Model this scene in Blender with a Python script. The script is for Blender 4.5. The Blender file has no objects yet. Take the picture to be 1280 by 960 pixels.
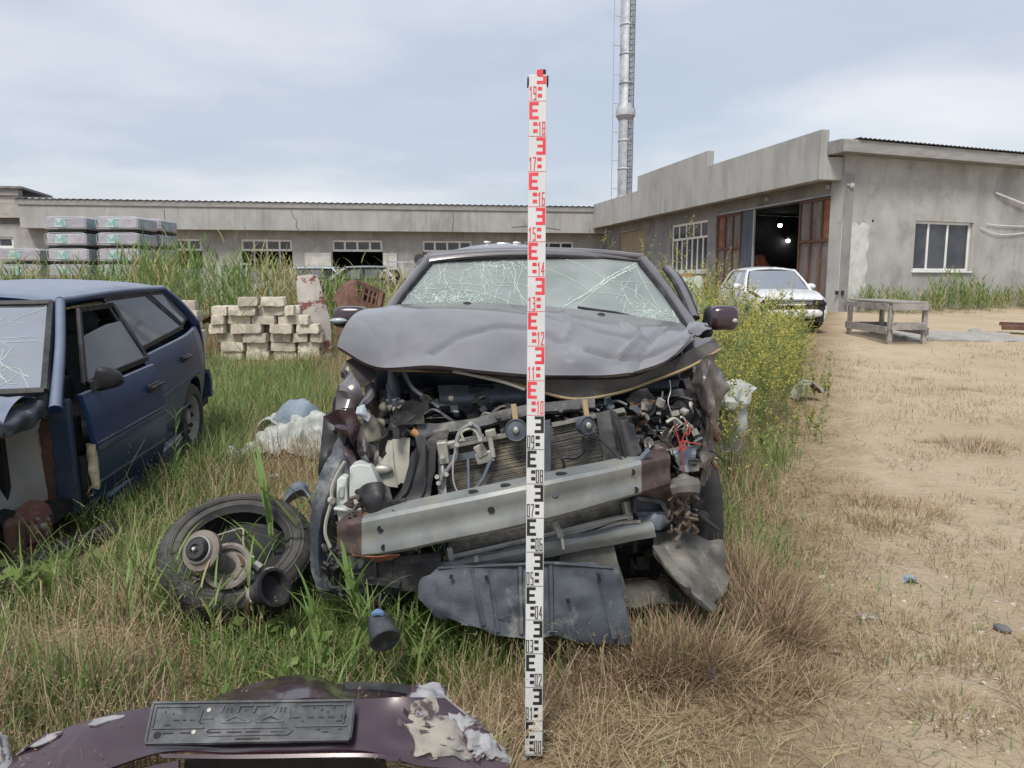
import bpy, math, random
import numpy as np
from mathutils import Vector, Matrix, noise

R = math.radians
rng = np.random.default_rng(7)
random.seed(7)
SC = bpy.context.scene
COL = SC.collection

# ------------------------------------------------------------------ camera
F, PITCH, CAMH = 961.0, R(7.7), 1.40          # focal length in px of a 1280 px wide frame
cam_d = bpy.data.cameras.new("camera"); cam = bpy.data.objects.new("camera", cam_d); COL.objects.link(cam)
cam.location = (0, 0, CAMH); cam.rotation_euler = (R(90) - PITCH, 0, 0)
cam_d.sensor_width = 36; cam_d.lens = 36 * F / 1280; cam_d.clip_start = .05; cam_d.clip_end = 3000
SC.camera = cam

# ------------------------------------------------------------------ sky, sun, exposure
SUN_EL, SUN_AZ = R(58), R(200)                # azimuth of the sun clockwise from +Y
w = bpy.data.worlds.new("World"); SC.world = w; w.use_nodes = True
nt = w.node_tree; nt.nodes.clear()
def N(t, **k):
    n = nt.nodes.new(t)
    for a, b in k.items(): setattr(n, a, b)
    return n
sky = N('ShaderNodeTexSky', sky_type='NISHITA', sun_disc=False, sun_elevation=SUN_EL, sun_rotation=SUN_AZ)
sky.air_density = 1.3; sky.dust_density = 1.6; sky.ozone_density = 1.2
tc = N('ShaderNodeTexCoord'); sep = N('ShaderNodeSeparateXYZ'); nt.links.new(tc.outputs['Generated'], sep.inputs[0])
zc = N('ShaderNodeMath', operation='ADD'); zc.inputs[1].default_value = .16; nt.links.new(sep.outputs[2], zc.inputs[0])
zm = N('ShaderNodeMath', operation='MAXIMUM'); zm.inputs[1].default_value = .03; nt.links.new(zc.outputs[0], zm.inputs[0])
dv = N('ShaderNodeVectorMath', operation='DIVIDE'); cmb = N('ShaderNodeCombineXYZ')
nt.links.new(tc.outputs['Generated'], dv.inputs[0])
for i in range(3): nt.links.new(zm.outputs[0], cmb.inputs[i])
nt.links.new(cmb.outputs[0], dv.inputs[1])
mp = N('ShaderNodeMapping'); mp.inputs['Scale'].default_value = (.75, 1.0, 1); mp.inputs['Rotation'].default_value = (0, 0, .35); mp.inputs['Location'].default_value = (3.1, 1.7, 0)
nt.links.new(dv.outputs[0], mp.inputs[0])
n1 = N('ShaderNodeTexNoise'); n1.inputs['Scale'].default_value = .85; n1.inputs['Detail'].default_value = 8; n1.inputs['Roughness'].default_value = .56; n1.inputs['Distortion'].default_value = .25
nt.links.new(mp.outputs[0], n1.inputs['Vector'])
r1 = N('ShaderNodeValToRGB'); r1.color_ramp.elements[0].position = .34; r1.color_ramp.elements[1].position = .60
r1.color_ramp.elements[0].color = (.58, .58, .58, 1); r1.color_ramp.elements[1].color = (.96, .96, .96, 1)
nt.links.new(n1.outputs['Fac'], r1.inputs[0])
n2 = N('ShaderNodeTexNoise'); n2.inputs['Scale'].default_value = .55; n2.inputs['Detail'].default_value = 6
mp2 = N('ShaderNodeMapping'); mp2.inputs['Location'].default_value = (7.3, 2.2, 0); nt.links.new(dv.outputs[0], mp2.inputs[0]); nt.links.new(mp2.outputs[0], n2.inputs['Vector'])
r2 = N('ShaderNodeValToRGB'); r2.color_ramp.elements[0].position = .40; r2.color_ramp.elements[1].position = .66
r2.color_ramp.elements[0].color = (4.5, 5.0, 5.9, 1); r2.color_ramp.elements[1].color = (7.9, 7.85, 8.05, 1)
nt.links.new(n2.outputs['Fac'], r2.inputs[0])
mx = N('ShaderNodeMix', data_type='RGBA'); nt.links.new(r1.outputs[0], mx.inputs[0]); nt.links.new(sky.outputs[0], mx.inputs[6]); nt.links.new(r2.outputs[0], mx.inputs[7])
bg = N('ShaderNodeBackground'); bg.inputs[1].default_value = .07; nt.links.new(mx.outputs[2], bg.inputs[0])
wo = N('ShaderNodeOutputWorld'); nt.links.new(bg.outputs[0], wo.inputs[0])

sun_d = bpy.data.lights.new("sun", 'SUN'); sun = bpy.data.objects.new("sun", sun_d); COL.objects.link(sun)
sun_d.energy = 2.0; sun_d.angle = R(18); sun_d.color = (1, .95, .87)
_sd = Vector((math.sin(SUN_AZ) * math.cos(SUN_EL), math.cos(SUN_AZ) * math.cos(SUN_EL), math.sin(SUN_EL)))
sun.rotation_euler = _sd.to_track_quat('Z', 'Y').to_euler()
sun.location = (0, -20, 40)
SC.view_settings.view_transform = 'Standard'; SC.view_settings.look = 'None'
SC.view_settings.exposure = 0.9; SC.view_settings.gamma = 1; SC.view_settings.use_curve_mapping = False
SC.render.engine = 'CYCLES'
SC.cycles.use_denoising = True
SC.cycles.max_bounces = 8; SC.cycles.transparent_max_bounces = 12

# ------------------------------------------------------------------ geometry of the view (measuring only)
_fw = Vector((0, math.cos(PITCH), -math.sin(PITCH))); _up = Vector((0, math.sin(PITCH), math.cos(PITCH)))
CAMP = Vector((0, 0, CAMH))
def ray(px, py): return _fw + Vector(((px - 640) / F, 0, 0)) + _up * ((480 - py) / F)
def V(px, py, Y):
    d = ray(px, py); return CAMP + d * (Y / d.y)
def Gp(px, py, z=0.0):
    d = ray(px, py); return CAMP + d * ((z - CAMH) / d.z)
def hit(px, py, P0, n):
    d = ray(px, py); return CAMP + d * ((P0 - CAMP).dot(n) / d.dot(n))
def topx(x, y, z):
    z = z - CAMH; d = y * math.cos(PITCH) - z * math.sin(PITCH); u = y * math.sin(PITCH) + z * math.cos(PITCH)
    return 640 + F * x / d, 480 - F * u / d

# ------------------------------------------------------------------ value noise on arrays
def vn(x, y, seed=0):
    x = np.asarray(x, float); y = np.asarray(y, float)
    xi = np.floor(x).astype(np.int64); yi = np.floor(y).astype(np.int64); fx = x - xi; fy = y - yi
    fx = fx * fx * (3 - 2 * fx); fy = fy * fy * (3 - 2 * fy)
    def h(a, b):
        n = (a * 374761393 + b * 668265263 + seed * 974634777) & 0x7fffffff
        n = ((n ^ (n >> 13)) * 1274126177) & 0x7fffffff
        return ((n ^ (n >> 16)) & 0xffff) / 65535.0
    return (h(xi, yi) * (1 - fx) + h(xi + 1, yi) * fx) * (1 - fy) + (h(xi, yi + 1) * (1 - fx) + h(xi + 1, yi + 1) * fx) * fy

def gz(x, y):
    x = np.asarray(x, float); y = np.asarray(y, float)
    z = .03 * np.clip(y - 10, 0, 16)
    near = np.clip(1 - np.abs(y) / 40, 0, 1)
    z = z + near * (.05 * (vn(x * .7, y * .7, 3) - .5) + .022 * (vn(x * 3.1, y * 3.1, 4) - .5) + .012 * (vn(x * 11, y * 11, 5) - .5))
    m = np.exp(-(((x + 1.6) / .5) ** 2 + ((y - 2.72) / .28) ** 2)); z = z + .06 * m
    return z
def gzf(x, y): return float(gz(x, y))

# ------------------------------------------------------------------ materials
def mat(name, c, c2=None, ns=5.0, lo=.4, hi=.62, rough=.6, rough2=None, metal=0.0, bump=0.0, bs=60.0, bd=.004,
        stain=None, ss=1.7, slo=.52, shi=.66, coat=0.0, spec=.5, stretch=(1, 1, 1), rnd=0.0, trans=0.0, dust=None, damt=.5, sheen=0, streak=None, dmin=0.0):
    m = bpy.data.materials.new(name); m.use_nodes = True; t = m.node_tree; b = t.nodes['Principled BSDF']; L = t.links.new
    tcn = t.nodes.new('ShaderNodeTexCoord'); mpn = t.nodes.new('ShaderNodeMapping'); mpn.inputs['Scale'].default_value = stretch
    L(tcn.outputs['Object'], mpn.inputs[0]); vec = mpn.outputs[0]
    oi = None
    if rnd:
        oi = t.nodes.new('ShaderNodeObjectInfo'); va = t.nodes.new('ShaderNodeVectorMath'); va.operation = 'MULTIPLY_ADD'
        va.inputs[1].default_value = (31, 17, 23); L(oi.outputs['Random'], va.inputs[0]); L(vec, va.inputs[2]); vec = va.outputs[0]
    def nz(scale, det=7, ro=.6, dist=0):
        n = t.nodes.new('ShaderNodeTexNoise'); n.inputs['Scale'].default_value = scale; n.inputs['Detail'].default_value = det
        n.inputs['Roughness'].default_value = ro; n.inputs['Distortion'].default_value = dist; L(vec, n.inputs['Vector']); return n.outputs['Fac']
    def rmp(f, a, b_):
        r = t.nodes.new('ShaderNodeMapRange'); r.inputs[1].default_value = a; r.inputs[2].default_value = b_; L(f, r.inputs[0]); return r.outputs[0]
    def mixc(f, A, B):
        x = t.nodes.new('ShaderNodeMix'); x.data_type = 'RGBA'; L(f, x.inputs[0])
        for s, v in ((6, A), (7, B)):
            if isinstance(v, tuple): x.inputs[s].default_value = (*v[:3], 1)
            else: L(v, x.inputs[s])
        return x.outputs[2]
    if c2 is None: c2 = tuple(min(1, v * 1.25 + .004) for v in c)
    f1 = rmp(nz(ns), lo, hi); col = mixc(f1, tuple(c), tuple(c2))
    if stain is not None:
        f2 = rmp(nz(ss, 9, .65, .4), slo, shi); col = mixc(f2, col, tuple(stain))
        if rough2 is not None:
            rr = t.nodes.new('ShaderNodeMapRange'); rr.inputs[3].default_value = rough; rr.inputs[4].default_value = rough2; L(f2, rr.inputs[0]); L(rr.outputs[0], b.inputs['Roughness'])
    if streak is not None:    # run-off marks down a wall
        mp3 = t.nodes.new('ShaderNodeMapping'); mp3.inputs['Scale'].default_value = (1, 1, .07); L(tcn.outputs['Object'], mp3.inputs[0])
        n3 = t.nodes.new('ShaderNodeTexNoise'); n3.inputs['Scale'].default_value = 2.6; n3.inputs['Detail'].default_value = 7; n3.inputs['Roughness'].default_value = .7; L(mp3.outputs[0], n3.inputs['Vector'])
        mlt = t.nodes.new('ShaderNodeMath'); mlt.operation = 'MULTIPLY'; L(rmp(n3.outputs['Fac'], .48, .74), mlt.inputs[0]); L(rmp(nz(.5, 5), .35, .6), mlt.inputs[1]); col = mixc(mlt.outputs[0], col, tuple(streak))
    if dust is not None:      # settled on faces that look up; on plum paint also painted sky sheen
        gm = t.nodes.new('ShaderNodeNewGeometry'); sp = t.nodes.new('ShaderNodeSeparateXYZ'); L(gm.outputs['Normal'], sp.inputs[0])
        ff = rmp(sp.outputs[2], .12, 1.0); mu = t.nodes.new('ShaderNodeMath'); mu.operation = 'MULTIPLY'; L(ff, mu.inputs[0])
        g2 = t.nodes.new('ShaderNodeMapRange'); g2.inputs[1].default_value = .25; g2.inputs[2].default_value = .75; g2.inputs[3].default_value = dmin; g2.inputs[4].default_value = damt; L(nz(ns * 1.7 + 3), g2.inputs[0]); L(g2.outputs[0], mu.inputs[1])
        col = mixc(mu.outputs[0], col, tuple(dust))
    if rnd:
        hs = t.nodes.new('ShaderNodeHueSaturation'); mr = t.nodes.new('ShaderNodeMapRange'); mr.inputs[3].default_value = 1 - rnd; mr.inputs[4].default_value = 1 + rnd
        L(oi.outputs['Random'], mr.inputs[0]); L(mr.outputs[0], hs.inputs['Value']); L(col, hs.inputs['Color']); col = hs.outputs[0]
    L(col, b.inputs['Base Color'])
    if not (stain is not None and rough2 is not None): b.inputs['Roughness'].default_value = rough
    b.inputs['Metallic'].default_value = metal; b.inputs['Specular IOR Level'].default_value = spec
    b.inputs['Coat Weight'].default_value = coat; b.inputs['Coat Roughness'].default_value = .12
    if bump:
        bn = t.nodes.new('ShaderNodeBump'); bn.inputs['Strength'].default_value = bump; bn.inputs['Distance'].default_value = bd
        L(nz(bs, 6, .6), bn.inputs['Height']); L(bn.outputs[0], b.inputs['Normal'])
    return m

def glass_mat(name, tint=(.75, .8, .78), dirt=(.5, .52, .48), damt=.18, rough=.06, ns=6):
    m = bpy.data.materials.new(name); m.use_nodes = True; t = m.node_tree; t.nodes.clear(); L = t.links.new
    o = t.nodes.new('ShaderNodeOutputMaterial'); tr = t.nodes.new('ShaderNodeBsdfTransparent'); tr.inputs[0].default_value = (*tint, 1)
    gl = t.nodes.new('ShaderNodeBsdfGlossy'); gl.inputs['Roughness'].default_value = rough
    fr = t.nodes.new('ShaderNodeFresnel'); fr.inputs[0].default_value = 1.5
    ma = t.nodes.new('ShaderNodeMath'); ma.operation = 'MULTIPLY_ADD'; ma.inputs[1].default_value = 1.0; ma.inputs[2].default_value = .05; L(fr.outputs[0], ma.inputs[0])
    s1 = t.nodes.new('ShaderNodeMixShader'); L(ma.outputs[0], s1.inputs[0]); L(tr.outputs[0], s1.inputs[1]); L(gl.outputs[0], s1.inputs[2])
    df = t.nodes.new('ShaderNodeBsdfDiffuse'); df.inputs[0].default_value = (*dirt, 1)  # diffuse film: dirt, and on car_glass a painted sky reflection
    tcn = t.nodes.new('ShaderNodeTexCoord'); n = t.nodes.new('ShaderNodeTexNoise'); n.inputs['Scale'].default_value = ns; n.inputs['Detail'].default_value = 8; L(tcn.outputs['Object'], n.inputs['Vector'])
    mr = t.nodes.new('ShaderNodeMapRange'); mr.inputs[1].default_value = .3; mr.inputs[2].default_value = .7; mr.inputs[3].default_value = damt * .6; mr.inputs[4].default_value = damt * 1.5; L(n.outputs['Fac'], mr.inputs[0])
    s2 = t.nodes.new('ShaderNodeMixShader'); L(mr.outputs[0], s2.inputs[0]); L(s1.outputs[0], s2.inputs[1]); L(df.outputs[0], s2.inputs[2]); L(s2.outputs[0], o.inputs[0])
    return m

def leaf_mat(name, ramp, trans=.35, rough=.55):
    m = bpy.data.materials.new(name); m.use_nodes = True; t = m.node_tree; t.nodes.clear(); L = t.links.new
    o = t.nodes.new('ShaderNodeOutputMaterial'); at = t.nodes.new('ShaderNodeAttribute'); at.attribute_name = 'tint'
    cr = t.nodes.new('ShaderNodeValToRGB'); els = cr.color_ramp.elements
    while len(els) < len(ramp): els.new(.5)
    for e, (p, c) in zip(els, ramp): e.position = p; e.color = (*c, 1)
    L(at.outputs['Fac'], cr.inputs[0])
    d = t.nodes.new('ShaderNodeBsdfPrincipled'); d.inputs['Roughness'].default_value = rough; d.inputs['Specular IOR Level'].default_value = .35; L(cr.outputs[0], d.inputs['Base Color'])
    tl = t.nodes.new('ShaderNodeBsdfTranslucent'); L(cr.outputs[0], tl.inputs[0])
    s = t.nodes.new('ShaderNodeMixShader'); s.inputs[0].default_value = trans; L(d.outputs[0], s.inputs[1]); L(tl.outputs[0], s.inputs[2]); L(s.outputs[0], o.inputs[0])
    return m

# ------------------------------------------------------------------ things, tags
def tag(o, label=None, cat=None, group=None, kind=None):
    if label: o['label'] = label
    if cat: o['category'] = cat
    if group: o['group'] = group
    if kind: o['kind'] = kind
    return o
def thing(name, label, cat, loc=(0, 0, 0), rot=(0, 0, 0), group=None):
    o = bpy.data.objects.new(name, None); COL.objects.link(o); o.location = loc; o.rotation_euler = rot; o.empty_display_size = .1
    o['_m'] = 0; del o['_m']
    return tag(o, label, cat, group)
def root_matrix(o):
    while o.parent: o = o.parent
    return Matrix.LocRotScale(o.location, o.rotation_euler, o.scale)
def copy_tree(o, parent=None):
    c = o.copy(); COL.objects.link(c)
    if parent is not None: c.parent = parent
    for ch in list(o.children): copy_tree(ch, c)
    return c

def basis(d, hint=Vector((0, 0, 1))):
    d = Vector(d).normalized(); h = Vector(hint)
    if abs(d.dot(h)) > .97: h = Vector((1, 0, 0))
    a = h.cross(d).normalized(); return a, d.cross(a).normalized(), d

def catmull(pts, n):
    pts = [Vector(p) for p in pts]; out = []; k = len(pts)
    if k == 2: return [pts[0].lerp(pts[1], i / n) for i in range(n + 1)]
    for i in range(n + 1):
        t = i / n * (k - 1); j = min(int(t), k - 2); u = t - j
        p1, p2 = pts[j], pts[j + 1]; p0 = pts[j - 1] if j else p1 * 2 - p2; p3 = pts[j + 2] if j + 2 < k else p2 * 2 - p1
        out.append(.5 * ((2 * p1) + (p2 - p0) * u + (2 * p0 - 5 * p1 + 4 * p2 - p3) * u * u + (3 * p1 - p0 - 3 * p2 + p3) * u ** 3))
    return out

class MB:
    def __init__(s): s.v = []; s.f = []; s.m = []; s.mi = 0
    def add(s, vs, fs):
        o = len(s.v); s.v += [tuple(v) for v in vs]; s.f += [tuple(i + o for i in f) for f in fs]; s.m += [s.mi] * len(fs); return s
    def box(s, c, size, rot=None):
        hx, hy, hz = (q / 2 for q in size); rm = rot if isinstance(rot, Matrix) else (Matrix.Rotation(rot, 3, 'Z') if rot else Matrix.Identity(3))
        vs = [Vector(c) + rm @ Vector((x * hx, y * hy, z * hz)) for x in (-1, 1) for y in (-1, 1) for z in (-1, 1)]
        return s.add(vs, [(0, 1, 3, 2), (4, 6, 7, 5), (0, 4, 5, 1), (2, 3, 7, 6), (0, 2, 6, 4), (1, 5, 7, 3)])
    def beam(s, a, b, wdt, hgt, hint=(0, 0, 1)):
        a, b = Vector(a), Vector(b); x, y, d = basis(b - a, Vector(hint))
        vs = [p + x * (i * wdt / 2) + y * (j * hgt / 2) for p in (a, b) for i in (-1, 1) for j in (-1, 1)]
        return s.add(vs, [(0, 1, 3, 2), (4, 6, 7, 5), (0, 4, 5, 1), (2, 3, 7, 6), (0, 2, 6, 4), (1, 5, 7, 3)])
    def slab(s, quad, n):        # four corner points, thickness vector n
        q = [Vector(p) for p in quad]; n = Vector(n); vs = q + [p + n for p in q]; k = len(q)
        return s.add(vs, [tuple(range(k))[::-1], tuple(range(k, 2 * k))] + [(i, (i + 1) % k, k + (i + 1) % k, k + i) for i in range(k)])
    def tube(s, pts, r, n=8, smooth=0, closed=False):
        pts = [Vector(p) for p in pts]
        if smooth: 
            if isinstance(r, (list, tuple)):
                k = len(r); r = [r[min(int(i / smooth * (k - 1)), k - 2)] * (1 - (i / smooth * (k - 1) - min(int(i / smooth * (k - 1)), k - 2))) + r[min(int(i / smooth * (k - 1)), k - 2) + 1] * (i / smooth * (k - 1) - min(int(i / smooth * (k - 1)), k - 2)) for i in range(smooth + 1)]
            pts = catmull(pts, smooth)
        k = len(pts); rs = r if isinstance(r, (list, tuple)) else [r] * k
        vs = []; x = None
        for i, p in enumerate(pts):
            d = (pts[min(i + 1, k - 1)] - pts[max(i - 1, 0)])
            if closed: d = pts[(i + 1) % k] - pts[i - 1]
            if d.length < 1e-9: d = Vector((0, 0, 1))
            d.normalize()
            if x is None: x, y, _ = basis(d)
            else:
                x = (x - d * x.dot(d))
                x = x.normalized() if x.length > 1e-6 else basis(d)[0]
                y = d.cross(x)
            vs += [p + x * (rs[i] * math.cos(2 * math.pi * j / n)) + y * (rs[i] * math.sin(2 * math.pi * j / n)) for j in range(n)]
        fs = [(i * n + j, i * n + (j + 1) % n, (i + 1) * n + (j + 1) % n, (i + 1) * n + j) for i in range(k - 1) for j in range(n)]
        if closed: fs += [((k - 1) * n + j, (k - 1) * n + (j + 1) % n, (j + 1) % n, j) for j in range(n)]
        else: fs += [tuple(range(n))[::-1], tuple(range((k - 1) * n, k * n))]
        return s.add(vs, fs)
    def lathe(s, prof, c, axis, n=32, closed=False):   # prof: (radius, height along axis)
        x, y, d = basis(axis); c = Vector(c); vs = []
        for r_, h in prof:
            vs += [c + d * h + x * (r_ * math.cos(2 * math.pi * j / n)) + y * (r_ * math.sin(2 * math.pi * j / n)) for j in range(n)]
        k = len(prof); rr = range(k) if closed else range(k - 1)
        fs = [(i * n + j, i * n + (j + 1) % n, ((i + 1) % k) * n + (j + 1) % n, ((i + 1) % k) * n + j) for i in rr for j in range(n)]
        if not closed:
            if prof[0][0] > 1e-6: fs.append(tuple(range(n))[::-1])
            if prof[-1][0] > 1e-6: fs.append(tuple(range((k - 1) * n, k * n)))
        return s.add(vs, fs)
    def ball(s, c, rad, n=10, rot=None):
        rad = (rad,) * 3 if not isinstance(rad, (tuple, list)) else rad; c = Vector(c); vs = []; m2 = 2 * n
        for i in range(n + 1):
            a = math.pi * i / n
            for j in range(m2):
                b = 2 * math.pi * j / m2; p = Vector((rad[0] * math.sin(a) * math.cos(b), rad[1] * math.sin(a) * math.sin(b), rad[2] * math.cos(a)))
                vs.append(c + (rot @ p if rot else p))
        return s.add(vs, [(i * m2 + j, (i + 1) * m2 + j, (i + 1) * m2 + (j + 1) % m2, i * m2 + (j + 1) % m2) for i in range(n) for j in range(m2)])
    def grid(s, rows):
        k = len(rows[0]); vs = [p for r_ in rows for p in r_]
        return s.add(vs, [(i * k + j, i * k + j + 1, (i + 1) * k + j + 1, (i + 1) * k + j) for i in range(len(rows) - 1) for j in range(k - 1)])
    def sheet(s, rows, nu=24, nv=14, th=.003, amp=0.0, fr=8.0, seed=0, rag=0.0, ridge=.6, post=None):
        """smooth patch through rows of points, dented by noise, given thickness"""
        rows = [catmull([Vector(p) for p in r_], nu) for r_ in rows]
        cols = [catmull([r_[j] for r_ in rows], nv) for j in range(nu + 1)]
        g = [[cols[j][i].copy() for j in range(nu + 1)] for i in range(nv + 1)]
        nr = [[None] * (nu + 1) for _ in range(nv + 1)]
        for i in range(nv + 1):
            for j in range(nu + 1):
                a = g[min(i + 1, nv)][j] - g[max(i - 1, 0)][j]; b = g[i][min(j + 1, nu)] - g[i][max(j - 1, 0)]
                n = b.cross(a); nr[i][j] = n.normalized() if n.length > 1e-12 else Vector((0, -1, 0))
        so = Vector((seed * 7.31, seed * 3.7, seed * 1.9)); o2 = []
        for i in range(nv + 1):
            row = []
            for j in range(nu + 1):
                p = g[i][j]; q = p * fr + so
                d = noise.noise(q) * (1 - ridge) + (.35 - abs(noise.noise(q * .8 + Vector((5, 1, 2))))) * ridge * 1.6 + .35 * noise.noise(q * 2.7)
                p = p + nr[i][j] * (d * amp)
                if post: p = p + nr[i][j] * post(p)
                if rag and (i in (0, nv) or j in (0, nu)):
                    p = p + Vector((noise.noise(q * 3), noise.noise(q * 3 + Vector((9, 0, 0))), noise.noise(q * 3 + Vector((0, 9, 0))))) * rag
                row.append(p)
            o2.append(row)
        k = nu + 1; top = [p for r_ in o2 for p in r_]; bot = [o2[i][j] - nr[i][j] * th for i in range(nv + 1) for j in range(k)]; M_ = len(top)
        fs = [(i * k + j, (i + 1) * k + j, (i + 1) * k + j + 1, i * k + j + 1) for i in range(nv) for j in range(nu)]
        fs += [(M_ + i * k + j, M_ + i * k + j + 1, M_ + (i + 1) * k + j + 1, M_ + (i + 1) * k + j) for i in range(nv) for j in range(nu)]
        per = [j for j in range(k)] + [i * k + nu for i in range(1, nv + 1)] + [nv * k + j for j in range(nu - 1, -1, -1)] + [i * k for i in range(nv - 1, 0, -1)]
        fs += [(per[a], per[(a + 1) % len(per)], M_ + per[(a + 1) % len(per)], M_ + per[a]) for a in range(len(per))]
        return s.add(top + bot, fs)
    def spx(s, rows, **k): return s.sheet([[V(*p) for p in r_] for r_ in rows], **k)
    def build(s, name, mats, parent=None, smooth=40, bevel=0.0, world=True, loc=None):
        vs = np.array(s.v, dtype=float)
        if parent is not None and world:
            inv = np.array(root_matrix(parent).inverted()); vs = vs @ inv[:3, :3].T + inv[:3, 3]
        org = Vector((0, 0, 0))
        if parent is None and loc is not None: org = Vector(loc); vs = vs - np.array(org)
        me = bpy.data.meshes.new(name); me.from_pydata(vs.tolist(), [], s.f)
        mats = mats if isinstance(mats, (list, tuple)) else [mats]
        for m in mats: me.materials.append(m)
        if len(mats) > 1: me.polygons.foreach_set('material_index', s.m)
        if smooth:
            me.polygons.foreach_set('use_smooth', [True] * len(me.polygons)); me.set_sharp_from_angle(angle=R(smooth))
        me.validate(); me.update()
        o = bpy.data.objects.new(name, me); COL.objects.link(o); o.location = org
        if parent is not None: o.parent = parent
        if bevel:
            b = o.modifiers.new('bevel', 'BEVEL'); b.width = bevel; b.segments = 2; b.limit_method = 'ANGLE'; b.angle_limit = R(40)
        return o

# ------------------------------------------------------------------ many small quads (grass, leaves)
class Quads:
    def __init__(s): s.V = []; s.Q = []; s.T = []; s.n = 0
    def put(s, Vv, Qq, Tt): s.V.append(Vv); s.Q.append(Qq + s.n); s.T.append(Tt); s.n += len(Vv)
    def blades(s, P, h, wd, yaw, lean, curl, tint, nseg=3, tipw=.12, fy=None, fold=1.0):
        P = np.asarray(P, float); n = len(P)
        if n == 0: return
        h, wd, yaw, lean, curl, tint = (np.broadcast_to(np.asarray(a, float), (n,)) for a in (h, wd, yaw, lean, curl, tint))
        fy = yaw + np.pi / 2 + rng.normal(0, .5, n) if fy is None else np.broadcast_to(fy, (n,))
        dx, dy = np.cos(yaw), np.sin(yaw); sx, sy = np.cos(fy), np.sin(fy); p = P.copy(); lv = []
        for j in range(nseg + 1):
            t = j / nseg; ww = wd * (tipw + (1 - tipw) * (1 - t) ** .75 * (.75 + .25 * min(1, 4 * t + .2))) * .5
            lv.append(np.stack([p[:, 0] - sx * ww, p[:, 1] - sy * ww, p[:, 2]], 1)); lv.append(np.stack([p[:, 0] + sx * ww, p[:, 1] + sy * ww, p[:, 2]], 1))
            th = lean + curl * (j + .5) / nseg; st = h / nseg
            p = p + np.stack([np.sin(th) * dx * st, np.sin(th) * dy * st, np.cos(th) * st], 1)
        k = 2 * (nseg + 1); VV = np.stack(lv, 1).reshape(-1, 3); base = np.arange(n)[:, None] * k
        QQ = np.concatenate([base + np.array([[2 * j, 2 * j + 1, 2 * j + 3, 2 * j + 2]]) for j in range(nseg)], 0)
        s.put(VV, QQ, np.repeat(tint, k)); return p
    def leaves(s, P, D, ln, wd, tint):      # diamonds at P along D
        P = np.asarray(P, float); n = len(P)
        if n == 0: return
        D = np.asarray(D, float); D = D / (np.linalg.norm(D, axis=1, keepdims=True) + 1e-9)
        A = rng.normal(0, 1, (n, 3)); S_ = np.cross(D, A); S_ /= (np.linalg.norm(S_, axis=1, keepdims=True) + 1e-9)
        ln = np.broadcast_to(np.asarray(ln, float), (n,))[:, None]; wd = np.broadcast_to(np.asarray(wd, float), (n,))[:, None]
        VV = np.stack([P, P + D * ln * .5 + S_ * wd * .5, P + D * ln, P + D * ln * .5 - S_ * wd * .5], 1).reshape(-1, 3)
        s.put(VV, np.arange(n)[:, None] * 4 + np.array([[0, 1, 2, 3]]), np.repeat(np.broadcast_to(tint, (n,)), 4))
    def build(s, name, m, parent=None, loc=None):
        VV = np.concatenate(s.V); QQ = np.concatenate(s.Q).astype(np.int32); TT = np.concatenate(s.T).astype(np.float32)
        if parent is not None:
            inv = np.array(root_matrix(parent).inverted()); VV = VV @ inv[:3, :3].T + inv[:3, 3]
        elif loc is not None: VV = VV - np.array(loc)
        me = bpy.data.meshes.new(name); me.vertices.add(len(VV)); me.vertices.foreach_set('co', VV.astype(np.float32).ravel())
        me.loops.add(len(QQ) * 4); me.loops.foreach_set('vertex_index', QQ.ravel())
        me.polygons.add(len(QQ)); me.polygons.foreach_set('loop_start', np.arange(0, len(QQ) * 4, 4, dtype=np.int32))
        a = me.attributes.new('tint', 'FLOAT', 'POINT'); a.data.foreach_set('value', TT)
        me.materials.append(m); me.update(calc_edges=True); me.validate()
        o = bpy.data.objects.new(name, me); COL.objects.link(o)
        if parent is not None: o.parent = parent
        elif loc is not None: o.location = loc
        return o

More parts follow.
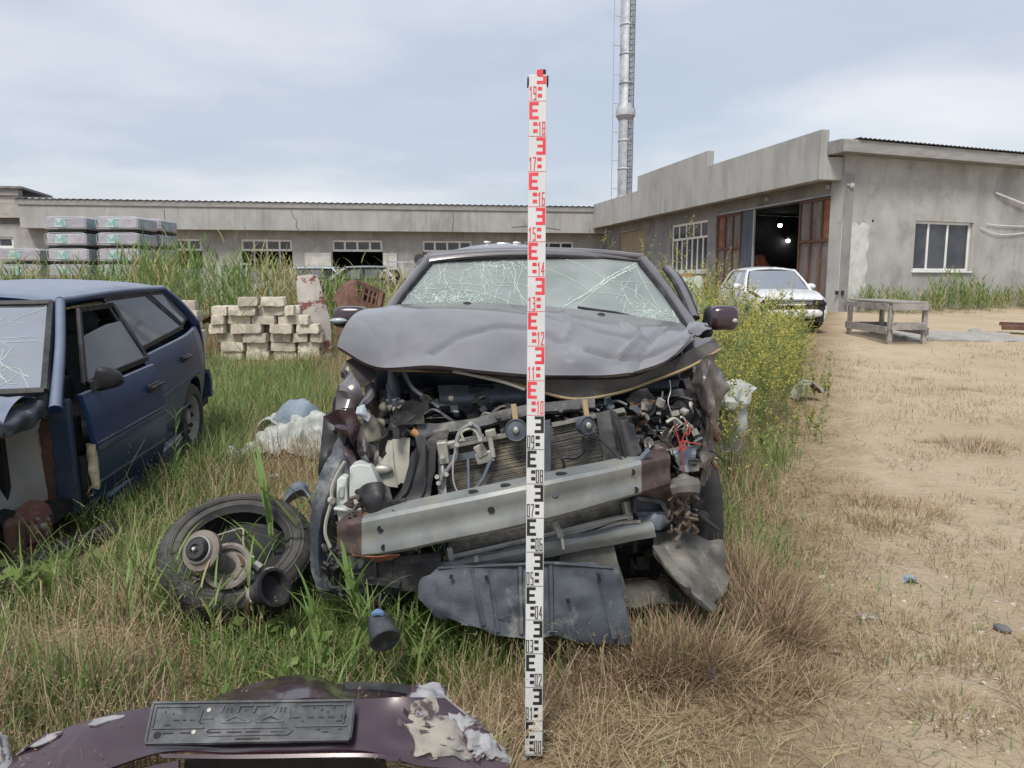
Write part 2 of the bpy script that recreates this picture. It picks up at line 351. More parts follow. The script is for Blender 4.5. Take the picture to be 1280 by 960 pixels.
# ------------------------------------------------------------------ palette
def pal():
    g = {}
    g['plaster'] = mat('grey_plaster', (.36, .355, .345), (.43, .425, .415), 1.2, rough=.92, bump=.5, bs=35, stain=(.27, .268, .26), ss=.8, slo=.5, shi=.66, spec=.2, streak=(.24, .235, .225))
    g['plaster_shaded'] = mat('shaded_plaster', (.22, .22, .225), (.29, .285, .28), .9, rough=.95, bump=.4, bs=30, stain=(.17, .17, .17), ss=.7, spec=.2, streak=(.15, .15, .155))  # darker copy of the plaster, shade of facade and soffits put into colour
    g['fascia'] = mat('cement_fascia', (.35, .35, .34), (.41, .41, .40), .8, rough=.92, bump=.25, bs=30, stain=(.27, .265, .255), ss=.6, slo=.5, shi=.7, stretch=(1, 1, .6), spec=.2, streak=(.22, .215, .205))
    g['white_wash'] = mat('whitewash', (.50, .50, .48), (.60, .60, .58), 3, rough=.95, bump=.3, stain=(.38, .375, .36), ss=2)
    g['metal_edge'] = mat('roof_sheet', (.16, .155, .155), (.24, .235, .23), 4, rough=.6, metal=.3, bump=.2)
    g['eave'] = mat('eave_board', (.25, .245, .235), (.32, .31, .30), 2, rough=.85, bump=.2, stretch=(1, 1, 4))
    g['pvc'] = mat('white_pvc', (.70, .70, .69), (.78, .78, .77), 3, rough=.4)
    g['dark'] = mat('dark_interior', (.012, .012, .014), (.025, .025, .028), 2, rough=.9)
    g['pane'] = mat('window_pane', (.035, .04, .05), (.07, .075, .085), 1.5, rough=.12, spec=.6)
    g['rust_gate'] = mat('rusty_gate', (.11, .078, .068), (.165, .105, .085), 2.0, lo=.35, hi=.7, rough=.8, bump=.3, stain=(.18, .17, .168), ss=1.3, slo=.38, shi=.58, stretch=(2, 2, .6))
    g['rust_orange'] = mat('orange_rust', (.22, .085, .045), (.28, .14, .085), 3, rough=.85, bump=.4, stain=(.12, .06, .045), ss=2.5)
    g['rust'] = mat('rust', (.10, .052, .038), (.165, .085, .058), 12, rough=.85, bump=.5, bs=90, stain=(.07, .04, .035), ss=9)
    g['plywood'] = mat('plywood', (.27, .22, .16), (.33, .27, .20), 3, rough=.8, stretch=(1, 1, 8))
    g['galv'] = mat('galvanised', (.36, .38, .41), (.46, .48, .51), 2.5, rough=.55, metal=.25, bump=.1, stain=(.25, .27, .29), ss=.9)
    g['wood'] = mat('weathered_wood', (.24, .225, .21), (.33, .31, .29), 6, rough=.85, bump=.5, bs=50, stretch=(1, 1, 1), stain=(.16, .15, .14), ss=7)
    g['block'] = mat('sawn_limestone', (.52, .47, .385), (.60, .55, .46), 9, rough=.95, bump=.9, bs=45, bd=.008, stain=(.33, .30, .25), ss=6, slo=.48, shi=.7, rnd=.2)
    g['wrap'] = mat('shrink_wrap', (.34, .325, .37), (.43, .42, .46), 3.5, rough=.4, bump=.6, bs=18, bd=.02, rnd=.08, spec=.5)
    g['wrap_white'] = mat('wrap_fold', (.5, .5, .52), (.6, .6, .62), 8, rough=.35, bump=.4, bs=30)
    g['label_green'] = mat('green_label', (.22, .40, .37), (.48, .55, .53), 9, lo=.50, hi=.54, rough=.5)
    g['blue'] = mat('blue_paint', (.011, .034, .098), (.016, .044, .118), 3, rough=.36, coat=.12, spec=.25, stain=(.024, .046, .10), ss=2.2, slo=.58, shi=.85, dust=(.31, .34, .40), damt=.75, dmin=.5)
    g['blue_dull'] = mat('dull_blue', (.028, .048, .095), (.05, .07, .11), 6, rough=.6, bump=.2, stain=(.10, .10, .10), ss=4)
    g['white_paint'] = mat('white_paint', (.62, .64, .66), (.70, .71, .72), 2, rough=.35, coat=.6, stain=(.5, .5, .49), ss=2)
    g['silver_paint'] = mat('silver_blue_paint', (.28, .33, .37), (.36, .40, .44), 2, rough=.4, coat=.5)
    g['purple'] = mat('plum_paint', (.040, .030, .034), (.052, .040, .044), 2, rough=.3, coat=.7, metal=.3, stain=(.085, .075, .072), ss=14, slo=.58, shi=.75, dust=(.33, .325, .33), damt=.62, dmin=.40)  # dust tone also paints sky reflection onto up-facing panels
    g['purple_clean'] = mat('plum_paint_clean', (.036, .017, .026), (.050, .027, .038), 3, rough=.26, coat=.8, metal=.2, stain=(.075, .05, .06), ss=5, slo=.58, dust=(.2, .17, .17), damt=.14)
    g['navy'] = mat('engine_bay_paint', (.014, .020, .034), (.030, .042, .062), 8, rough=.5, coat=.2, stain=(.07, .075, .08), ss=6, slo=.52, shi=.72, dust=(.2, .2, .2), damt=.3)
    g['bluegrey'] = mat('blue_grey_metal', (.075, .10, .135), (.12, .145, .175), 10, rough=.45, metal=.2, stain=(.16, .16, .15), ss=8, dust=(.25, .25, .24), damt=.3)
    g['black'] = mat('black_plastic', (.012, .012, .014), (.022, .022, .025), 10, rough=.5, spec=.3, stain=(.05, .05, .052), ss=9, dust=(.15, .15, .155), damt=.22)
    g['black_matt'] = mat('matt_black', (.012, .012, .013), (.02, .02, .021), 10, rough=.85, bump=.2)
    g['tray'] = mat('dusty_plastic', (.028, .034, .046), (.062, .073, .092), 11, rough=.6, bump=.4, bs=90, bd=.003, stain=(.19, .195, .19), ss=6, slo=.55, shi=.68, dust=(.2, .21, .22), damt=.3)
    g['rubber'] = mat('tyre_rubber', (.022, .022, .023), (.038, .038, .038), 9, rough=.78, bump=.3, bs=70, stain=(.07, .066, .06), ss=4, slo=.48, shi=.75, dust=(.19, .175, .155), damt=.32)
    g['beam'] = mat('beam_steel', (.20, .215, .215), (.27, .285, .28), 7, rough=.5, metal=.25, bump=.2, bs=70, stain=(.31, .29, .235), ss=5, slo=.52, shi=.74)
    g['beam_end'] = mat('beam_end_paint', (.052, .038, .038), (.085, .058, .055), 14, rough=.55, stain=(.15, .085, .05), ss=16, slo=.54, shi=.66)
    g['alu'] = mat('dull_aluminium', (.33, .33, .30), (.42, .41, .38), 14, rough=.5, metal=.5, stain=(.24, .21, .16), ss=12)
    g['fin'] = mat('radiator_fins', (.10, .098, .09), (.17, .165, .15), 25, rough=.6, metal=.4, stain=(.28, .25, .19), ss=7)
    g['cream'] = mat('cream_plastic', (.34, .33, .285), (.42, .41, .36), 6, rough=.5, stain=(.42, .40, .33), ss=9, slo=.5, shi=.75)
    g['white_plastic'] = mat('white_plastic', (.44, .48, .46), (.52, .55, .53), 5, rough=.5, stain=(.27, .275, .25), ss=7, slo=.45, shi=.75)
    g['liner'] = mat('dirty_liner', (.075, .072, .064), (.13, .122, .105), 10, rough=.85, bump=.4, stain=(.26, .25, .225), ss=6, slo=.52, shi=.7)
    g['dirt'] = mat('clod_soil', (.24, .19, .14), (.32, .26, .19), 12, rough=1, bump=.8, bs=60)
    g['seat'] = mat('seat_cloth', (.06, .062, .065), (.09, .09, .092), 20, rough=.95)
    g['crack'] = mat('crack_edge', (.42, .50, .465), (.55, .62, .59), 30, rough=.3)
    g['glass'] = glass_mat('dusty_glass', (.74, .80, .79), (.36, .40, .39), .46, .08, 3)
    g['glass_clear'] = glass_mat('car_glass', (.5, .54, .55), (.27, .285, .295), .36, .03, 3)  # pale diffuse colour paints sky reflection into the side windows
    g['glass_haze'] = glass_mat('hazy_glass', (.6, .62, .62), (.20, .21, .215), .36)
    g['sack'] = mat('white_sack', (.36, .385, .37), (.46, .475, .45), 6, rough=.75, bump=.5, bs=30, stain=(.22, .23, .19), ss=5, slo=.45, shi=.7)
    g['bluesack'] = mat('blue_grey_sheet', (.15, .20, .26), (.22, .27, .32), 6, rough=.6, bump=.4)
    g['red'] = mat('red_wire_coat', (.32, .04, .035), (.38, .06, .05), 10, rough=.5)
    g['white_enamel'] = mat('staff_white', (.54, .55, .55), (.60, .605, .605), 8, rough=.45, stain=(.43, .43, .41), ss=11, slo=.6, shi=.8)
    g['staff_black'] = mat('staff_black', (.012, .012, .014), (.02, .02, .022), 30, rough=.5)
    g['staff_red'] = mat('staff_red', (.62, .035, .05), (.68, .06, .075), 30, rough=.5)
    g['plate_black'] = mat('plate_holder_plastic', (.016, .019, .024), (.03, .034, .04), 20, rough=.42, stain=(.09, .095, .10), ss=10, dust=(.15, .155, .165), damt=.45)
    g['flake'] = mat('flaking_paint', (.20, .20, .21), (.30, .30, .31), 14, rough=.6, bump=.5, bs=40, stain=(.05, .028, .036), ss=11, slo=.50, shi=.54)
    g['flake2'] = mat('scuffed_plastic', (.17, .16, .15), (.30, .275, .235), 11, rough=.75, bump=.4, bs=50, stain=(.06, .04, .045), ss=9, slo=.56, shi=.62)
    g['concrete'] = mat('old_concrete', (.27, .26, .24), (.34, .325, .30), 5, rough=.95, bump=.5, bs=40)
    g['wheel_steel'] = mat('painted_wheel', (.24, .23, .21), (.30, .29, .27), 9, rough=.6, stain=(.16, .13, .11), ss=12)
    g['chrome'] = mat('bright_metal', (.6, .6, .6), (.7, .7, .7), 9, rough=.25, metal=.9)
    g['brown'] = mat('brown_tape', (.26, .19, .10), (.33, .25, .14), 12, rough=.7)
    g['lampglass'] = mat('clear_lens', (.35, .38, .42), (.45, .48, .52), 8, rough=.15, spec=.8)
    return g
P = pal()
def emis(name, c, s):
    m = bpy.data.materials.new(name); m.use_nodes = True; b = m.node_tree.nodes['Principled BSDF']
    b.inputs['Base Color'].default_value = (*c, 1); b.inputs['Emission Color'].default_value = (*c, 1); b.inputs['Emission Strength'].default_value = s
    return m
P['lamp'] = emis('lit_lamp', (1, .98, .92), 14)
# ================================================================== ground
def make_ground():
    nx, ny = 420, 330
    tx = np.linspace(-1, 1, nx); ty = np.linspace(-.55, 1, ny); A = 400 / math.sinh(7)
    X = A * np.sinh(7 * tx); Y = A * np.sinh(7 * ty) + 1.8
    GX, GY = np.meshgrid(X, Y); GZ = gz(GX, GY)
    VV = np.stack([GX, GY, GZ], -1).reshape(-1, 3)
    i, j = np.meshgrid(np.arange(ny - 1), np.arange(nx - 1), indexing='ij'); a = (i * nx + j).ravel()
    QQ = np.stack([a, a + 1, a + nx + 1, a + nx], 1).astype(np.int32)
    me = bpy.data.meshes.new('ground'); me.vertices.add(len(VV)); me.vertices.foreach_set('co', VV.astype(np.float32).ravel())
    me.loops.add(len(QQ) * 4); me.loops.foreach_set('vertex_index', QQ.ravel()); me.polygons.add(len(QQ))
    me.polygons.foreach_set('loop_start', np.arange(0, len(QQ) * 4, 4, dtype=np.int32)); me.polygons.foreach_set('use_smooth', np.ones(len(QQ), bool))
    me.update(calc_edges=True); me.validate()
    m = bpy.data.materials.new('dry_earth'); m.use_nodes = True; t = m.node_tree; b = t.nodes['Principled BSDF']; L = t.links.new
    tcn = t.nodes.new('ShaderNodeTexCoord')
    def nz(s, det=8, ro=.6, st=(1, 1, 1)):
        mpn = t.nodes.new('ShaderNodeMapping'); mpn.inputs['Scale'].default_value = st; L(tcn.outputs['Object'], mpn.inputs[0])
        n = t.nodes.new('ShaderNodeTexNoise'); n.inputs['Scale'].default_value = s; n.inputs['Detail'].default_value = det; n.inputs['Roughness'].default_value = ro; L(mpn.outputs[0], n.inputs['Vector']); return n.outputs['Fac']
    def rmp(f, a, c):
        r = t.nodes.new('ShaderNodeMapRange'); r.inputs[1].default_value = a; r.inputs[2].default_value = c; L(f, r.inputs[0]); return r.outputs[0]
    def mixc(f, Aa, Bb):
        x = t.nodes.new('ShaderNodeMix'); x.data_type = 'RGBA'; L(f, x.inputs[0])
        for s, v in ((6, Aa), (7, Bb)):
            if isinstance(v, tuple): x.inputs[s].default_value = (*v, 1)
            else: L(v, x.inputs[s])
        return x.outputs[2]
    c = mixc(rmp(nz(.55, 9, .62), .35, .68), (.40, .32, .222), (.475, .395, .285))
    c = mixc(rmp(nz(1.3, 9, .7), .5, .72), c, (.36, .275, .185))          # trodden straw
    c = mixc(rmp(nz(9, 6, .7), .56, .70), c, (.46, .41, .32))            # pale grit
    c = mixc(rmp(nz(60, 3, .5), .60, .70), c, (.28, .23, .165))
    sp = t.nodes.new('ShaderNodeSeparateXYZ'); L(tcn.outputs['Object'], sp.inputs[0])
    # leaf litter and roots on the overgrown side of the yard
    ad = t.nodes.new('ShaderNodeMath'); ad.operation = 'MULTIPLY_ADD'; ad.inputs[1].default_value = -.42; L(sp.outputs[1], ad.inputs[0]); L(sp.outputs[0], ad.inputs[2])
    nn = t.nodes.new('ShaderNodeMath'); nn.operation = 'MULTIPLY_ADD'; nn.inputs[1].default_value = -1.1; L(nz(1.5, 6), nn.inputs[0]); L(ad.outputs[0], nn.inputs[2])
    rr = t.nodes.new('ShaderNodeMapRange'); rr.inputs[1].default_value = -.15; rr.inputs[2].default_value = -.9; L(nn.outputs[0], rr.inputs[0])
    c = mixc(rr.outputs[0], c, mixc(rmp(nz(26, 5), .4, .6), (.17, .13, .08), (.30, .225, .135)))
    L(c, b.inputs['Base Color']); b.inputs['Roughness'].default_value = 1; b.inputs['Specular IOR Level'].default_value = .1
    bn = t.nodes.new('ShaderNodeBump'); bn.inputs['Strength'].default_value = .9; bn.inputs['Distance'].default_value = .02; L(nz(38, 8, .7), bn.inputs['Height'])
    b2 = t.nodes.new('ShaderNodeBump'); b2.inputs['Strength'].default_value = .6; b2.inputs['Distance'].default_value = .06; L(nz(6, 6, .6), b2.inputs['Height']); L(b2.outputs[0], bn.inputs['Normal']); L(bn.outputs[0], b.inputs['Normal'])
    me.materials.append(m)
    o = bpy.data.objects.new('ground', me); COL.objects.link(o); o['kind'] = 'structure'
make_ground()

# ================================================================== wall with holes, in a plane
class Wall:
    """upright plane through P0, direction u (horizontal), outward normal n; s along u, z up"""
    def __init__(s, P0, u): s.P0 = Vector(P0); s.u = Vector(u).normalized(); s.n = Vector((s.u.y, -s.u.x, 0))
    def flip(s): s.n = -s.n; return s
    def at(s, a, z, out=0.0): return Vector((s.P0.x + s.u.x * a, s.P0.y + s.u.y * a, z)) + s.n * out
    def px(s, px_, py_, out=0.0):
        h = hit(px_, py_, s.P0 + s.n * out, s.n); return (h - s.P0).dot(s.u), h.z
    def box(s, mb, a0, a1, z0, z1, o0, o1):
        q = [s.at(a0, z0, o0), s.at(a1, z0, o0), s.at(a1, z1, o0), s.at(a0, z1, o0)]; return mb.slab(q, s.n * (o1 - o0))
    def panel(s, mb, a0, a1, z0, z1, holes, th):        # holes: (a0,a1,z0,z1); butted boxes
        xs = sorted({a0, a1, *[h[0] for h in holes], *[h[1] for h in holes]})
        for x0, x1 in zip(xs[:-1], xs[1:]):
            hs = sorted([(h[2], h[3]) for h in holes if h[0] <= x0 + 1e-6 and h[1] >= x1 - 1e-6]); z = z0
            for h0, h1 in hs:
                if h0 > z + 1e-4: s.box(mb, x0, x1, z, h0, -th, 0)
                z = max(z, h1)
            if z1 > z + 1e-4: s.box(mb, x0, x1, z, z1, -th, 0)

def win_frame(W, parent, a0, a1, z0, z1, depth, bars_v, bars_h, fw=.06, mname='pvc', name='window', sash=()):
    mb = MB(); d0, d1 = -depth, -depth + .06
    W.box(mb, a0, a1, z0, z0 + fw, d0, d1); W.box(mb, a0, a1, z1 - fw, z1, d0, d1)
    W.box(mb, a0, a0 + fw, z0 + fw, z1 - fw, d0, d1); W.box(mb, a1 - fw, a1, z0 + fw, z1 - fw, d0, d1)
    for b, c0, c1 in bars_v: W.box(mb, b - fw * .45, b + fw * .45, c0, c1, d0 + .004, d1 - .006)
    for h in bars_h: W.box(mb, a0 + fw, a1 - fw, h - fw * .45, h + fw * .45, d0 + .002, d1 + .004)
    f = mb.build(name, P[mname], parent, bevel=.008)
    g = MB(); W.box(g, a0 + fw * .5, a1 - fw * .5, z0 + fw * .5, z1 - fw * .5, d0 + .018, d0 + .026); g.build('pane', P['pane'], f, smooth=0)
    return f

# ================================================================== workshop on the right
C0 = Vector((10.1, 24.0, .0))
shop = thing('workshop', 'grey plastered workshop with a stepped parapet and rusty gates standing open', 'building', (10.1, 24, .4))
WA = Wall(C0, (-.199, .98, 0)); WA.n = Vector((-.98, -.199, 0))       # gate side
WB = Wall(C0, (.928, .371, 0))                                          # window side
EXT = -.3
gate_top = 4.02
ga = [WA.px(x, 262)[0] for x in (1044, 998, 941, 927, 896)]
wa = (WA.px(884, 300)[0], WA.px(839, 300)[0]); wz = (1.75, 3.95)
pa = (WA.px(807, 300)[0], WA.px(774, 300)[0])
END = WA.px(748, 300)[0]
mb = MB(); WA.panel(mb, .0, END, -.3, 4.62, [(ga[0], ga[4], -.3, gate_top), (wa[0], wa[1], wz[0], wz[1]), (pa[0], pa[1], .9, 4.0)], .35)
mb.build('facade', P['plaster_shaded'], shop, smooth=0)
wb = (WB.px(1143, 305)[0], WB.px(1215, 305)[0]); wbz = (WB.px(1180, 339)[1], WB.px(1180, 277)[1])
mb = MB(); WB.panel(mb, .352, 15, -.3, 5.15, [(wb[0], wb[1], wbz[0], wbz[1])], .35)
WB.box(mb, 0, .352, -.3, 5.15, -.5, 0)
mb.build('wall', P['plaster'], shop, smooth=0)
# far and back walls so the building stands closed
mb = MB(); q = WB.at(15, 0); q2 = WA.at(END, 0) + Vector((14, 6, 0)); e = WA.at(END, 0)
mb.slab([q, Vector((q2.x, q2.y, 0)), Vector((q2.x, q2.y, 5)), Vector((q.x, q.y, 5))], (-.3, 0, 0)); mb.slab([Vector((e.x + .4, e.y, 0)), Vector((q2.x - .4, q2.y, 0)), Vector((q2.x - .4, q2.y, 5)), Vector((e.x + .4, e.y, 5))], (0, -.3, 0))
mb.build('rear_wall', P['plaster_shaded'], shop, smooth=0)
# parapet: three lengths, the middle one higher
OUT = .8
def par_s(px_, py_): return WA.px(px_, py_, OUT)
s0, zt0 = par_s(1027, 161); s1, zt1 = par_s(884, 208); _, zm1 = par_s(884, 190); s2, zm2 = par_s(797, 219); _, ze1 = par_s(797, 238); s3, ze2 = par_s(742, 256)
_, zb0 = par_s(1021, 224); _, zb1 = par_s(742, 286); zb = (zb0 + zb1) / 2
zlow = (zt0 + zt1) / 2; zmid = (zm1 + zm2) / 2; zend = (ze1 + ze2) / 2
mb = MB()
for a, b, z in ((s0, s1, zlow), (s1, s2, zmid), (s2, s3, zend)): WA.box(mb, a, b, zb, z, OUT - .28, OUT)
WA.box(mb, s0, s0 + .27, zb, 5.1, .0, OUT - .281)                       # return to the wall
mb.build('parapet', P['fascia'], shop, smooth=0, bevel=.015)
mb = MB(); WA.box(mb, s0 + .271, s3, zb + .06, zb + .3, -.02, OUT - .281); mb.build('soffit', P['plaster_shaded'], shop, smooth=0)
# roof and its front board
mb = MB(); a = WB.at(-.55, 5.15, .55); b = WB.at(15.6, 5.15, .55)
mb.slab([a, b, b + Vector((0, 0, .36)), a + Vector((0, 0, .36))], -WB.n * .12); mb.build('eave_board', P['eave'], shop, smooth=0, bevel=.01)
mb = MB(); rows = []
for k in range(2):
    rows.append([WB.at(-.1 + i * .044, 5.56 + .018 * math.sin(i * 1.5) + k * .35, .62) + WA.u * (k * 21) + WB.u * (k * .3) for i in range(360)])
mb.grid(rows); mb.build('roof', P['metal_edge'], shop, smooth=60)
mb = MB(); WB.box(mb, -.5, 15.4, 5.151, 5.17, -.3, .42); mb.slab([WB.at(-.55, 5.15, .42), WB.at(-.55, 5.15, -.3), WB.at(-.55, 5.53, -.3), WB.at(-.55, 5.53, .42)], WB.u * .05); mb.build('eave_soffit', P['plaster_shaded'], shop, smooth=0)
# white three-pane window
k3 = (wb[1] - wb[0]); v1 = WB.px(1163, 305)[0]; v2 = WB.px(1187, 305)[0]
win_frame(WB, shop, wb[0], wb[1] - .0, wbz[0] + .0, wbz[1], .16, [(v1, wbz[0] + .08, wbz[1] - .08), (v2, wbz[0] + .08, wbz[1] - .08)], [], fw=.085)
mb = MB(); WB.box(mb, wb[0] - .06, wb[1] + .06, wbz[0] - .05, wbz[0], -.08, .07); mb.build('window_sill', P['pvc'], shop, bevel=.008)
# barred window on the gate side
nb = [wa[0] + (wa[1] - wa[0]) * i / 7 for i in range(1, 7)]; hz = WA.px(860, 298)[1]
win_frame(WA, shop, wa[0], wa[1], wz[0], wz[1], .12, [(v, wz[0] + .06, hz) for v in nb] + [(wa[0] + (wa[1] - wa[0]) * i / 5, hz, wz[1] - .06) for i in range(1, 5)], [hz], fw=.11)
mb = MB(); WA.box(mb, wa[0] - .1, wa[1] + .1, wz[0] - .08, wz[0], -.1, .08); mb.build('window_sill', P['pvc'], shop)
mb = MB(); WA.box(mb, pa[0], pa[1], .9, 4.0, -.12, -.09); WA.box(mb, (pa[0] + pa[1]) / 2 - .02, (pa[0] + pa[1]) / 2 + .02, .9, 4.0, -.089, -.085)
mb.build('plywood_panel', P['plywood'], shop, smooth=0)
# gates
def leaf(a0, a1, mats, nbars, name='gate_leaf'):
    mb = MB(); z0 = .45; w_ = a1 - a0
    WA.box(mb, a0 + .02, a1 - .02, z0, gate_top - .03, -.10, -.07)
    f = mb.build(name, mats, shop, smooth=0)
    fr = MB()
    for i in range(nbars + 1):
        x = a0 + .03 + (w_ - .14) * i / nbars; WA.box(fr, x, x + .08, z0, gate_top - .02, -.069, -.02)
    for z in (z0 + .02, 2.62, gate_top - .1): WA.box(fr, a0 + .03, a1 - .03, z, z + .08, -.0695, -.012)
    fr.build('gate_frame', P['rust'], f, smooth=0)
    return f
leaf(ga[0] + .02, ga[1], P['rust_gate'], 3); leaf(ga[3], ga[4] - .02, P['rust_gate'], 3)
mb = MB(); w_ = (ga[1] - ga[0])
WA.box(mb, ga[0] + .13, ga[0] + .72, 2.72, gate_top - .12, -.0685, -.064); mb.build('rusty_panel', P['rust_orange'], shop, smooth=0)
mb = MB(); WA.box(mb, ga[4] - .72, ga[4] - .16, 2.72, gate_top - .12, -.0685, -.064); mb.build('rusty_panel', P['rust_orange'], shop, smooth=0)
mb = MB(); rows = [[WA.at(ga[2] + (ga[3] - ga[2]) * i / 30, z, -.06 + .02 * math.sin(i * 1.35)) for i in range(31)] for z in (.45, gate_top)]
mb.grid(rows); mb.build('strip_curtain', mat('blue_grey_curtain', (.06, .075, .10), (.10, .12, .15), 3, rough=.5, stretch=(4, 4, .4)), shop)
mb = MB(); WA.box(mb, ga[2] - .09, ga[2], .45, gate_top, -.09, -.03); WA.box(mb, ga[0] - .0, ga[4], gate_top, gate_top + .06, -.1, .012)
mb.build('gate_frame', P['galv'], shop, smooth=0)
# inside of the workshop
mb = MB(); i0 = WA.at(ga[0] + .06, 0, -.36); i1 = WA.at(ga[4] + 3, 0, -.36); dn = WB.u * 8.6 + WA.u * .15
def vz(p, z): return Vector((p.x, p.y, z))
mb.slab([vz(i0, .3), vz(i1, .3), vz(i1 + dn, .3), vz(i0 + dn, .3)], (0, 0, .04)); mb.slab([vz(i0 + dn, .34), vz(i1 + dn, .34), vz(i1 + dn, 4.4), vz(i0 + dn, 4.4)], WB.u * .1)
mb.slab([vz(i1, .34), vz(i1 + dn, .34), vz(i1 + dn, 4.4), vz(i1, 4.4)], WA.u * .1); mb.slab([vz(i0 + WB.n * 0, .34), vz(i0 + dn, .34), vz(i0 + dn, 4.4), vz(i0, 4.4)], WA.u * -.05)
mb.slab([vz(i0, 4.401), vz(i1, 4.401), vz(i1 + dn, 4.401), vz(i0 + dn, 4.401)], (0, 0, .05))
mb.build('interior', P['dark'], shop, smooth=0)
for n_, (px_, py_, off, lit) in enumerate(((975, 282, 4.6, 1), (985, 301, 5.6, 1))):
    h = hit(px_, py_, WA.P0 - WA.n * off, WA.n)
    l = thing('pendant_lamp', ['lit white lamp hanging higher inside the dark workshop gate', 'lit white lamp hanging lower and deeper inside the workshop gate'][n_], 'lamp', h, group='lamps lit inside the workshop')
    MB().lathe([(.03, .24), (.1, .16), (.13, .08), (.13, .06)], h, (0, 0, 1), 16).build('lamp_shade', P['galv'], l)
    MB().ball(h, .085, 8).build('bulb', P['lamp'], l); MB().tube([h + Vector((0, 0, .2)), Vector((h.x, h.y, 4.4))], .012, 6).build('cable', P['black'], l)
h = hit(985, 326, WA.P0 - WA.n * 6.5, WA.n)
cab = thing('red_cabinet', 'dark red cabinet deep inside the open workshop gate', 'cabinet', (h.x, h.y, .34))
mb = MB(); mb.box((h.x, h.y, 1.2), (1.2, .6, 1.7), .2); mb.build('carcass', mat('dark_red', (.16, .02, .02), (.2, .03, .03), 4, rough=.5), cab, bevel=.02)
mb = MB(); mb.box((h.x - .06, h.y - .325, 1.2), (.02, .02, 1.6), .2); mb.box((h.x + .05, h.y - .32, 1.25), (.02, .03, .2), .2); mb.build('handle', P['galv'], cab)
h = hit(951, 329, WA.P0 - WA.n * .9, WA.n)
o = MB(); o.sheet([[h + Vector((x, y, z)) for x, z in zip((-.55, -.25, .05, .4), zz)] for y, zz in ((-.3, (-1.0, -.95, -.95, -1.0)), (-.1, (-.25, .08, .12, -.2)), (.15, (-.2, .16, .2, -.1)), (.45, (-1, -.9, -.9, -1.0)))], nu=18, nv=14, th=.01, amp=.1, fr=3, seed=3)
tag(o.build('tarpaulin', mat('orange_cloth', (.42, .13, .06), (.5, .2, .1), 5, rough=.9), None, loc=(h.x, h.y, h.z - 1)), 'orange cloth heap just inside the dark workshop gate behind the white car', 'tarpaulin')
# bits fixed to the walls
def on_wall(Wl, px_, py_, out=.0): h = Wl.px(px_, py_, out); return Wl.at(h[0], h[1], out)
mb = MB(); p = on_wall(WB, 1065, 232, .08); mb.ball(p, (.09, .07, .09), 6); mb.tube([p, on_wall(WB, 1065, 232)], .03, 6); mb.ball(p + Vector((-.12, 0, .02)), .05, 6)
mb.build('wall_lamp', P['white_plastic'], shop)
mb = MB(); p = on_wall(WA, 1036, 234, .06); mb.box(p, (.16, .16, .12)); p = on_wall(WA, 959, 249, .06); mb.box(p, (.12, .12, .14)); p = on_wall(WA, 858, 271, .06); mb.box(p, (.12, .12, .12)); mb.build('wall_lamp', P['galv'], shop, bevel=.01)
mb = MB(); mb.lathe([(.045, .0), (.045, .003)], on_wall(WB, 1091, 276, .0), WB.n, 10); p = on_wall(WB, 1046, 366, .03); mb.box(p, (.1, .04, .12)); mb.box(p + Vector((.2, .05, 0)), (.08, .04, .14)); mb.build('wall_socket', P['black'], shop)
for pts, r_ in (([(1245, 241, .06), (1262, 248, .1), (1300, 263, .12)], .035), ([(1233, 280, .04), (1255, 282, .05), (1310, 284, .05)], .014), ([(1226, 285, .04), (1240, 291, .05), (1262, 293, .05), (1310, 287, .05)], .014)):
    MB().tube([on_wall(WB, *q) for q in pts], r_, 8, smooth=14).build('wall_pipe', P['pvc'], shop)
ws = WB.px(1085, 300)[0]
mb = MB(); zt = WB.px(1066, 279)[1]; edge = []
rows = [[WB.at(ws * (i / 8.0) * (1 + (.05 * math.sin(j * 1.9) if i == 8 else 0)), .3 + (zt - .3) * j / 14 + (.06 * math.sin(i * 2.2) if j == 14 else 0), .004) for i in range(9)] for j in range(15)]
mb.grid(rows); mb.build('whitewash_patch', P['white_wash'], shop, smooth=0)

# ================================================================== long building across the yard
LR = Vector((4.95, 47.0, 0)); LW = Wall(LR, (-.989, -.15, 0)); LW.n = Vector((.15, -.989, 0))
long_b = thing('storage_building', 'long low grey plastered storage building with a deep cement band under its roof edge', 'building', (-12, 44, .5))
SL = LW.px(-160, 280)[0]; SE = LW.px(24, 270, .8)[0]; S0 = LW.px(790, 290)[0]
wins = [(301, 365), (415, 478), (528, 590), (655, 717), (188, 252)]
holes = []; wz_t = LW.px(450, 300)[1]; wz_b = LW.px(450, 314.5)[1]; dz_b = .35
for a, b in wins: holes.append((LW.px(b, 305)[0], LW.px(a, 305)[0], dz_b, wz_t))
sm = (LW.px(17, 305)[0], LW.px(-4, 305)[0]); szb = LW.px(8, 310)[1]; szt = LW.px(8, 296)[1]
zf0 = LW.px(500, 289.5, .8)[1]; zf1 = LW.px(500, 262, .8)[1]; zf2 = LW.px(500, 255.5, .8)[1]
mb = MB(); LW.panel(mb, S0, SL, -.2, zf0 + .25, holes + [(sm[0], sm[1], szb, szt)], .35); mb.build('wall', P['plaster'], long_b, smooth=0)
mb = MB(); LW.box(mb, S0, SE, zf0, zf1, .55, .8); mb.build('fascia', P['fascia'], long_b, smooth=0, bevel=.02)
mb = MB(); LW.box(mb, S0, SE, zf0 + .05, zf0 + .2, -.3, .549); mb.build('soffit', P['plaster_shaded'], long_b, smooth=0)
mb = MB(); LW.box(mb, S0 - .1, SE + .15, zf1 + .002, zf2, .1, .86); mb.build('eave_board', P['eave'], long_b, smooth=0)
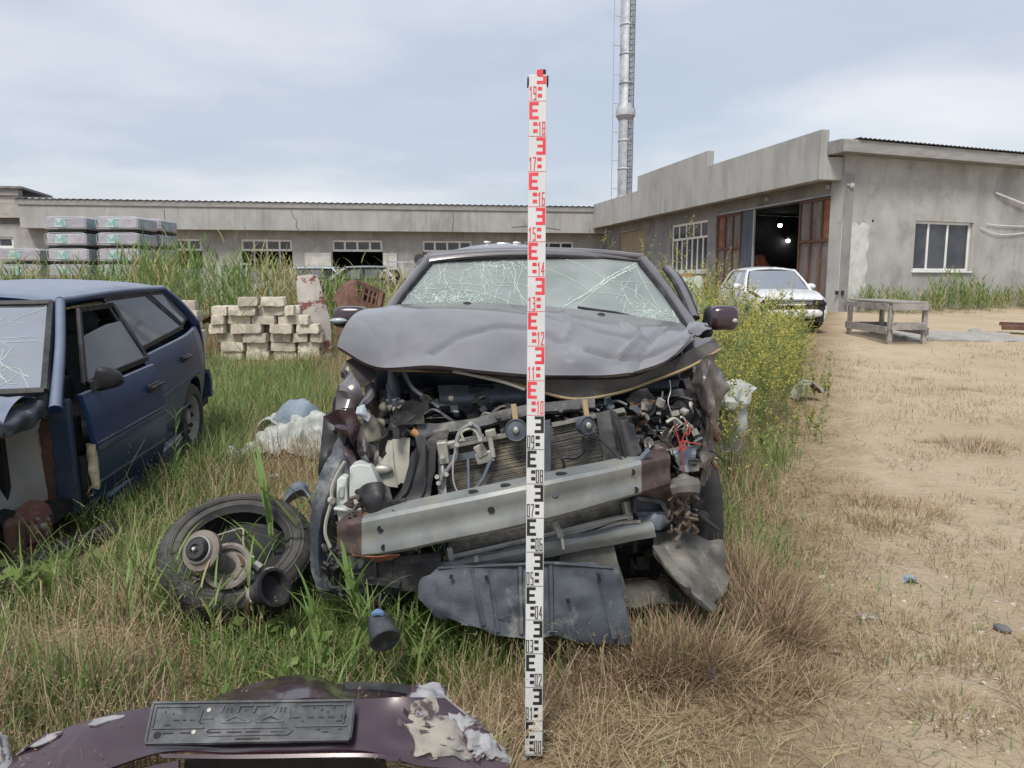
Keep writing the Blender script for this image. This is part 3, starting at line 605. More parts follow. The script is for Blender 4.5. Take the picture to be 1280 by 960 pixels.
mb = MB(); rows = [[LW.at(S0 - .2 + i * .08, zf2 + .03 + .025 * math.sin(i * 1.5) + k * .6, .92 - k * 14) for i in range(int((SE - S0 + .5) / .08))] for k in range(2)]
mb.grid(rows); mb.build('roof', P['metal_edge'], long_b, smooth=60)
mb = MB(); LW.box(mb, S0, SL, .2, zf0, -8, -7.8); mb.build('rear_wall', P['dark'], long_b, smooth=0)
door_grey = mat('grey_steel_door', (.24, .25, .27), (.30, .31, .33), 3, rough=.6, stretch=(3, 3, .5))
for i, ((a, b), h) in enumerate(zip(wins, holes)):
    win_frame(LW, long_b, h[0], h[1], wz_b, wz_t, .15, [(h[0] + (h[1] - h[0]) * q / 4, wz_b + .05, wz_t - .05) for q in (1, 2, 3)], [], fw=.12)
    if i in (0, 3, 4):      # closed double doors below a dark gap
        mb = MB(); mid = (h[0] + h[1]) / 2
        LW.box(mb, h[0] + .02, mid - .02, dz_b, wz_b - 1.0, -.14, -.09); LW.box(mb, mid + .02, h[1] - .02, dz_b, wz_b - 1.0, -.14, -.09); mb.build('door', door_grey, long_b, smooth=0)
        mb = MB()
        for q in (1, 2, 3): x = h[0] + (h[1] - h[0]) * q / 4; LW.box(mb, x - .04, x + .04, wz_b - 1.0, wz_b, -.13, -.08)
        mb.build('door_frame', P['galv'], long_b, smooth=0)
    elif i == 2:
        mb = MB(); LW.box(mb, h[0] + .02, h[1] - .02, dz_b, wz_b - .02, -.14, -.09); mb.build('door', mat('olive_board', (.20, .19, .15), (.26, .24, .19), 3, rough=.8), long_b, smooth=0)
win_frame(LW, long_b, sm[0], sm[1], szb, szt, .15, [], [], fw=.12)
# opened white door leaves beside the second doorway
for a, b in ((381, 414), (479, 496)):
    mb = MB(); x0 = LW.px(b, 320)[0]; x1 = LW.px(a, 320)[0]; LW.box(mb, x0, x1, dz_b, LW.px(400, 316)[1], .03, .09)
    for q in range(1, 5): LW.box(mb, x0 + .05, x1 - .05, dz_b + q * .62, dz_b + q * .62 + .03, .091, .105)
    mb.build('door_leaf', P['white_wash'], long_b, smooth=0)
p = on_wall(LW, 759, 289, .85); mb = MB(); mb.box(p, (.35, .3, .42)); mb.build('end_lamp', P['white_plastic'], long_b, bevel=.03)

# taller brick-built hall at the far left
hall = thing('brick_hall', 'taller pale block-built hall with a sloping roof edge at the left end', 'building', (-28, 40, .5))
HW = Wall(Vector((-26.2, 42.0, 0)), (-.989, -.15, 0)); HW.n = Vector((.15, -.989, 0))
x1 = HW.px(24, 260)[0]; zt = HW.px(10, 236)[1]; zmid_ = HW.px(10, 272)[1]
pale = mat('pale_blockwork', (.36, .34, .31), (.44, .42, .39), 1.6, rough=.95, bump=.8, bs=12, stain=(.28, .27, .25), ss=1.2, stretch=(1, 1, 2.2))
mb = MB(); HW.box(mb, x1, x1 + 16, zmid_, zt - .35, -9, .0); HW.box(mb, x1 + .3, x1 + 16, -.1, zmid_ - .002, -8, -.7); mb.build('wall', pale, hall, smooth=0)
mb = MB(); HW.box(mb, x1 - .05, x1 + 16, zt - .348, zt - .02, -.4, .12); mb.build('eave_board', P['eave'], hall, smooth=0)
mb = MB(); a = HW.at(x1 - .3, zt, .25); b = HW.at(x1 + 16, zt, .25); q = V(66, 247.5, 46.5); q2 = q + HW.u * 20
mb.slab([a, b, q2, q], (0, 0, .12)); mb.build('roof', P['metal_edge'], hall, smooth=0)

# ================================================================== steel chimney
cx = V(779, 300, 68); cb = Vector((cx.x, cx.y, .5))
mb = MB()
for px0, seq in enumerate((((364, 262), (366, 270), (371, 276), (370, 283), (376, 290)), ((566, 262), (567, 275), (565, 289)), ((640, 284), (665, 282), (700, 287)), ((205, 262), (207, 288)))):
    pts = [on_wall(LW, *q, .803) for q in seq]; mb.tube(pts, .022, 4)
mb.build('wall_crack', mat('crack_shadow', (.16, .155, .15), (.2, .195, .19), 3, rough=1), long_b)
chim = thing('steel_chimney', 'tall galvanised steel chimney with a ladder rising behind the workshop', 'chimney', cb)
rc = 8.2 * 68 / F
mb = MB(); zc_ = V(779, 145, 68).z
mb.lathe([(rc, 0), (rc, zc_ - .5 - .4), (rc * 1.45, zc_ - .5), (rc * 1.45, zc_ - .5 + .5), (rc, zc_ - .5 + 1.0), (rc, 34)], cb, (0, 0, 1), 24); mb.build('flue', P['galv'], chim, smooth=30)
zz = 3.2
while zz < 33: mb = MB(); mb.lathe([(rc + .01, zz), (rc + .05, zz + .05), (rc + .05, zz + .15), (rc + .01, zz + .2)], cb, (0, 0, 1), 24); mb.build('flange', P['galv'], chim); zz += 2.35
mb = MB(); lx = cb + Vector((rc * .62, -rc * .95, 0))
for d in (-.2, .2): mb.tube([lx + Vector((d, 0, 1)), lx + Vector((d, 0, 33.5))], .045, 5)
zz = 1.5
while zz < 33: mb.tube([lx + Vector((-.2, 0, zz)), lx + Vector((.2, 0, zz))], .03, 4); zz += .45
mb.build('ladder', mat('dark_ladder', (.09, .09, .10), (.14, .14, .15), 5, rough=.6), chim)
mb = MB(); gx = cb + Vector((-rc - .55, -.2, 0)); mb.tube([gx + Vector((0, 0, 1)), gx + Vector((0, 0, 33))], .03, 5); zz = 4
while zz < 33: mb.tube([gx + Vector((0, 0, zz)), cb + Vector((-rc, 0, zz))], .025, 4); zz += 2.35
mb.build('lightning_cable', P['galv'], chim)
# ================================================================== cars (x forward from the rear axle, y left, z up)
class Car:
    def __init__(s, root, paint, W=1.64, xr=-.75, xf=3.2, wb=2.46, z0=.2, belt=(.90, .94), wr=.285, roof=1.37, rw=.54,
                 wsb=2.0, wst=1.38, rwt=-.32, rwb=-.70, hoodf=.70, deck=None, rs=0.0):
        s.__dict__.update(locals()); s.P = P
    def bz(s, x): t = (x - s.xr) / (s.xf - s.xr); return s.belt[1] + (s.belt[0] - s.belt[1]) * min(1, max(0, (t - .0) / .68)) - max(0, x - s.wsb) * (s.belt[0] - s.hoodf) / (s.xf - s.wsb)
    def rz(s, x): return s.roof + s.rs * (x - .6)
    def half(s, x, z):
        h = s.W / 2; t = 0
        if x > s.wb + .1: t = ((x - s.wb - .1) / (s.xf - s.wb - .1)) ** 2 * .13
        if x < .2: t = ((.2 - x) / (.2 - s.xr)) ** 2 * .13
        zn = (z - s.z0) / (s.bz(x) - s.z0); sec = -.075 * (abs(zn - .55) / .55) ** 2.2
        if abs(zn - .60) < .03: sec += .006
        return h - t + sec
    def side(s, name, x0, x1, sg, zl=None, arches=True, m=None, th=.03, z1=None, nx=None):
        nx = nx or max(6, int((x1 - x0) / .045)); nz = 17; ar = [(0, s.wr * 1.13), (s.wb, s.wr * 1.13)] if arches else []
        zl = s.z0 if zl is None else zl; g = {}; keep = []
        for i in range(nx + 1):
            x = x0 + (x1 - x0) * i / nx; zt = s.bz(x) if z1 is None else z1
            for j in range(nz + 1):
                z = zl + (zt - zl) * j / nz; X, Z = x, z
                for ax, rad in ar:
                    d = math.hypot(x - ax, z - s.wr)
                    if d < rad: 
                        k = rad / max(d, 1e-6)
                        if rad - d < .05: X, Z = ax + (x - ax) * k, s.wr + (z - s.wr) * k
                g[i, j] = (X, Z, any(math.hypot(x - ax, z - s.wr) < rad - .05 for ax, rad in ar))
        vs = []; fs = []; n = (nx + 1) * (nz + 1)
        for lay in (0, 1):
            for i in range(nx + 1):
                for j in range(nz + 1): X, Z, _ = g[i, j]; vs.append((X, sg * (s.half(X, Z) - lay * th), Z))
        id_ = lambda i, j: i * (nz + 1) + j
        ok = lambda i, j: 0 <= i < nx and 0 <= j < nz and not any(g[a, b][2] for a, b in ((i, j), (i + 1, j), (i, j + 1), (i + 1, j + 1)))
        for i in range(nx):
            for j in range(nz):
                if not ok(i, j): continue
                q = (id_(i, j), id_(i + 1, j), id_(i + 1, j + 1), id_(i, j + 1)); fs.append(q); fs.append(tuple(n + a for a in q[::-1]))
                for (di, dj), e in (((-1, 0), (0, 3)), ((1, 0), (1, 2)), ((0, -1), (0, 1)), ((0, 1), (3, 2))):
                    if not ok(i + di, j + dj): fs.append((q[e[0]], q[e[1]], n + q[e[1]], n + q[e[0]]))
        mb = MB(); mb.add(vs, fs)
        used = sorted({v for f in mb.f for v in f}); mp_ = {v: k for k, v in enumerate(used)}
        mb.v = [mb.v[v] for v in used]; mb.f = [tuple(mp_[v] for v in f) for f in mb.f]
        return mb.build(name, m or s.paint, s.root, world=False, smooth=50)
    def gh(s, x, z, sg, out=0.0):
        yb = s.half(x, s.bz(x)) - .02; t = (z - s.bz(x)) / (s.rz(x) - s.bz(x)); return Vector((x, sg * (yb + (s.rw - yb) * t + out), z))
    def pane(s, name, pts, sg, m=None, parent=None, out=0.0, th=.005):
        q = [s.gh(x, z, sg, out) for x, z in pts]; mb = MB(); mb.slab(q, (0, -sg * th, 0)); return mb.build(name, m or P['glass_clear'], parent or s.root, world=False, smooth=0)
    def frame(s, name, pts, sg, r=.022, m=None, parent=None, closed=True, out=0.0):
        q = [s.gh(x, z, sg, out) for x, z in pts]; mb = MB()
        for a, b in zip(q, q[1:] + ([q[0]] if closed else [])): mb.beam(a, b, r * 2, r * 1.3, (0, 1, 0)); 
        for a in q: mb.ball(a, r * .8, 4)
        return mb.build(name, m or P['black'], parent or s.root, world=False, smooth=50)
    def roof_part(s, dent=0.0, seed=1):
        mb = MB(); rows = []
        for x, dz, dy in ((s.wst + .03, -.035, -.0), (s.wst - .1, -.002, .0), ((s.wst + s.rwt) / 2, .028, .015), (s.rwt + .1, .0, .0), (s.rwt - .02, -.03, -.02)):
            rows.append([Vector((x, y * (s.rw + dy), s.rz(x) + dz - zz)) for y, zz in ((1.03, .045), (.93, .008), (.5, -.022), (0, -.032), (-.5, -.022), (-.93, .008), (-1.03, .045))])
        mb.sheet(rows, nu=30, nv=22, th=.02, amp=dent, fr=3, seed=seed, ridge=.3); return mb.build('roof', s.paint, s.root, world=False, smooth=60)
    def screen(s, name, x0, z0, x1, z1, m, parent=None, inset=.05):
        y0 = s.half(x0, z0) - .02 - inset; y1 = s.rw - inset * .6; bow = .07 if x0 > 0 else -.07
        rows = [[Vector((x + bow * (1 - (k / 3.0) ** 2), y * k / 3, z)) for k in (3, 1.5, 0, -1.5, -3)] for x, y, z in ((x0, y0, z0), ((x0 + x1) / 2, (y0 + y1) / 2, (z0 + z1) / 2), (x1, y1, z1))]
        mb = MB(); mb.sheet(rows, nu=16, nv=8, th=.006); return mb.build(name, m, parent or s.root, world=False, smooth=70)
    def pillars(s, dark=None):
        for sg in (1, -1):
            mb = MB(); a, b, c, d = s.gh(s.wsb + .06, s.bz(s.wsb) - .05, sg), s.gh(s.wst, s.rz(s.wst) - .02, sg), s.gh(s.rwt, s.rz(s.rwt) - .02, sg), s.gh(s.rwb, s.bz(s.rwb) + .02, sg)
            mb.tube([a, a.lerp(b, .5) + Vector((.0, sg * .012, .015)), b], [.034, .028, .028], 8, smooth=8); mb.tube([b, b.lerp(c, .5) + Vector((0, sg * .01, .015)), c], .028, 8, smooth=8)
            mb.tube([c, c.lerp(d, .5) + Vector((0, sg * .01, .02)), d], [.032, .04, .06], 8, smooth=8)
            mb.build('roof_pillar', s.paint, s.root, world=False, smooth=60)
    def wheel(s, c, sg, r=None, steer=0.0, m=None, wd=.17, flat=0.0):
        r = r or s.wr; c = Vector(c); ax = Vector((-math.sin(steer) * sg, math.cos(steer) * sg, 0)); h = wd / 2
        mb = MB(); mb.lathe([(r * .62, -h * .8), (r * .70, -h), (r * .93, -h * .95), (r, -h * .6), (r, h * .6), (r * .93, h * .95), (r * .70, h), (r * .62, h * .8)], c, ax, 36, closed=True)
        w_ = mb.build('wheel', P['rubber'], s.root, world=False, smooth=40)
        mb = MB(); mb.lathe([(0, h * .45), (r * .17, h * .5), (r * .2, h * .3), (r * .46, h * .22), (r * .52, h * .6), (r * .62, h * .85), (r * .64, h * .7), (r * .60, -h * .9)], c, ax, 32)
        mb.build('rim', m or P['wheel_steel'], w_, world=False, smooth=40)
        mb = MB(); x, y, d = basis(ax)
        for k in range(8):
            a = k * math.pi / 4; mb.ball(c + d * h * .32 + (x * math.cos(a) + y * math.sin(a)) * r * .38, (r * .07,) * 3, 5)
        for k in range(4):
            a = k * math.pi / 2 + .3; mb.ball(c + d * h * .4 + (x * math.cos(a) + y * math.sin(a)) * r * .25, (r * .045,) * 3, 4)
        mb.build('wheel_bolts', P['black_matt'], w_, world=False)
        return w_
    def inner(s):        # dark floor pan, firewall and arches so that no daylight shows through
        mb = MB(); w_ = s.W / 2 - .12
        mb.box(((s.wsb + s.rwb) / 2, 0, s.z0 + .06), (s.wsb - s.rwb + .2, 2 * w_, .06)); mb.box((s.wsb - .02, 0, .58), (.05, 2 * w_ - .5, .62))
        mb.box((s.rwb + .1, 0, .55), (.05, 2 * w_ - .1, .6))
        for sg in (1, -1):
            mb.lathe([(s.wr * 1.12, -.12), (s.wr * 1.14, .1)], (0, sg * (s.W / 2 - .2), s.wr), (0, 1, 0), 24)
        mb.build('floor_pan', P['black_matt'], s.root, world=False, smooth=0)
        mb = MB()
        for x, back in ((1.15, .42), (.25, .40)):
            for y in (.36, -.36):
                mb.box((x + .1, y, .45), (.5, .46, .16)); mb.box((x - .2, y, .78), (.14, .44, .6), Matrix.Rotation(-.22, 3, 'Y')); mb.box((x - .3, y, 1.14), (.09, .24, .16))
        mb.build('seats', P['seat'], s.root, world=False, bevel=.04)
        mb = MB(); mb.box((s.wsb - .28, 0, .86), (.42, 1.25, .14)); mb.lathe([(.17, 0), (.185, .015), (.17, .03), (.155, .015)], (s.wsb - .62, .36, .9), (-.9, 0, .45), 20, closed=True); mb.build('dashboard', P['black_matt'], s.root, world=False, bevel=.03)

def crack_set(mb, Wp, segs, wdt=.0022):     # thin raised ribbons
    for pts, k in segs:
        for a, b in zip(pts, pts[1:]): mb.beam(a, b, wdt * k, .0012, Wp)

def crackle(rnd, start, ang, length, step, curve, fork, out, depth=0):
    p = Vector((start[0], start[1])); pts = [tuple(p)]; n = int(length / step)
    for i in range(n):
        ang += rnd.gauss(0, curve); p = p + Vector((math.cos(ang), math.sin(ang))) * step * rnd.uniform(.7, 1.3); pts.append(tuple(p))
        if depth < 2 and rnd.random() < fork: crackle(rnd, tuple(p), ang + rnd.choice((-1, 1)) * rnd.uniform(.4, 1.1), length * rnd.uniform(.2, .55), step, curve, fork * .6, out, depth + 1)
    out.append((pts, 1.0 - .25 * depth))

# ------------------------------------------------------------------ blue hatchback on the left
blue = thing('blue_hatchback', 'wrecked dark blue hatchback with cracked windscreen, its front wheel and wing missing', 'car', (-3.348, 6.029, .032), (0, .0653, -1.4665))
B = Car(blue, P['blue'], roof=1.335, rs=.035, wsb=2.10, wst=1.50, rwt=-.22, rwb=-.64)
for sg in (1, -1):
    if sg < 0:
        B.side('front_wing', 1.87, 3.15, sg); B.side('door', .945, 1.855, sg); B.frame('window_frame', [(1.76, .93), (1.36, 1.31), (.99, 1.30), (.95, .94)], sg); B.pane('window_glass', [(1.76, .93), (1.36, 1.31), (.99, 1.30), (.95, .94)], sg)
    B.side('rear_door', -.30, .925, sg)
    B.side('rear_wing', -.75, -.312, sg)
    q = [(.91, .955), (.93, 1.305), (.20, 1.28), (-.16, .985)]; rf = B.frame('window_frame', q, sg, .015); B.pane('window_glass', [(.895, .965), (.915, 1.295), (.205, 1.27), (-.13, .99)], sg, P['glass_clear'], rf)
    q = [(.12, 1.275), (-.18, 1.255), (-.55, 1.03), (-.20, 1.0)]; rf = B.frame('quarter_window_frame', q, sg, r=.010); B.pane('quarter_window', q, sg, P['glass_clear'], rf)
    mb = MB(); mb.box((1.05, sg * (B.half(1.05, .3) + .0), .17), (1.36, .07, .13)); mb.build('rocker_panel', P['blue'], blue, world=False, bevel=.02)
    mb = MB(); mb.beam(Vector((-.17, sg * (B.half(-.2, .62) + .006), .625)), Vector((.91, sg * (B.half(.9, .62) + .006), .60)), .02, .035, (0, 0, 1)); mb.build('side_moulding', P['blue_dull'], blue, world=False, bevel=.006)
    mb = MB(); mb.beam(Vector((-.05, sg * (B.half(-.05, .40) + .002), .42)), Vector((.91, sg * (B.half(.9, .40) + .002), .40)), .008, .012); mb.build('crease_highlight', P['bluegrey'], blue, world=False)  # paler strip paints the highlight along the body crease
    mb = MB(); x = .16; y = sg * (B.half(x, .78) + .008); mb.box((x, y, .785), (.15, .02, .05)); h_ = mb.build('door_handle', P['black'], blue, world=False, bevel=.008)
    mb = MB(); mb.box((x - .01, y + sg * .02, .79), (.17, .02, .022)); mb.build('handle_bar', P['black'], h_, world=False, bevel=.006)
B.roof_part(.004); B.pillars(); B.inner()
B.wheel((0, .71, .27), 1); B.wheel((0, -.71, .27), -1)
# rear end
mb = MB(); rows = [[Vector((x, y, z)) for y in (.68, .4, 0, -.4, -.68)] for x, z in ((-.68, .98), (-.76, .8), (-.78, .6), (-.75, .42))]; mb.sheet(rows, nu=12, nv=8, th=.03); mb.build('tailgate', P['blue'], blue, world=False)
B.screen('rear_window', -.62, .99, -.25, 1.285, P['glass_clear'])
mb = MB(); mb.sheet([[Vector((x + .05 * abs(y) ** 2, y, z)) for y in (.72, .4, 0, -.4, -.72)] for x, z in ((-.76, .5), (-.80, .42), (-.78, .28))], nu=12, nv=6, th=.05); mb.build('rear_bumper', P['blue_dull'], blue, world=False)
mb = MB(); mb.beam(Vector((-.71, .60, .83)), Vector((-.71, .60, .64)), .1, .09); mb.build('rear_lamp', mat('red_lens', (.25, .02, .02), (.3, .03, .03), 4, rough=.2), blue, world=False, bevel=.02)
mb = MB(); mb.beam(Vector((-.62, .62, 1.02)), Vector((-.72, .58, 1.0)), .1, .03); mb.build('tailgate_spoiler', P['black'], blue, world=False, bevel=.008)
# open front door, sagging on its hinges
drm = Matrix.Translation((1.87, .70, 0)) @ Matrix.Rotation(-R(5.0), 4, 'Z') @ Matrix.Translation((-1.87, -.70, -.04))
door = B.side('front_door', .94, 1.855, 1, arches=False, zl=.22)
def move(o):
    for v in o.data.vertices: v.co = drm @ v.co
parts = [B.frame('window_frame', [(1.75, .94), (1.40, 1.325), (.99, 1.315), (.95, .955)], 1, .016, None, door), B.pane('window_glass', [(1.72, .93), (1.50, 1.18), (1.2, 1.21), (1.0, 1.21), (.97, .94)], 1, P['glass_clear'], door)]
mb = MB(); y = B.half(1.06, .78) + .008; mb.box((1.06, y, .785), (.16, .02, .055)); parts.append(mb.build('door_handle', P['black'], door, world=False, bevel=.008))
mb = MB(); mb.box((1.05, y + .02, .79), (.18, .022, .022)); parts.append(mb.build('handle_bar', P['black'], door, world=False, bevel=.006))
mb = MB()
for z in (.60,): mb.beam(Vector((.96, B.half(.96, z) + .006, z)), Vector((1.84, B.half(1.8, z) + .006, z - .01)), .02, .035, (0, 0, 1))
parts.append(mb.build('side_moulding', P['blue_dull'], door, world=False, bevel=.006)); mb = MB(); mb.beam(Vector((.96, B.half(.96, .40) + .002, .40)), Vector((1.85, B.half(1.85, .40) + .002, .39)), .008, .012); parts.append(mb.build('crease_highlight', P['bluegrey'], door, world=False)); mb = MB(); mb.beam(Vector((.96, B.half(.96, .635) + .004, .632)), Vector((1.85, B.half(1.85, .635) + .004, .622)), .008, .010); parts.append(mb.build('crease_highlight', P['bluegrey'], door, world=False))  # thin pale strips are painted crease highlights on the door
mb2 = MB(); mb2.ball((1.70, .85, .965), (.04, .085, .07), 8)
for i, v in enumerate(mb2.v):
    p = Vector(v) - Vector((1.70, .85, .965)); q = [math.copysign(abs(p[k] / r_) ** .6, p[k]) for k, r_ in enumerate((.04, .085, .07))]; mb2.v[i] = (1.70 + q[0] * .036 - .02 * q[1], .85 + q[1] * .07 * (1 - .25 * q[2]), .965 + q[2] * .062 * (1 - .35 * q[1]))
mb = MB(); mb2.beam(Vector((1.74, .76, .93)), Vector((1.70, .82, .945)), .06, .05); parts.append(mb2.build('wing_mirror', P['black'], door, world=False))
mb = MB(); mb.box((1.81, .69, .67), (.05, .05, .2)); mb.tube([(1.855, .73, .55), (1.858, .745, .4), (1.855, .72, .25)], [.028, .034, .022], 10, smooth=18); parts.append(mb.build('hinge', P['black_matt'], door, world=False))
mb = MB(); mb.sheet([[Vector((1.83 + a, .77 + b, z)) for a, b in ((.0, 0), (.02, .02), (.02, .05))] for z in (.62, .52, .46, .36)], nu=8, nv=10, th=.02, amp=.02, fr=20, seed=5); parts.append(mb.build('torn_seal', mat('yellowed_foam', (.45, .40, .26), (.55, .5, .36), 12, rough=.9, stain=(.25, .18, .08), ss=15), door, world=False))
for o in [door] + parts: move(o)
# windscreen, hazed and cracked
wsx = B.screen('windshield', 2.09, .93, 1.52, 1.335, P['glass_haze'], inset=.045)
mb = MB(); rnd = random.Random(3); segs = []
for a in np.linspace(0, 2 * math.pi, 15)[:-1]: crackle(rnd, (.40, .60), a + rnd.uniform(-.15, .15), rnd.uniform(.3, .75), .05, .10, .10, segs)
for q in range(5):
    ctr = (.62, .28); a0 = rnd.uniform(0, 6); rr = .06 + q * .035; segs.append(([(ctr[0] + rr * math.cos(a0 + k * .35), ctr[1] + rr * 1.1 * math.sin(a0 + k * .35)) for k in range(10)], .8))
for a in np.linspace(0, 2 * math.pi, 10)[:-1]: crackle(rnd, (.62, .28), a, .22, .03, .3, .3, segs)
def wsp(u, v):      # u -1..1 across, v 0..1 up
    y0 = B.half(2.09, .93) - .065; y1 = B.rw - .027; yy = (y0 + (y1 - y0) * v) * u
    return Vector((2.09 + (1.52 - 2.09) * v + .07 * (1 - u * u) + .006, yy, .93 + (1.335 - .93) * v + .004))
s3 = []
for pts, k in segs:
    q = [p for p in pts if abs(p[0]) < .97 and .02 < p[1] < .98]
    if len(q) > 1: s3.append(([wsp(*p) for p in q], k))
crack_set(mb, Vector((.55, 0, .8)), s3, .0024); mb.build('crack_lines', P['crack'], wsx, world=False, smooth=0)
mb = MB()
for u0, v0, u1, v1 in ((-1, 0, -1, 1), (1, 0, 1, 1), (-1, 1, 1, 1), (-1, 0, 1, 0)):
    pts = [wsp(u0 + (u1 - u0) * i / 10, v0 + (v1 - v0) * i / 10) for i in range(11)]; mb.tube(pts, .022, 6)
mb.build('windshield_seal', P['black'], wsx, world=False)
mb = MB(); mb.tube([wsp(.4, .03) + Vector((.03, 0, .02)), wsp(.1, .05) + Vector((.02, 0, .02)), wsp(-.5, .06) + Vector((.02, 0, .02))], .009, 6); mb.build('wiper', P['black_matt'], blue, world=False)
# bare front corner: hinge pillar, inner arch, bent bonnet edge
mb = MB(); mb.box((1.91, .63, .52), (.05, .20, .66)); mb.build('hinge_pillar', P['blue_dull'], blue, world=False, bevel=.012)
mb = MB(); mb.sheet([[Vector((1.945, y, z)) for y in (.57, .60, .625)] for z in (.74, .6, .4, .2)], nu=8, nv=16, th=.008, amp=.008, fr=18, seed=2, rag=.012); mb.box((1.952, .60, .68), (.012, .035, .03)); mb.box((1.952, .6, .46), (.012, .03, .03)); mb.build('rust_strip', P['rust'], blue, world=False)
mb = MB(); mb.sheet([[Vector((1.94, .58, z1)), Vector((2.10, .40 + a, z1 + .01)), Vector((2.45, .33 + a, z1 + .02)), Vector((2.85, .40 + a, z1)), Vector((3.1, .52, z1))] for z1, a in ((.86, .16), (.74, .05), (.5, .0), (.22, .08))], nu=34, nv=20, th=.004, amp=.022, fr=5, seed=8, ridge=.4)
mb.build('inner_arch', mat('bare_arch_metal', (.30, .295, .285), (.38, .365, .34), 4, rough=.85, bump=.4, stain=(.42, .34, .24), ss=3.2, slo=.5, shi=.64), blue, world=False)
mb = MB(); mb.sheet([[Vector((2.12, y, .90 + .0)), Vector((2.3, y * 1.0, .89 + a)), Vector((2.6, y, .84 - a)), Vector((2.95, y, .80 + a))] for y, a in ((.66, .04), (.58, .05), (.3, .03), (0, 0), (-.4, .02), (-.7, 0))], nu=30, nv=26, th=.006, amp=.045, fr=4.5, seed=6)
mb.build('bonnet', P['blue'], blue, world=False)
mb = MB(); mb.sheet([[Vector((x, y + .03 * math.sin(x * 9), z + .03 * math.sin(x * 7 + 1))) for x in (1.95, 2.15, 2.4, 2.7, 3.0)] for y, z in ((.60, .90), (.67, .87), (.66, .80))], nu=40, nv=8, th=.004, amp=.03, fr=7, seed=11, rag=.01)
mb.build('wing_edge', P['tray'], blue, world=False)
disc_c = Vector((2.30, .66, .275)); dax = Vector((.26, .96, .0)).normalized()
mb = MB(); mb.lathe([(.03, -.01), (.130, -.01), (.130, .008), (.075, .008), (.072, .045), (.035, .045), (.033, .06), (.0, .062)], disc_c, dax, 40); d_ = mb.build('brake_disc', mat('disc_rust', (.17, .075, .06), (.22, .11, .085), 14, rough=.8, bump=.3, stain=(.12, .06, .05), ss=9), blue, world=False)
mb = MB(); mb.lathe([(.0, .075), (.018, .07), (.022, .05)], disc_c, dax, 14); x, y, d = basis(dax)
for k in range(4): a = k * math.pi / 2 + .4; mb.lathe([(.009, .04), (.009, .058)], disc_c + (x * math.cos(a) + y * math.sin(a)) * .052, dax, 8)
mb.build('hub_bolts', P['alu'], d_, world=False)
mb = MB(); mb.box(disc_c + Vector((.155, .0, -.005)), (.10, .09, .20), .25); mb.tube([disc_c + Vector((.13, .06, .05)), disc_c + Vector((.13, .06, -.05))], .035, 10); mb.build('brake_caliper', P['rust'], blue, world=False, bevel=.02)
mb = MB(); mb.tube([(2.34, .48, .27), (2.36, .30, .55), (2.38, .26, .84)], [.035, .03, .05], 10); mb.tube([(2.24, .52, .2), (2.3, .2, .18)], .03, 8); mb.tube([(2.2, .45, .25), (2.23, .5, .3)], .05, 10)
mb.build('suspension_strut', P['black_matt'], blue, world=False)
mb = MB(); mb.lathe([(.06, -.02), (.06, .0), (.045, .02), (0, .025)], Vector((2.08, .50, .24)), (.3, .9, .1), 16); mb.build('grommet', P['alu'], blue, world=False)
mb = MB(); mb.box((2.6, -.1, .45), (.7, .5, .5)); mb.box((3.1, 0, .35), (.06, 1.2, .12)); mb.box((3.05, 0, .8), (.05, 1.2, .06)); mb.box((2.55, -.1, .72), (.5, .4, .1)); mb.build('engine', P['black_matt'], blue, world=False, bevel=.03)
mb = MB()
for k in range(3): mb.tube([(2.95 - k * .02, .50, .60 + k * .02), (2.92, .60, .52 - k * .03), (3.05, .56, .45)], .012, 6, smooth=10)
mb.build('hoses', P['black'], blue, world=False)

# ------------------------------------------------------------------ white saloon before the gates
zW = gzf(6.5, 18.6)
white = thing('white_saloon', 'white saloon car with a broken front lamp parked before the rusty gates', 'car', (6.38, 20.35, zW + .02), (0, 0, R(-92)))
K = Car(white, P['white_paint'], W=1.66, xr=-.95, xf=3.25, wb=2.44, wr=.29, roof=1.38, rw=.55, wsb=1.98, wst=1.36, rwt=-.1, rwb=-.52, belt=(.88, .92), hoodf=.68)
for sg in (1, -1):
    K.side('front_wing', 1.72, 3.12, sg); K.side('door', .76, 1.71, sg); K.side('rear_door', -.28, .75, sg); K.side('rear_wing', -.95, -.292, sg)
    for q in ([(1.72, .91), (1.27, 1.33), (.82, 1.34), (.79, .92)], [(.74, .93), (.76, 1.34), (.2, 1.32), (-.12, .95)]): f_ = K.frame('window_frame', q, sg, .016, P['white_paint']); K.pane('window_glass', q, sg, P['glass_clear'], f_)
    mb = MB(); y = sg * (K.half(1.6, .9) + .11); mb.ball((1.62, y, .97), (.06, .12, .075), 8); mb.beam(Vector((1.62, y, .95)), Vector((1.62, y - sg * .14, .91)), .05, .04); mb.build('wing_mirror', P['white_paint'], white, world=False)
    for xx in (.88, -.1): mb = MB(); mb.box((xx, sg * (K.half(xx, .74) + .012), .75), (.16, .025, .035)); mb.build('door_handle', P['white_paint'], white, world=False, bevel=.008)
    K.wheel((0, sg * .72, .29), sg); K.wheel((2.44, sg * .72, .29), sg, steer=.2)
K.roof_part(); K.pillars(); K.inner(); K.screen('windshield', 1.95, .91, 1.38, 1.345, P['glass_haze']); K.screen('rear_window', -.5, .94, -.11, 1.345, P['glass_clear'])
mb = MB(); mb.sheet([[Vector((x, y * yw, z + cr - .03 * abs(y) ** 2)) for y in (.72, .4, 0, -.4, -.72)] for x, z, cr, yw in ((2.0, .90, .02, 1), (2.45, .86, .03, 1), (2.85, .78, .03, .97), (3.14, .70, .0, .9))], nu=18, nv=14, th=.02); mb.build('bonnet', P['white_paint'], white, world=False, smooth=60)
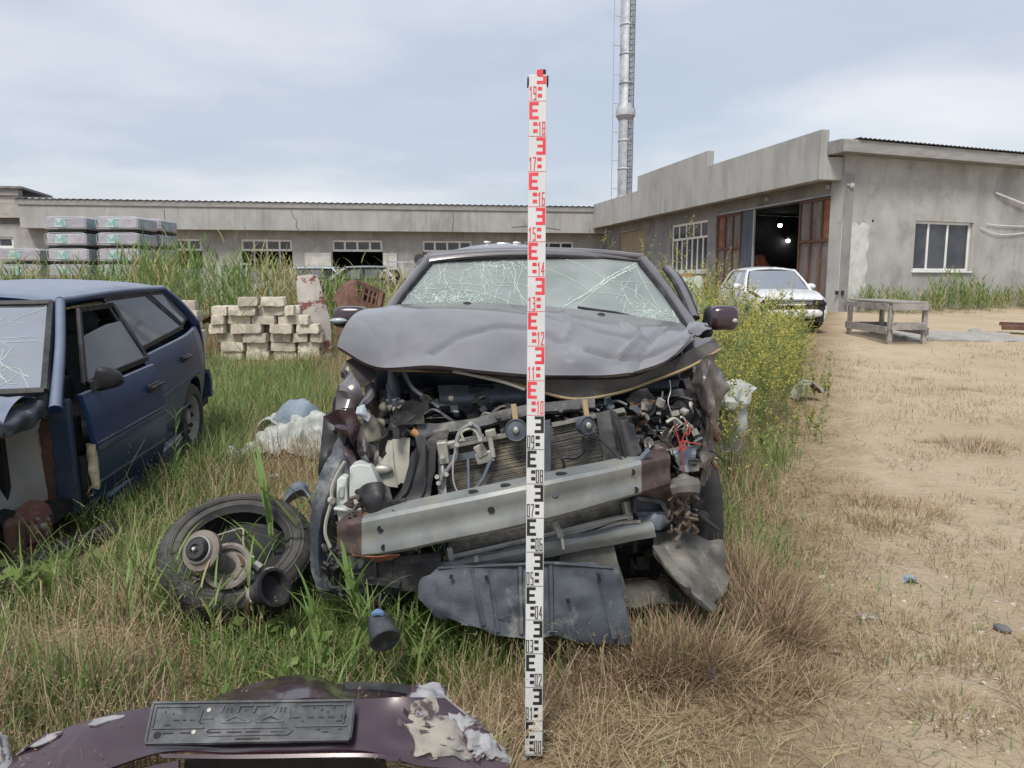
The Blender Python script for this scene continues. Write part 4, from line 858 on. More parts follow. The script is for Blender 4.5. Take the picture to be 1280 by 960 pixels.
mb = MB(); mb.sheet([[Vector((x, y, z)) for y in (.72, .4, 0, -.4, -.72)] for x, z in ((-.52, .94), (-.75, .93), (-.93, .88), (-.97, .6), (-.95, .4))], nu=12, nv=14, th=.02); mb.build('boot_lid', P['white_paint'], white, world=False)
mb = MB(); mb.sheet([[Vector((x - .16 * abs(y / .75) ** 2.5, y, z)) for y in (.76, .5, 0, -.4, -.74)] for x, z in ((3.2, .47), (3.26, .43), (3.26, .34), (3.22, .30))], nu=20, nv=8, th=.03, amp=.03, fr=4, seed=4); mb.build('front_bumper', P['white_paint'], white, world=False)
mb = MB(); mb.box((3.14, 0, .44), (.05, 1.35, .5)); mb.build('front_panel', P['black_matt'], white, world=False)
mb = MB()
for z in (.60, .635, .67): mb.box((3.17, .05, z), (.03, .72, .012))
mb.build('grille', P['silver_paint'], white, world=False)
mb = MB(); mb.box((3.21, -.05, .585), (.03, .6, .03)); mb.build('grille_bar', P['white_paint'], white, world=False)
mb = MB(); mb.ball((3.10, .56, .60), (.09, .19, .085), 8); mb.build('headlight_socket', P['black_matt'], white, world=False)
mb = MB(); mb.ball((3.10, -.54, .61), (.09, .20, .08), 8); mb.build('headlight_socket', P['black_matt'], white, world=False); mb = MB(); mb.ball((3.15, -.56, .61), (.05, .09, .05), 8); mb.build('headlight', P['lampglass'], white, world=False)
mb = MB(); mb.sheet([[Vector((3.17 - .1 * k, .40 + .16 * k, z)) for k in (0, 1, 2)] for z in (.42, .36, .28)], nu=8, nv=6, th=.03, amp=.03, fr=9); mb.build('broken_corner', P['bluegrey'], white, world=False)
mb = MB(); mb.tube([(.2, 0, 1.40), (.0, 0, 1.78)], .006, 5); mb.build('antenna', P['black'], white, world=False)

# ------------------------------------------------------------------ cars standing before the storage building
for nm, lab, pnt, px_, Y_, yaw in (('silver_car', 'silver blue car half hidden by reeds before the white door leaf', 'silver_paint', 412, 30, R(172)), ('dark_car', 'dark car with pale roof half hidden by dry reeds before the open doorway', 'purple', 478, 29, R(200))):
    p = V(px_, 340, Y_); z_ = gzf(p.x, p.y)
    c_ = thing(nm, lab, 'car', (p.x, p.y, z_ + .0), (0, 0, yaw), 'cars parked along the storage building')
    D = Car(c_, P[pnt])
    for sg in (1, -1):
        D.side('front_wing', 1.76, 3.15, sg); D.side('door', .795, 1.745, sg); D.side('rear_door', -.30, .78, sg); D.side('rear_wing', -.75, -.312, sg)
        for q in ([(1.66, .93), (1.24, 1.31), (.84, 1.33), (.80, .94)], [(.76, .955), (.76, 1.325), (.17, 1.325), (-.20, .985)]): f_ = D.frame('window_frame', q, sg); D.pane('window_glass', q, sg, None, f_)
        D.wheel((0, sg * .71, .285), sg); D.wheel((2.46, sg * .71, .285), sg)
    D.roof_part(); D.pillars(); D.inner(); D.screen('windshield', 1.99, .93, 1.40, 1.335, P['glass_clear']); D.screen('rear_window', -.66, .99, -.33, 1.33, P['glass_clear'])
    mb = MB(); mb.sheet([[Vector((x, y * .74, z)) for y in (1, .5, 0, -.5, -1)] for x, z in ((2.0, .92), (2.6, .85), (3.15, .70), (3.2, .4))], nu=12, nv=12, th=.02); mb.build('bonnet', P[pnt], c_, world=False, smooth=60)
    mb = MB(); mb.sheet([[Vector((x, y * .72, z)) for y in (1, .5, 0, -.5, -1)] for x, z in ((-.68, .98), (-.78, .6), (-.75, .3))], nu=12, nv=8, th=.03); mb.build('tailgate', P[pnt], c_, world=False)
# ================================================================== shrink-wrapped bundles
def bundle_proto(w_, d_, h_):
    o = thing('wrapped_bundle', 'x', 'bundle')
    mb = MB(); mb.box((0, 0, h_ * .56), (w_, d_, h_ * .80)); b = mb.build('block_stack', P['wrap'], o, world=False, bevel=.045)
    mb = MB(); nq = 26
    for sgn in (-1, 1):
        ed = [Vector((sgn * w_ * .5, -d_ * .505, h_ * .2)), Vector((sgn * w_ * .485, -d_ * .508, h_ * .9)), Vector((0, -d_ * .5, h_ * .955)), ]
        mb.tube(ed, .006, 5, smooth=10)
        for k in range(2): z = h_ * (.22 + .14 * k); mb.tube([Vector((sgn * w_ * .50, -d_ * .3, z)), Vector((sgn * w_ * .504, -d_ * .502, z + .01)), Vector((sgn * w_ * (.18 - .03 * k), -d_ * .505, z + random.uniform(-.03, .03)))], .005, 4, smooth=6)
    mb.build('wrap_folds', P['wrap_white'], o, world=False)
    mb = MB(); mb.box((-w_ * .12, -d_ * .507, h_ * .58), (w_ * .28, .004, h_ * .52)); mb.box((w_ * .507, -d_ * .2, h_ * .56), (.004, d_ * .25, h_ * .52)); mb.build('label_sheet', P['label_green'], o, world=False, smooth=0)
    mb = MB(); mb.box((0, 0, h_ * .06), (w_ * .94, d_ * .94, h_ * .12)); mb.build('pallet', P['black_matt'], o, world=False)
    return o
bh = 19.45 * 18.95 / F; bw = 50 * 18.9 / F
proto = bundle_proto(bw, 1.08, bh); first = True
ordw = ['lowest', 'second', 'third', 'fourth', 'fifth', 'sixth', 'topmost']
for colname, px_, Y_, n in (('left front stack', 85, 19.0, 7), ('right front stack', 149.5, 19.0, 7), ('right rear stack', 149.5, 20.2, 7), ('low far-left stack', 26, 19.05, 5)):
    p = V(px_, 330, Y_); x_ = p.x if Y_ != 20.2 else V(149.5, 330, 19.0).x; z_ = gzf(x_, Y_) - .02
    for k in range(n):
        o = proto if first else copy_tree(proto); first = False
        o.location = (x_ + random.uniform(-.03, .03), Y_ + .54 + random.uniform(-.02, .02), z_ + k * bh); o.rotation_euler = (0, 0, random.uniform(-.02, .02))
        nm = 'topmost' if k == n - 1 else ordw[k]
        o['label'] = f'grey shrink-wrapped bundle, {nm} from the ground in the {colname}' if nm != 'topmost' and nm != 'lowest' else f'grey shrink-wrapped bundle, {nm} of the {colname} of wrapped bundles'
        o['group'] = 'shrink-wrapped bundles stacked in the yard'
    first = False

# ================================================================== limestone blocks
def block_mesh(seed):
    r_ = random.Random(seed); mb = MB(); L_, W_, H_ = .385, .19, .150; n = (7, 4, 3); vs = {}; out = []; fs = []
    def vid(i, j, k):
        if (i, j, k) in vs: return vs[i, j, k]
        p = Vector((L_ * (i / n[0] - .5), W_ * (j / n[1] - .5), H_ * k / n[2])); edge = sum((i in (0, n[0]), j in (0, n[1]), k in (0, n[2])))
        q = p * 14 + Vector((seed * 3.1, 0, 0)); amt = .011 if edge == 1 else .026
        c = Vector((0, 0, H_ / 2)); p = p + Vector((noise.noise(q), noise.noise(q + Vector((7, 0, 0))), noise.noise(q + Vector((0, 7, 0))))) * amt * .8 - (p - c) * (.035 if edge == 2 else .09 if edge == 3 else 0)
        vs[i, j, k] = len(out); out.append(p); return vs[i, j, k]
    for i in range(n[0]):
        for j in range(n[1]):
            fs += [(vid(i, j, 0), vid(i, j + 1, 0), vid(i + 1, j + 1, 0), vid(i + 1, j, 0)), (vid(i, j, n[2]), vid(i + 1, j, n[2]), vid(i + 1, j + 1, n[2]), vid(i, j + 1, n[2]))]
    for i in range(n[0]):
        for k in range(n[2]): fs += [(vid(i, 0, k), vid(i + 1, 0, k), vid(i + 1, 0, k + 1), vid(i, 0, k + 1)), (vid(i, n[1], k), vid(i, n[1], k + 1), vid(i + 1, n[1], k + 1), vid(i + 1, n[1], k))]
    for j in range(n[1]):
        for k in range(n[2]): fs += [(vid(0, j, k), vid(0, j, k + 1), vid(0, j + 1, k + 1), vid(0, j + 1, k)), (vid(n[0], j, k), vid(n[0], j + 1, k), vid(n[0], j + 1, k + 1), vid(n[0], j, k + 1))]
    mb.add(out, fs); return mb
protos = [block_mesh(i).build('limestone_block', P['block'], None, smooth=40) for i in range(6)]; usedp = set(); nblk = [0]
CN = ['top', 'second', 'third', 'fourth', 'fifth', 'sixth', 'bottom']; ON = ['first', 'second', 'third', 'fourth', 'fifth', 'sixth', 'seventh']
def put_block(x, y, z, yaw, lab, tilt=(0, 0), sx=1.0):
    i = nblk[0] % 6; nblk[0] += 1
    if i in usedp: o = protos[i].copy(); COL.objects.link(o)
    else: o = protos[i]; usedp.add(i)
    o.location = (x, y, z); o.rotation_euler = (tilt[0], tilt[1], yaw); o.scale = (sx, 1, 1)
    tag(o, lab, 'stone block', 'sawn limestone blocks')
YB = 12.5; rowsb = [[(299, 325), (327, 357)], [(264, 284), (285, 321), (322, 356), (357, 368)], [(264, 281), (282, 312), (313, 344), (345, 374), (375, 385)], [(260, 280), (281, 334 - 1), (336, 365), (369, 399)], [(266, 300), (301, 333), (334, 362), (363, 383), (385, 401)], [(272, 302), (304, 331), (333, 366), (368, 396)], [(270, 300), (303, 333), (336, 366), (368, 398)]]
zb_ = gzf(-4, YB)
for r_, xs in enumerate(rowsb):
    for k, (a, b) in enumerate(xs):
        pa_, pb_ = V(a, 420, YB), V(b, 420, YB); ln = pb_.x - pa_.x
        put_block((pa_.x + pb_.x) / 2, YB + .1 + random.uniform(-.06, .05) + .02 * r_, zb_ + (6 - r_) * .148, random.uniform(-.07, .07), f'pale limestone block, {ON[k]} from left in the {CN[r_]} course of the pile', (random.uniform(-.02, .02), random.uniform(-.02, .02)), max(.4, min(1.35, ln / .385 * .97)))
for r_ in range(6):
    for k in range(3):
        put_block(-4.6 + k * .45, YB + .36, zb_ + r_ * .148, random.uniform(-.05, .05), f'limestone block, {ON[k]} from left in the rear layer, {["bottom","second","third","fourth","fifth","topmost"][r_]} rear course')
for r_ in range(7):
    p = V(231 + (5, 3, 1, 6, 0, 2, -4)[r_], 400, 11.6); put_block(p.x, 11.7, gzf(p.x, 11.7) + r_ * .148, random.uniform(-.2, .2), f'pale limestone block, {["lowest","second","third","fourth","fifth","sixth","topmost"][r_]} of the small stack behind the blue car')
p = V(268, 398, 13.3); mb = MB(); mb.sheet([[Vector((p.x + x, 13.3 + y, gzf(p.x, 13.3) + z)) for x, z in ((-.3, .55), (0, .75), (.3, .7), (.5, .5))] for y, dz in ((0, 0), (.3, .1), (.6, 0))], nu=14, nv=8, th=.02, amp=.06, fr=4)
mb.tube([Vector((p.x, 13.5, gzf(p.x, 13.5))), Vector((p.x + .1, 13.6, .75))], .05, 6)
tag(mb.build('rusty_sheet', P['rust'], None, loc=(p.x, 13.3, .1)), 'reddish rusty sheet between the two limestone stacks', 'sheet')

# ================================================================== work table
zt_ = gzf(7.4, 15)
tb = thing('work_table', 'rough weathered wooden work table standing on bare ground before the window', 'table', (7.75, 16.0, zt_))
A_ = Vector((7.37, 15.0, 0)); Bq = Vector((8.06, 15.0, 0)); Cq = Vector((8.25, 17.2, 0)); Dq = Vector((7.52, 17.2, 0)); ht = .80
for i, c in enumerate((A_, Bq, Cq, Dq)):
    mb = MB(); g_ = gzf(c.x, c.y) - .02; ins = (Vector((7.8, 16.1, 0)) - c).normalized() * .03
    mb.box(c + ins + Vector((0, 0, (g_ + zt_ + ht - .05) / 2)), (.085, .085, zt_ + ht - .05 - g_), random.uniform(-.05, .05)); mb.build('leg', P['wood'], tb, bevel=.008)
mb = MB()
for k in range(5):
    t0, t1 = k / 5 + .004, (k + 1) / 5 - .004; e = .06
    q = [A_.lerp(Bq, t0) + Vector((0, -e, 0)), A_.lerp(Bq, t1) + Vector((0, -e, 0)), Dq.lerp(Cq, t1) + Vector((0, e, 0)), Dq.lerp(Cq, t0) + Vector((0, e, 0))]
    mb.slab([v + Vector((0, 0, zt_ + ht - .002 * (k % 2))) for v in q], (0, 0, .035))
mb.build('tabletop', P['wood'], tb, smooth=0, bevel=.005)
mb = MB()
for a, b, z, h_ in ((A_, Bq, ht - .1, .13), (A_, Dq, ht - .1, .12), (Bq, Cq, ht - .1, .12), (Dq, Cq, ht - .1, .1)):
    o_ = (a + b) / 2 - Vector((7.8, 16.1, 0)); o_.normalize(); mb.beam(a + o_ * .06 + Vector((0, 0, zt_ + z + .03)), b + o_ * .06 + Vector((0, 0, zt_ + z + .03)), .03, h_)
mb.build('apron', P['wood'], tb, bevel=.004)
mb = MB()
for a, b, z in ((A_, Bq, .36), (A_, Dq, .27), (Bq, Cq, .25), (Dq, Cq, .25)):
    o_ = (a + b) / 2 - Vector((7.8, 16.1, 0)); o_.normalize(); mb.beam(a + o_ * .065 + Vector((0, 0, zt_ + z)), b + o_ * .065 + Vector((0, 0, zt_ + z)), .03, .15)
mb.build('lower_rail', P['wood'], tb, bevel=.004)
# flat concrete patch and rail by the table
c = Gp(1190, 424, .15); mb = MB(); mb.sheet([[Vector((c.x + x, c.y + y, gzf(c.x + x, c.y + y) + .03)) for x in (-1.3, -.4, .5, 1.4)] for y in (-.9, -.2, .5, .9)], nu=16, nv=12, th=.12, amp=.015, fr=4, rag=.12)
tag(mb.build('concrete_slab', P['concrete'], None, loc=(c.x, c.y, .15)), 'worn flat grey concrete slab set in the ground beside the work table', 'slab')
a, b = Gp(1252, 409, .35), Gp(1330, 411, .35); mb = MB(); mb.beam(a, b, .25, .1); mb.beam(a + Vector((.1, .25, .07)), b + Vector((0, .2, .06)), .12, .08)
tag(mb.build('rusty_channel', P['rust'], None, loc=tuple(a), bevel=.01), 'rusty steel channel lying in dry grass at the right edge', 'scrap metal')

# ================================================================== scrap behind the wreck
def at_g(px_, Y_): p = V(px_, 400, Y_); return Vector((p.x, Y_, gzf(p.x, Y_)))
bs = at_g(386, 13.0); mb = MB()
mb.spx([[(372, 346, 13.2), (386, 344, 13.2), (397, 345, 13.2)], [(372, 370, 13.0), (388, 370, 12.95), (403, 368, 13.05)], [(376, 410, 12.8), (392, 408, 12.75), (412, 402, 12.9)], [(378, 452, 12.7), (394, 450, 12.7), (414, 446, 12.8)]], nu=14, nv=24, th=.03, amp=.05, fr=3, seed=7)
tag(mb.build('painted_board', mat('peeling_panel', (.30, .27, .24), (.36, .33, .30), 5, rough=.85, stain=(.13, .045, .035), ss=2.6, slo=.54, shi=.57), None, loc=tuple(bs)), 'upright beige scrap board with a dark red rust streak behind the limestone blocks', 'board')
sf = at_g(440, 12.2); rf = thing('scrap_metal', 'rusty brown steel frame with open slots leaning behind the wreck mirror', 'scrap metal', sf)
mb = MB(); mb.spx([[(418, 378, 12.1), (428, 360, 12.1), (440, 350, 12.1)], [(424, 384, 11.9), (436, 372, 11.9), (448, 358, 11.9)], [(420, 420, 11.8), (436, 420, 11.8), (447, 420, 11.9)]], nu=12, nv=14, th=.04, amp=.03, fr=4); mb.build('side_plate', P['rust'], rf)
mb = MB(); q = [V(446, 352, 12.0), V(478, 366, 12.0), V(474, 386, 11.9), V(440, 374, 11.9)]
for a, b in zip(q, q[1:] + q[:1]): mb.beam(a, b, .07, .07)
for t in (.35, .55, .7, .85): mb.beam(q[0].lerp(q[1], t), q[3].lerp(q[2], t), .03, .04)
mb.beam(q[0].lerp(q[3], .45), q[1].lerp(q[2], .45), .03, .03)
for c in (q[2], q[3]): mb.beam(c, Vector((c.x, c.y, gzf(c.x, c.y))), .06, .06)
mb.build('slotted_frame', P['rust'], rf)
mb = MB(); mb.slab([V(454, 357, 12.14), V(476, 368, 12.14), V(472, 384, 12.1), V(450, 374, 12.1)], (0, .03, 0)); mb.build('backing_plate', P['black_matt'], rf)
mb = MB(); mb.beam(V(268, 330, 24), V(314, 330, 24), .08, .06); mb.beam(V(275, 331, 24), Vector((V(275, 331, 24).x, 24, .4)), .06, .06); mb.beam(V(308, 331, 24), Vector((V(308, 331, 24).x, 24, .4)), .06, .06)
tag(mb.build('white_rail', P['white_plastic'], None, loc=tuple(at_g(290, 24))), 'low white rail showing through the green reeds', 'rail')
rk = thing('steel_rack', 'grey tubular rack standing by the white door leaf behind dry reeds', 'rack', at_g(505, 27))
mb = MB()
for x in (485, 503, 530): p = V(x, 327, 27); mb.beam(Vector((p.x, 27, gzf(p.x, 27))), p, .06, .06)
mb.build('post', P['galv'], rk)
mb = MB()
for y_ in (327.5, 336): mb.beam(V(484, y_, 27), V(531, y_, 27), .05, .06)
mb.build('rail', P['galv'], rk)
# scrap beside the white car
s1 = at_g(866, 15.5); mb = MB(); mb.spx([[(846, 352, 15.6), (858, 346, 15.7), (871, 347, 15.8)], [(846, 362, 15.3), (860, 356, 15.4), (878, 352, 15.6)], [(850, 392, 15.1), (862, 390, 15.1), (880, 392, 15.3)], [(850, 410, 15), (862, 410, 15.0), (880, 410, 15.2)]], nu=14, nv=14, th=.03, amp=.06, fr=3, seed=5)
tag(mb.build('car_bonnet', mat('mossy_silver', (.30, .34, .32), (.40, .43, .40), 4, rough=.5, stain=(.22, .24, .19), ss=4), None, loc=tuple(s1)), 'dented pale green-grey bonnet standing in yellow weeds beside the white car', 'bonnet')
s2 = at_g(858, 17.5); mb = MB(); mb.spx([[(848, 344, 17.5), (858, 342, 17.5), (870, 345, 17.5)], [(850, 370, 17.4), (860, 368, 17.3), (872, 370, 17.4)], [(850, 414, 17.4), (860, 414, 17.3), (872, 414, 17.4)]], nu=10, nv=10, th=.05, amp=.05, fr=3)
tag(mb.build('orange_panel', P['rust_orange'], None, loc=tuple(s2)), 'orange rusty panel standing behind the pale green bonnet', 'panel')
s3_ = at_g(890, 18.5); mb = MB(); mb.lathe([(.0, 0), (.3, .0), (.3, .55), (.31, .57), (.3, .6), (.3, 1.0), (.31, 1.02), (.3, 1.05), (0, 1.05)], Vector((s3_.x - .35, 18.9, s3_.z)), (0, 0, 1), 20)
tag(mb.build('rusty_drum', P['rust'], None, loc=tuple(s3_)), 'rusty steel drum in the weeds left of the white car', 'drum')
# ================================================================== the crashed plum car in the middle
YAW = math.atan2(-1, .077)
wk = thing('wrecked_car', 'crashed plum coloured car with its front torn open, crumpled bonnet and cracked windscreen', 'car', (-.04, 6.25, .0), (0, 0, YAW))
Z = Car(wk, P['purple'], W=1.76, xr=-.85, xf=3.4, wb=2.72, z0=.22, belt=(1.02, 1.06), wr=.31, roof=1.535, rw=.615, wsb=2.32, wst=1.80, rwt=-.42, rwb=-.66, hoodf=.8)
def W(mb, name, m, parent=None, **k): return mb.build(name, P[m] if isinstance(m, str) else m, parent or wk, **k)
for sg in (1, -1):
    Z.side('front_door', 1.06, 2.12, sg); Z.side('rear_door', -.02, 1.045, sg); Z.side('rear_wing', -.85, -.035, sg)
    for q in ([(2.06, 1.05), (1.66, 1.46), (1.10, 1.49), (1.08, 1.05)], [(1.03, 1.05), (1.05, 1.49), (.2, 1.48), (.0, 1.07)], [(-.05, 1.08), (.14, 1.47), (-.34, 1.45), (-.6, 1.1)]):
        f_ = Z.frame('window_frame', q, sg, .018); Z.pane('window_glass', q, sg, P['glass_clear'], f_)
    for xx in (1.2, .1): mb = MB(); mb.box((xx, sg * (Z.half(xx, .85) + .014), .87), (.18, .03, .035)); mb.build('door_handle', P['purple'], wk, world=False, bevel=.01)
    Z.wheel((0, sg * .76, .31), sg)
    mb = MB(); a, b, c, d = Z.gh(-.42, 1.5, sg), Z.gh(-.66, 1.08, sg), Z.gh(1.07, 1.5, sg), Z.gh(1.06, 1.06, sg); mb.tube([a, b], [.05, .07], 8); mb.tube([c, d], .035, 8)
    e, g_ = Z.gh(1.80, 1.515, sg), Z.gh(-.42, 1.515, sg); mb.tube([e, e.lerp(g_, .5) + Vector((0, sg * .012, .015)), g_], .034, 8, smooth=10); mb.build('roof_pillar', P['purple'], wk, world=False, smooth=60)
Z.roof_part(.006, 3); Z.inner()
mb = MB(); mb.sheet([[Vector((x, y, z)) for y in (.78, .4, 0, -.4, -.78)] for x, z in ((-.82, .62), (-.9, .55), (-.88, .3))], nu=10, nv=6, th=.05); mb.build('rear_bumper', P['purple'], wk, world=False)
# raised tailgate seen over the roof
mb = MB(); mb.spx([[(556, 322, 7.0), (600, 319, 7.0), (630, 318, 7.0), (665, 319, 7.0), (705, 323, 7.0)], [(551, 317, 7.4), (592, 309, 7.4), (628, 307, 7.4), (670, 309, 7.4), (704, 317, 7.4)], [(556, 315, 7.75), (596, 307, 7.75), (628, 304.5, 7.75), (664, 307, 7.75), (700, 315, 7.75)], [(560, 319, 7.9), (596, 312, 7.95), (628, 310, 7.95), (664, 312, 7.95), (696, 319, 7.9)]], nu=24, nv=14, th=.03); tg = W(mb, 'tailgate', 'purple', smooth=60)
for x, y, w_ in ((609, 303, .07), (629, 305, .13), (646, 304, .08)): mb = MB(); mb.box(V(x, y, 7.72), (w_, .06, .025)); W(mb, 'tailgate_bracket', 'chrome', tg, bevel=.008)
# windscreen
T1, T2, Bw = V(535, 322, 4.45), V(802, 325, 4.45), V(670, 395, 3.95); wn = (T2 - T1).cross(Bw - T1).normalized(); wn = -wn if wn.y > 0 else wn
hw = lambda x, y, o=0.0: hit(x, y, T1 + wn * o, wn)
mb = MB(); mb.slab([hw(x, y) for x, y in ((486, 398), (499, 373), (538, 326), (560, 323), (670, 320), (780, 323), (800, 327), (833, 366), (864, 418))], -wn * .006)
ws = W(mb, 'windshield', 'glass', smooth=0)
rnd = random.Random(11); segs = []
def C(pts, k=1.0): segs.append(([tuple(p) for p in pts], k))
C([(795, 329), (776, 338), (758, 348), (737, 364), (715, 377), (701, 386)], 2.4); C([(797, 331), (770, 345), (745, 361), (722, 374)], 1.8); C([(799, 333), (781, 340), (762, 350), (741, 366), (724, 381)], 1.5)
C([(708, 324), (728, 332), (748, 343), (756, 349)], 1.3); C([(680, 334), (706, 345), (724, 354), (737, 363)], 1.3); C([(756, 349), (790, 362), (815, 380), (835, 402)], 1.2); C([(737, 364), (780, 370), (812, 388), (824, 404)], 1.2)
C([(800, 332), (815, 350), (840, 385), (848, 404)], 1.6); C([(795, 333), (806, 356), (826, 390)], 1.0); C([(758, 350), (775, 352), (800, 352), (820, 356)], 1.0)
C([(638, 325), (645, 341), (643, 357), (652, 370), (662, 383)], 1.5); C([(632, 326), (641, 345), (648, 362), (655, 383)], 1.1); C([(644, 325), (652, 331), (660, 337)], 1.2)
C([(530, 357), (556, 354), (582, 355), (612, 358), (642, 357)], 1.3); C([(524, 362), (560, 360), (600, 365), (630, 375), (650, 384)], 1.2); C([(515, 368), (550, 364), (585, 368), (615, 382)], 1.1)
C([(527, 334), (530, 350), (534, 366)], 1.1); C([(548, 330), (551, 342), (549, 356)], 1.1); C([(527, 338), (551, 343), (574, 352)], 1); C([(560, 328), (552, 342), (536, 352)], 1); C([(594, 333), (580, 343), (574, 355)], 1); C([(594, 333), (606, 347), (620, 356)], 1); C([(594, 333), (620, 340), (640, 336)], 1); C([(574, 352), (590, 346), (606, 347), (628, 346)], .9)
C([(540, 329), (580, 329), (600, 331), (640, 335)], 1.1)
for q in range(15): crackle(rnd, (rnd.uniform(520, 655), rnd.uniform(352, 372)), rnd.uniform(0, 6.28), rnd.uniform(20, 55), 6, .25, .22, segs)
for q in range(22): crackle(rnd, (rnd.uniform(505, 600), rnd.uniform(362, 380)), rnd.uniform(-.5, .6), rnd.uniform(15, 40), 5, .25, .3, segs)
for q in range(16): crackle(rnd, (rnd.uniform(594, 658), rnd.uniform(325, 336)), rnd.uniform(0, 6.28), rnd.uniform(8, 24), 4, .5, .3, segs)
for q in range(12): crackle(rnd, (rnd.uniform(528, 640), rnd.uniform(328, 350)), rnd.uniform(0, 6.28), rnd.uniform(15, 40), 6, .25, .2, segs)
for q in range(14): crackle(rnd, (rnd.uniform(770, 845), rnd.uniform(345, 400)), rnd.uniform(0, 6.28), rnd.uniform(12, 45), 5, .2, .2, segs)
for q in range(10): t = rnd.random(); crackle(rnd, (795 - 92 * t, 330 + 54 * t), rnd.uniform(2.3, 2.9) + (math.pi if rnd.random() < .5 else 0), rnd.uniform(10, 30), 5, .25, .3, segs)
def inw(x, y): return 322 < y < 410 and x > 497 - (y - 375) * .80 and x < 801 + (y - 325) * .72
mb = MB(); s3 = []
for pts, k in segs:
    q = [p for p in pts if inw(*p)]
    if len(q) > 1: s3.append(([hw(x, y, .002) for x, y in q], k))
crack_set(mb, wn, s3, .0020); W(mb, 'crack_lines', 'crack', ws, smooth=0)
mb = MB()          # crazed, whitened areas of the laminate
for (cx_, cy_, ax_, ay_, n_) in ((560, 372, 55, 8, 420), (620, 331, 34, 5, 160), (812, 393, 34, 10, 260), (765, 347, 34, 5, 90)):
    for _ in range(n_):
        x = cx_ + rnd.gauss(0, ax_ * .5); y = cy_ + rnd.gauss(0, ay_ * .5) + (-(x - 765) * .58 if n_ == 90 else 0)
        if not inw(x, y): continue
        a = rnd.uniform(0, 3.14); l_ = rnd.uniform(1.2, 4); mb.beam(hw(x, y, .0022), hw(x + l_ * math.cos(a), y + l_ * .6 * math.sin(a), .0022), rnd.uniform(.0015, .0035), .001, wn)
W(mb, 'crazing', 'crack', ws, smooth=0)
mb = MB(); mb.tube([hw(484, 396, .0), hw(497, 374, .0), hw(536, 323.5, .01)], [.034, .03, .027], 8); W(mb, 'roof_pillar', 'purple', smooth=60); mb = MB(); mb.tube([hw(869, 416), hw(836, 366), hw(803, 325, .01)], [.036, .03, .027], 8); W(mb, 'roof_pillar', 'purple', smooth=60)
mb = MB(); mb.tube([hw(489, 394, .012), hw(501, 373, .012), hw(540, 326, .012)], .012, 6); mb.tube([hw(862, 412, .012), hw(830, 366, .012), hw(799, 328, .012)], .012, 6); mb.tube([hw(x, y, .008) for x, y in ((538, 325.5), (570, 322), (620, 319.5), (670, 319), (740, 320.5), (800, 326))], .009, 6, smooth=20); W(mb, 'windshield_seal', 'black', ws)
mb = MB(); mb.tube([V(x, y, 4.5) for x, y in ((535, 322), (570, 318), (620, 315.5), (670, 315), (740, 317), (802, 323))], .028, 8, smooth=20); W(mb, 'roof_edge', 'purple', smooth=60)
mb = MB(); mb.tube([hw(722, 384, .03), hw(745, 388, .025), hw(770, 391, .025), hw(795, 397, .03)], [.007, .01, .008, .006], 6, smooth=10); W(mb, 'wiper', 'black_matt')
# bonnet
hood = [[(474, 387, 3.78), (510, 383, 3.85), (560, 381, 3.9), (610, 381, 3.9), (660, 384, 3.9), (710, 388, 3.88), (765, 394, 3.85), (815, 401, 3.8), (852, 407, 3.72)],
        [(452, 391, 3.55), (500, 391, 3.6), (555, 390, 3.62), (610, 393, 3.62), (660, 397, 3.62), (712, 401, 3.6), (768, 409, 3.56), (820, 413, 3.52), (862, 416, 3.5)],
        [(436, 402, 3.3), (490, 412, 3.35), (550, 415, 3.36), (608, 416, 3.36), (660, 420, 3.35), (715, 428, 3.30), (772, 427, 3.34), (825, 431, 3.3), (868, 420, 3.32)],
        [(424, 424, 3.1), (480, 442, 3.12), (545, 444, 3.12), (605, 445, 3.12), (660, 452, 3.1), (718, 450, 3.06), (775, 457, 3.10), (826, 446, 3.12), (868, 424, 3.2)],
        [(421, 436, 3.02), (470, 461, 3.0), (540, 460, 2.98), (600, 466, 2.98), (660, 471, 2.96), (720, 472, 2.95), (780, 470, 2.97), (832, 454, 3.04), (866, 426, 3.16)]]
CR = [([(540, 446), (575, 424), (620, 411), (665, 413), (700, 430), (712, 452)], 3, .014), ([(735, 440), (775, 452), (815, 446), (850, 428), (868, 414)], 3, .022), ([(704, 392), (716, 408), (706, 428)], 2.5, -.014), ([(500, 386), (498, 412), (494, 446)], 4, -.005), ([(780, 404), (800, 424), (772, 452)], 4, -.018), ([(640, 386), (690, 397), (750, 418), (800, 428)], 3, .010), ([(830, 412), (812, 432), (790, 466)], 3, .014), ([(452, 402), (470, 425), (480, 458)], 5, .005)]
def crease(p):
    x, y = topx(p.x, p.y, p.z); o_ = 0
    for pl, w_, h_ in CR:
        d = min(math.hypot(x - (a[0] + (b[0] - a[0]) * t), (y - (a[1] + (b[1] - a[1]) * t)) * 1.6) for a, b in zip(pl, pl[1:]) for t in [min(1, max(0, ((x - a[0]) * (b[0] - a[0]) + (y - a[1]) * (b[1] - a[1])) / ((b[0] - a[0]) ** 2 + (b[1] - a[1]) ** 2)))])
        o_ += h_ * math.exp(-d / w_)
    return o_
mb = MB(); mb.spx(hood, nu=110, nv=60, th=.012, amp=.005, fr=2.2, seed=4, ridge=.6, post=crease); bon = W(mb, 'bonnet', 'purple', smooth=75)
for x, y, Y_ in ((584, 383, 3.86), (751, 397, 3.78)): p = V(x, y, Y_) + Vector((0, 0, .012)); mb = MB(); mb.ball(p, (.022, .016, .012), 5); W(mb, 'washer_nozzle', 'black_matt', bon)
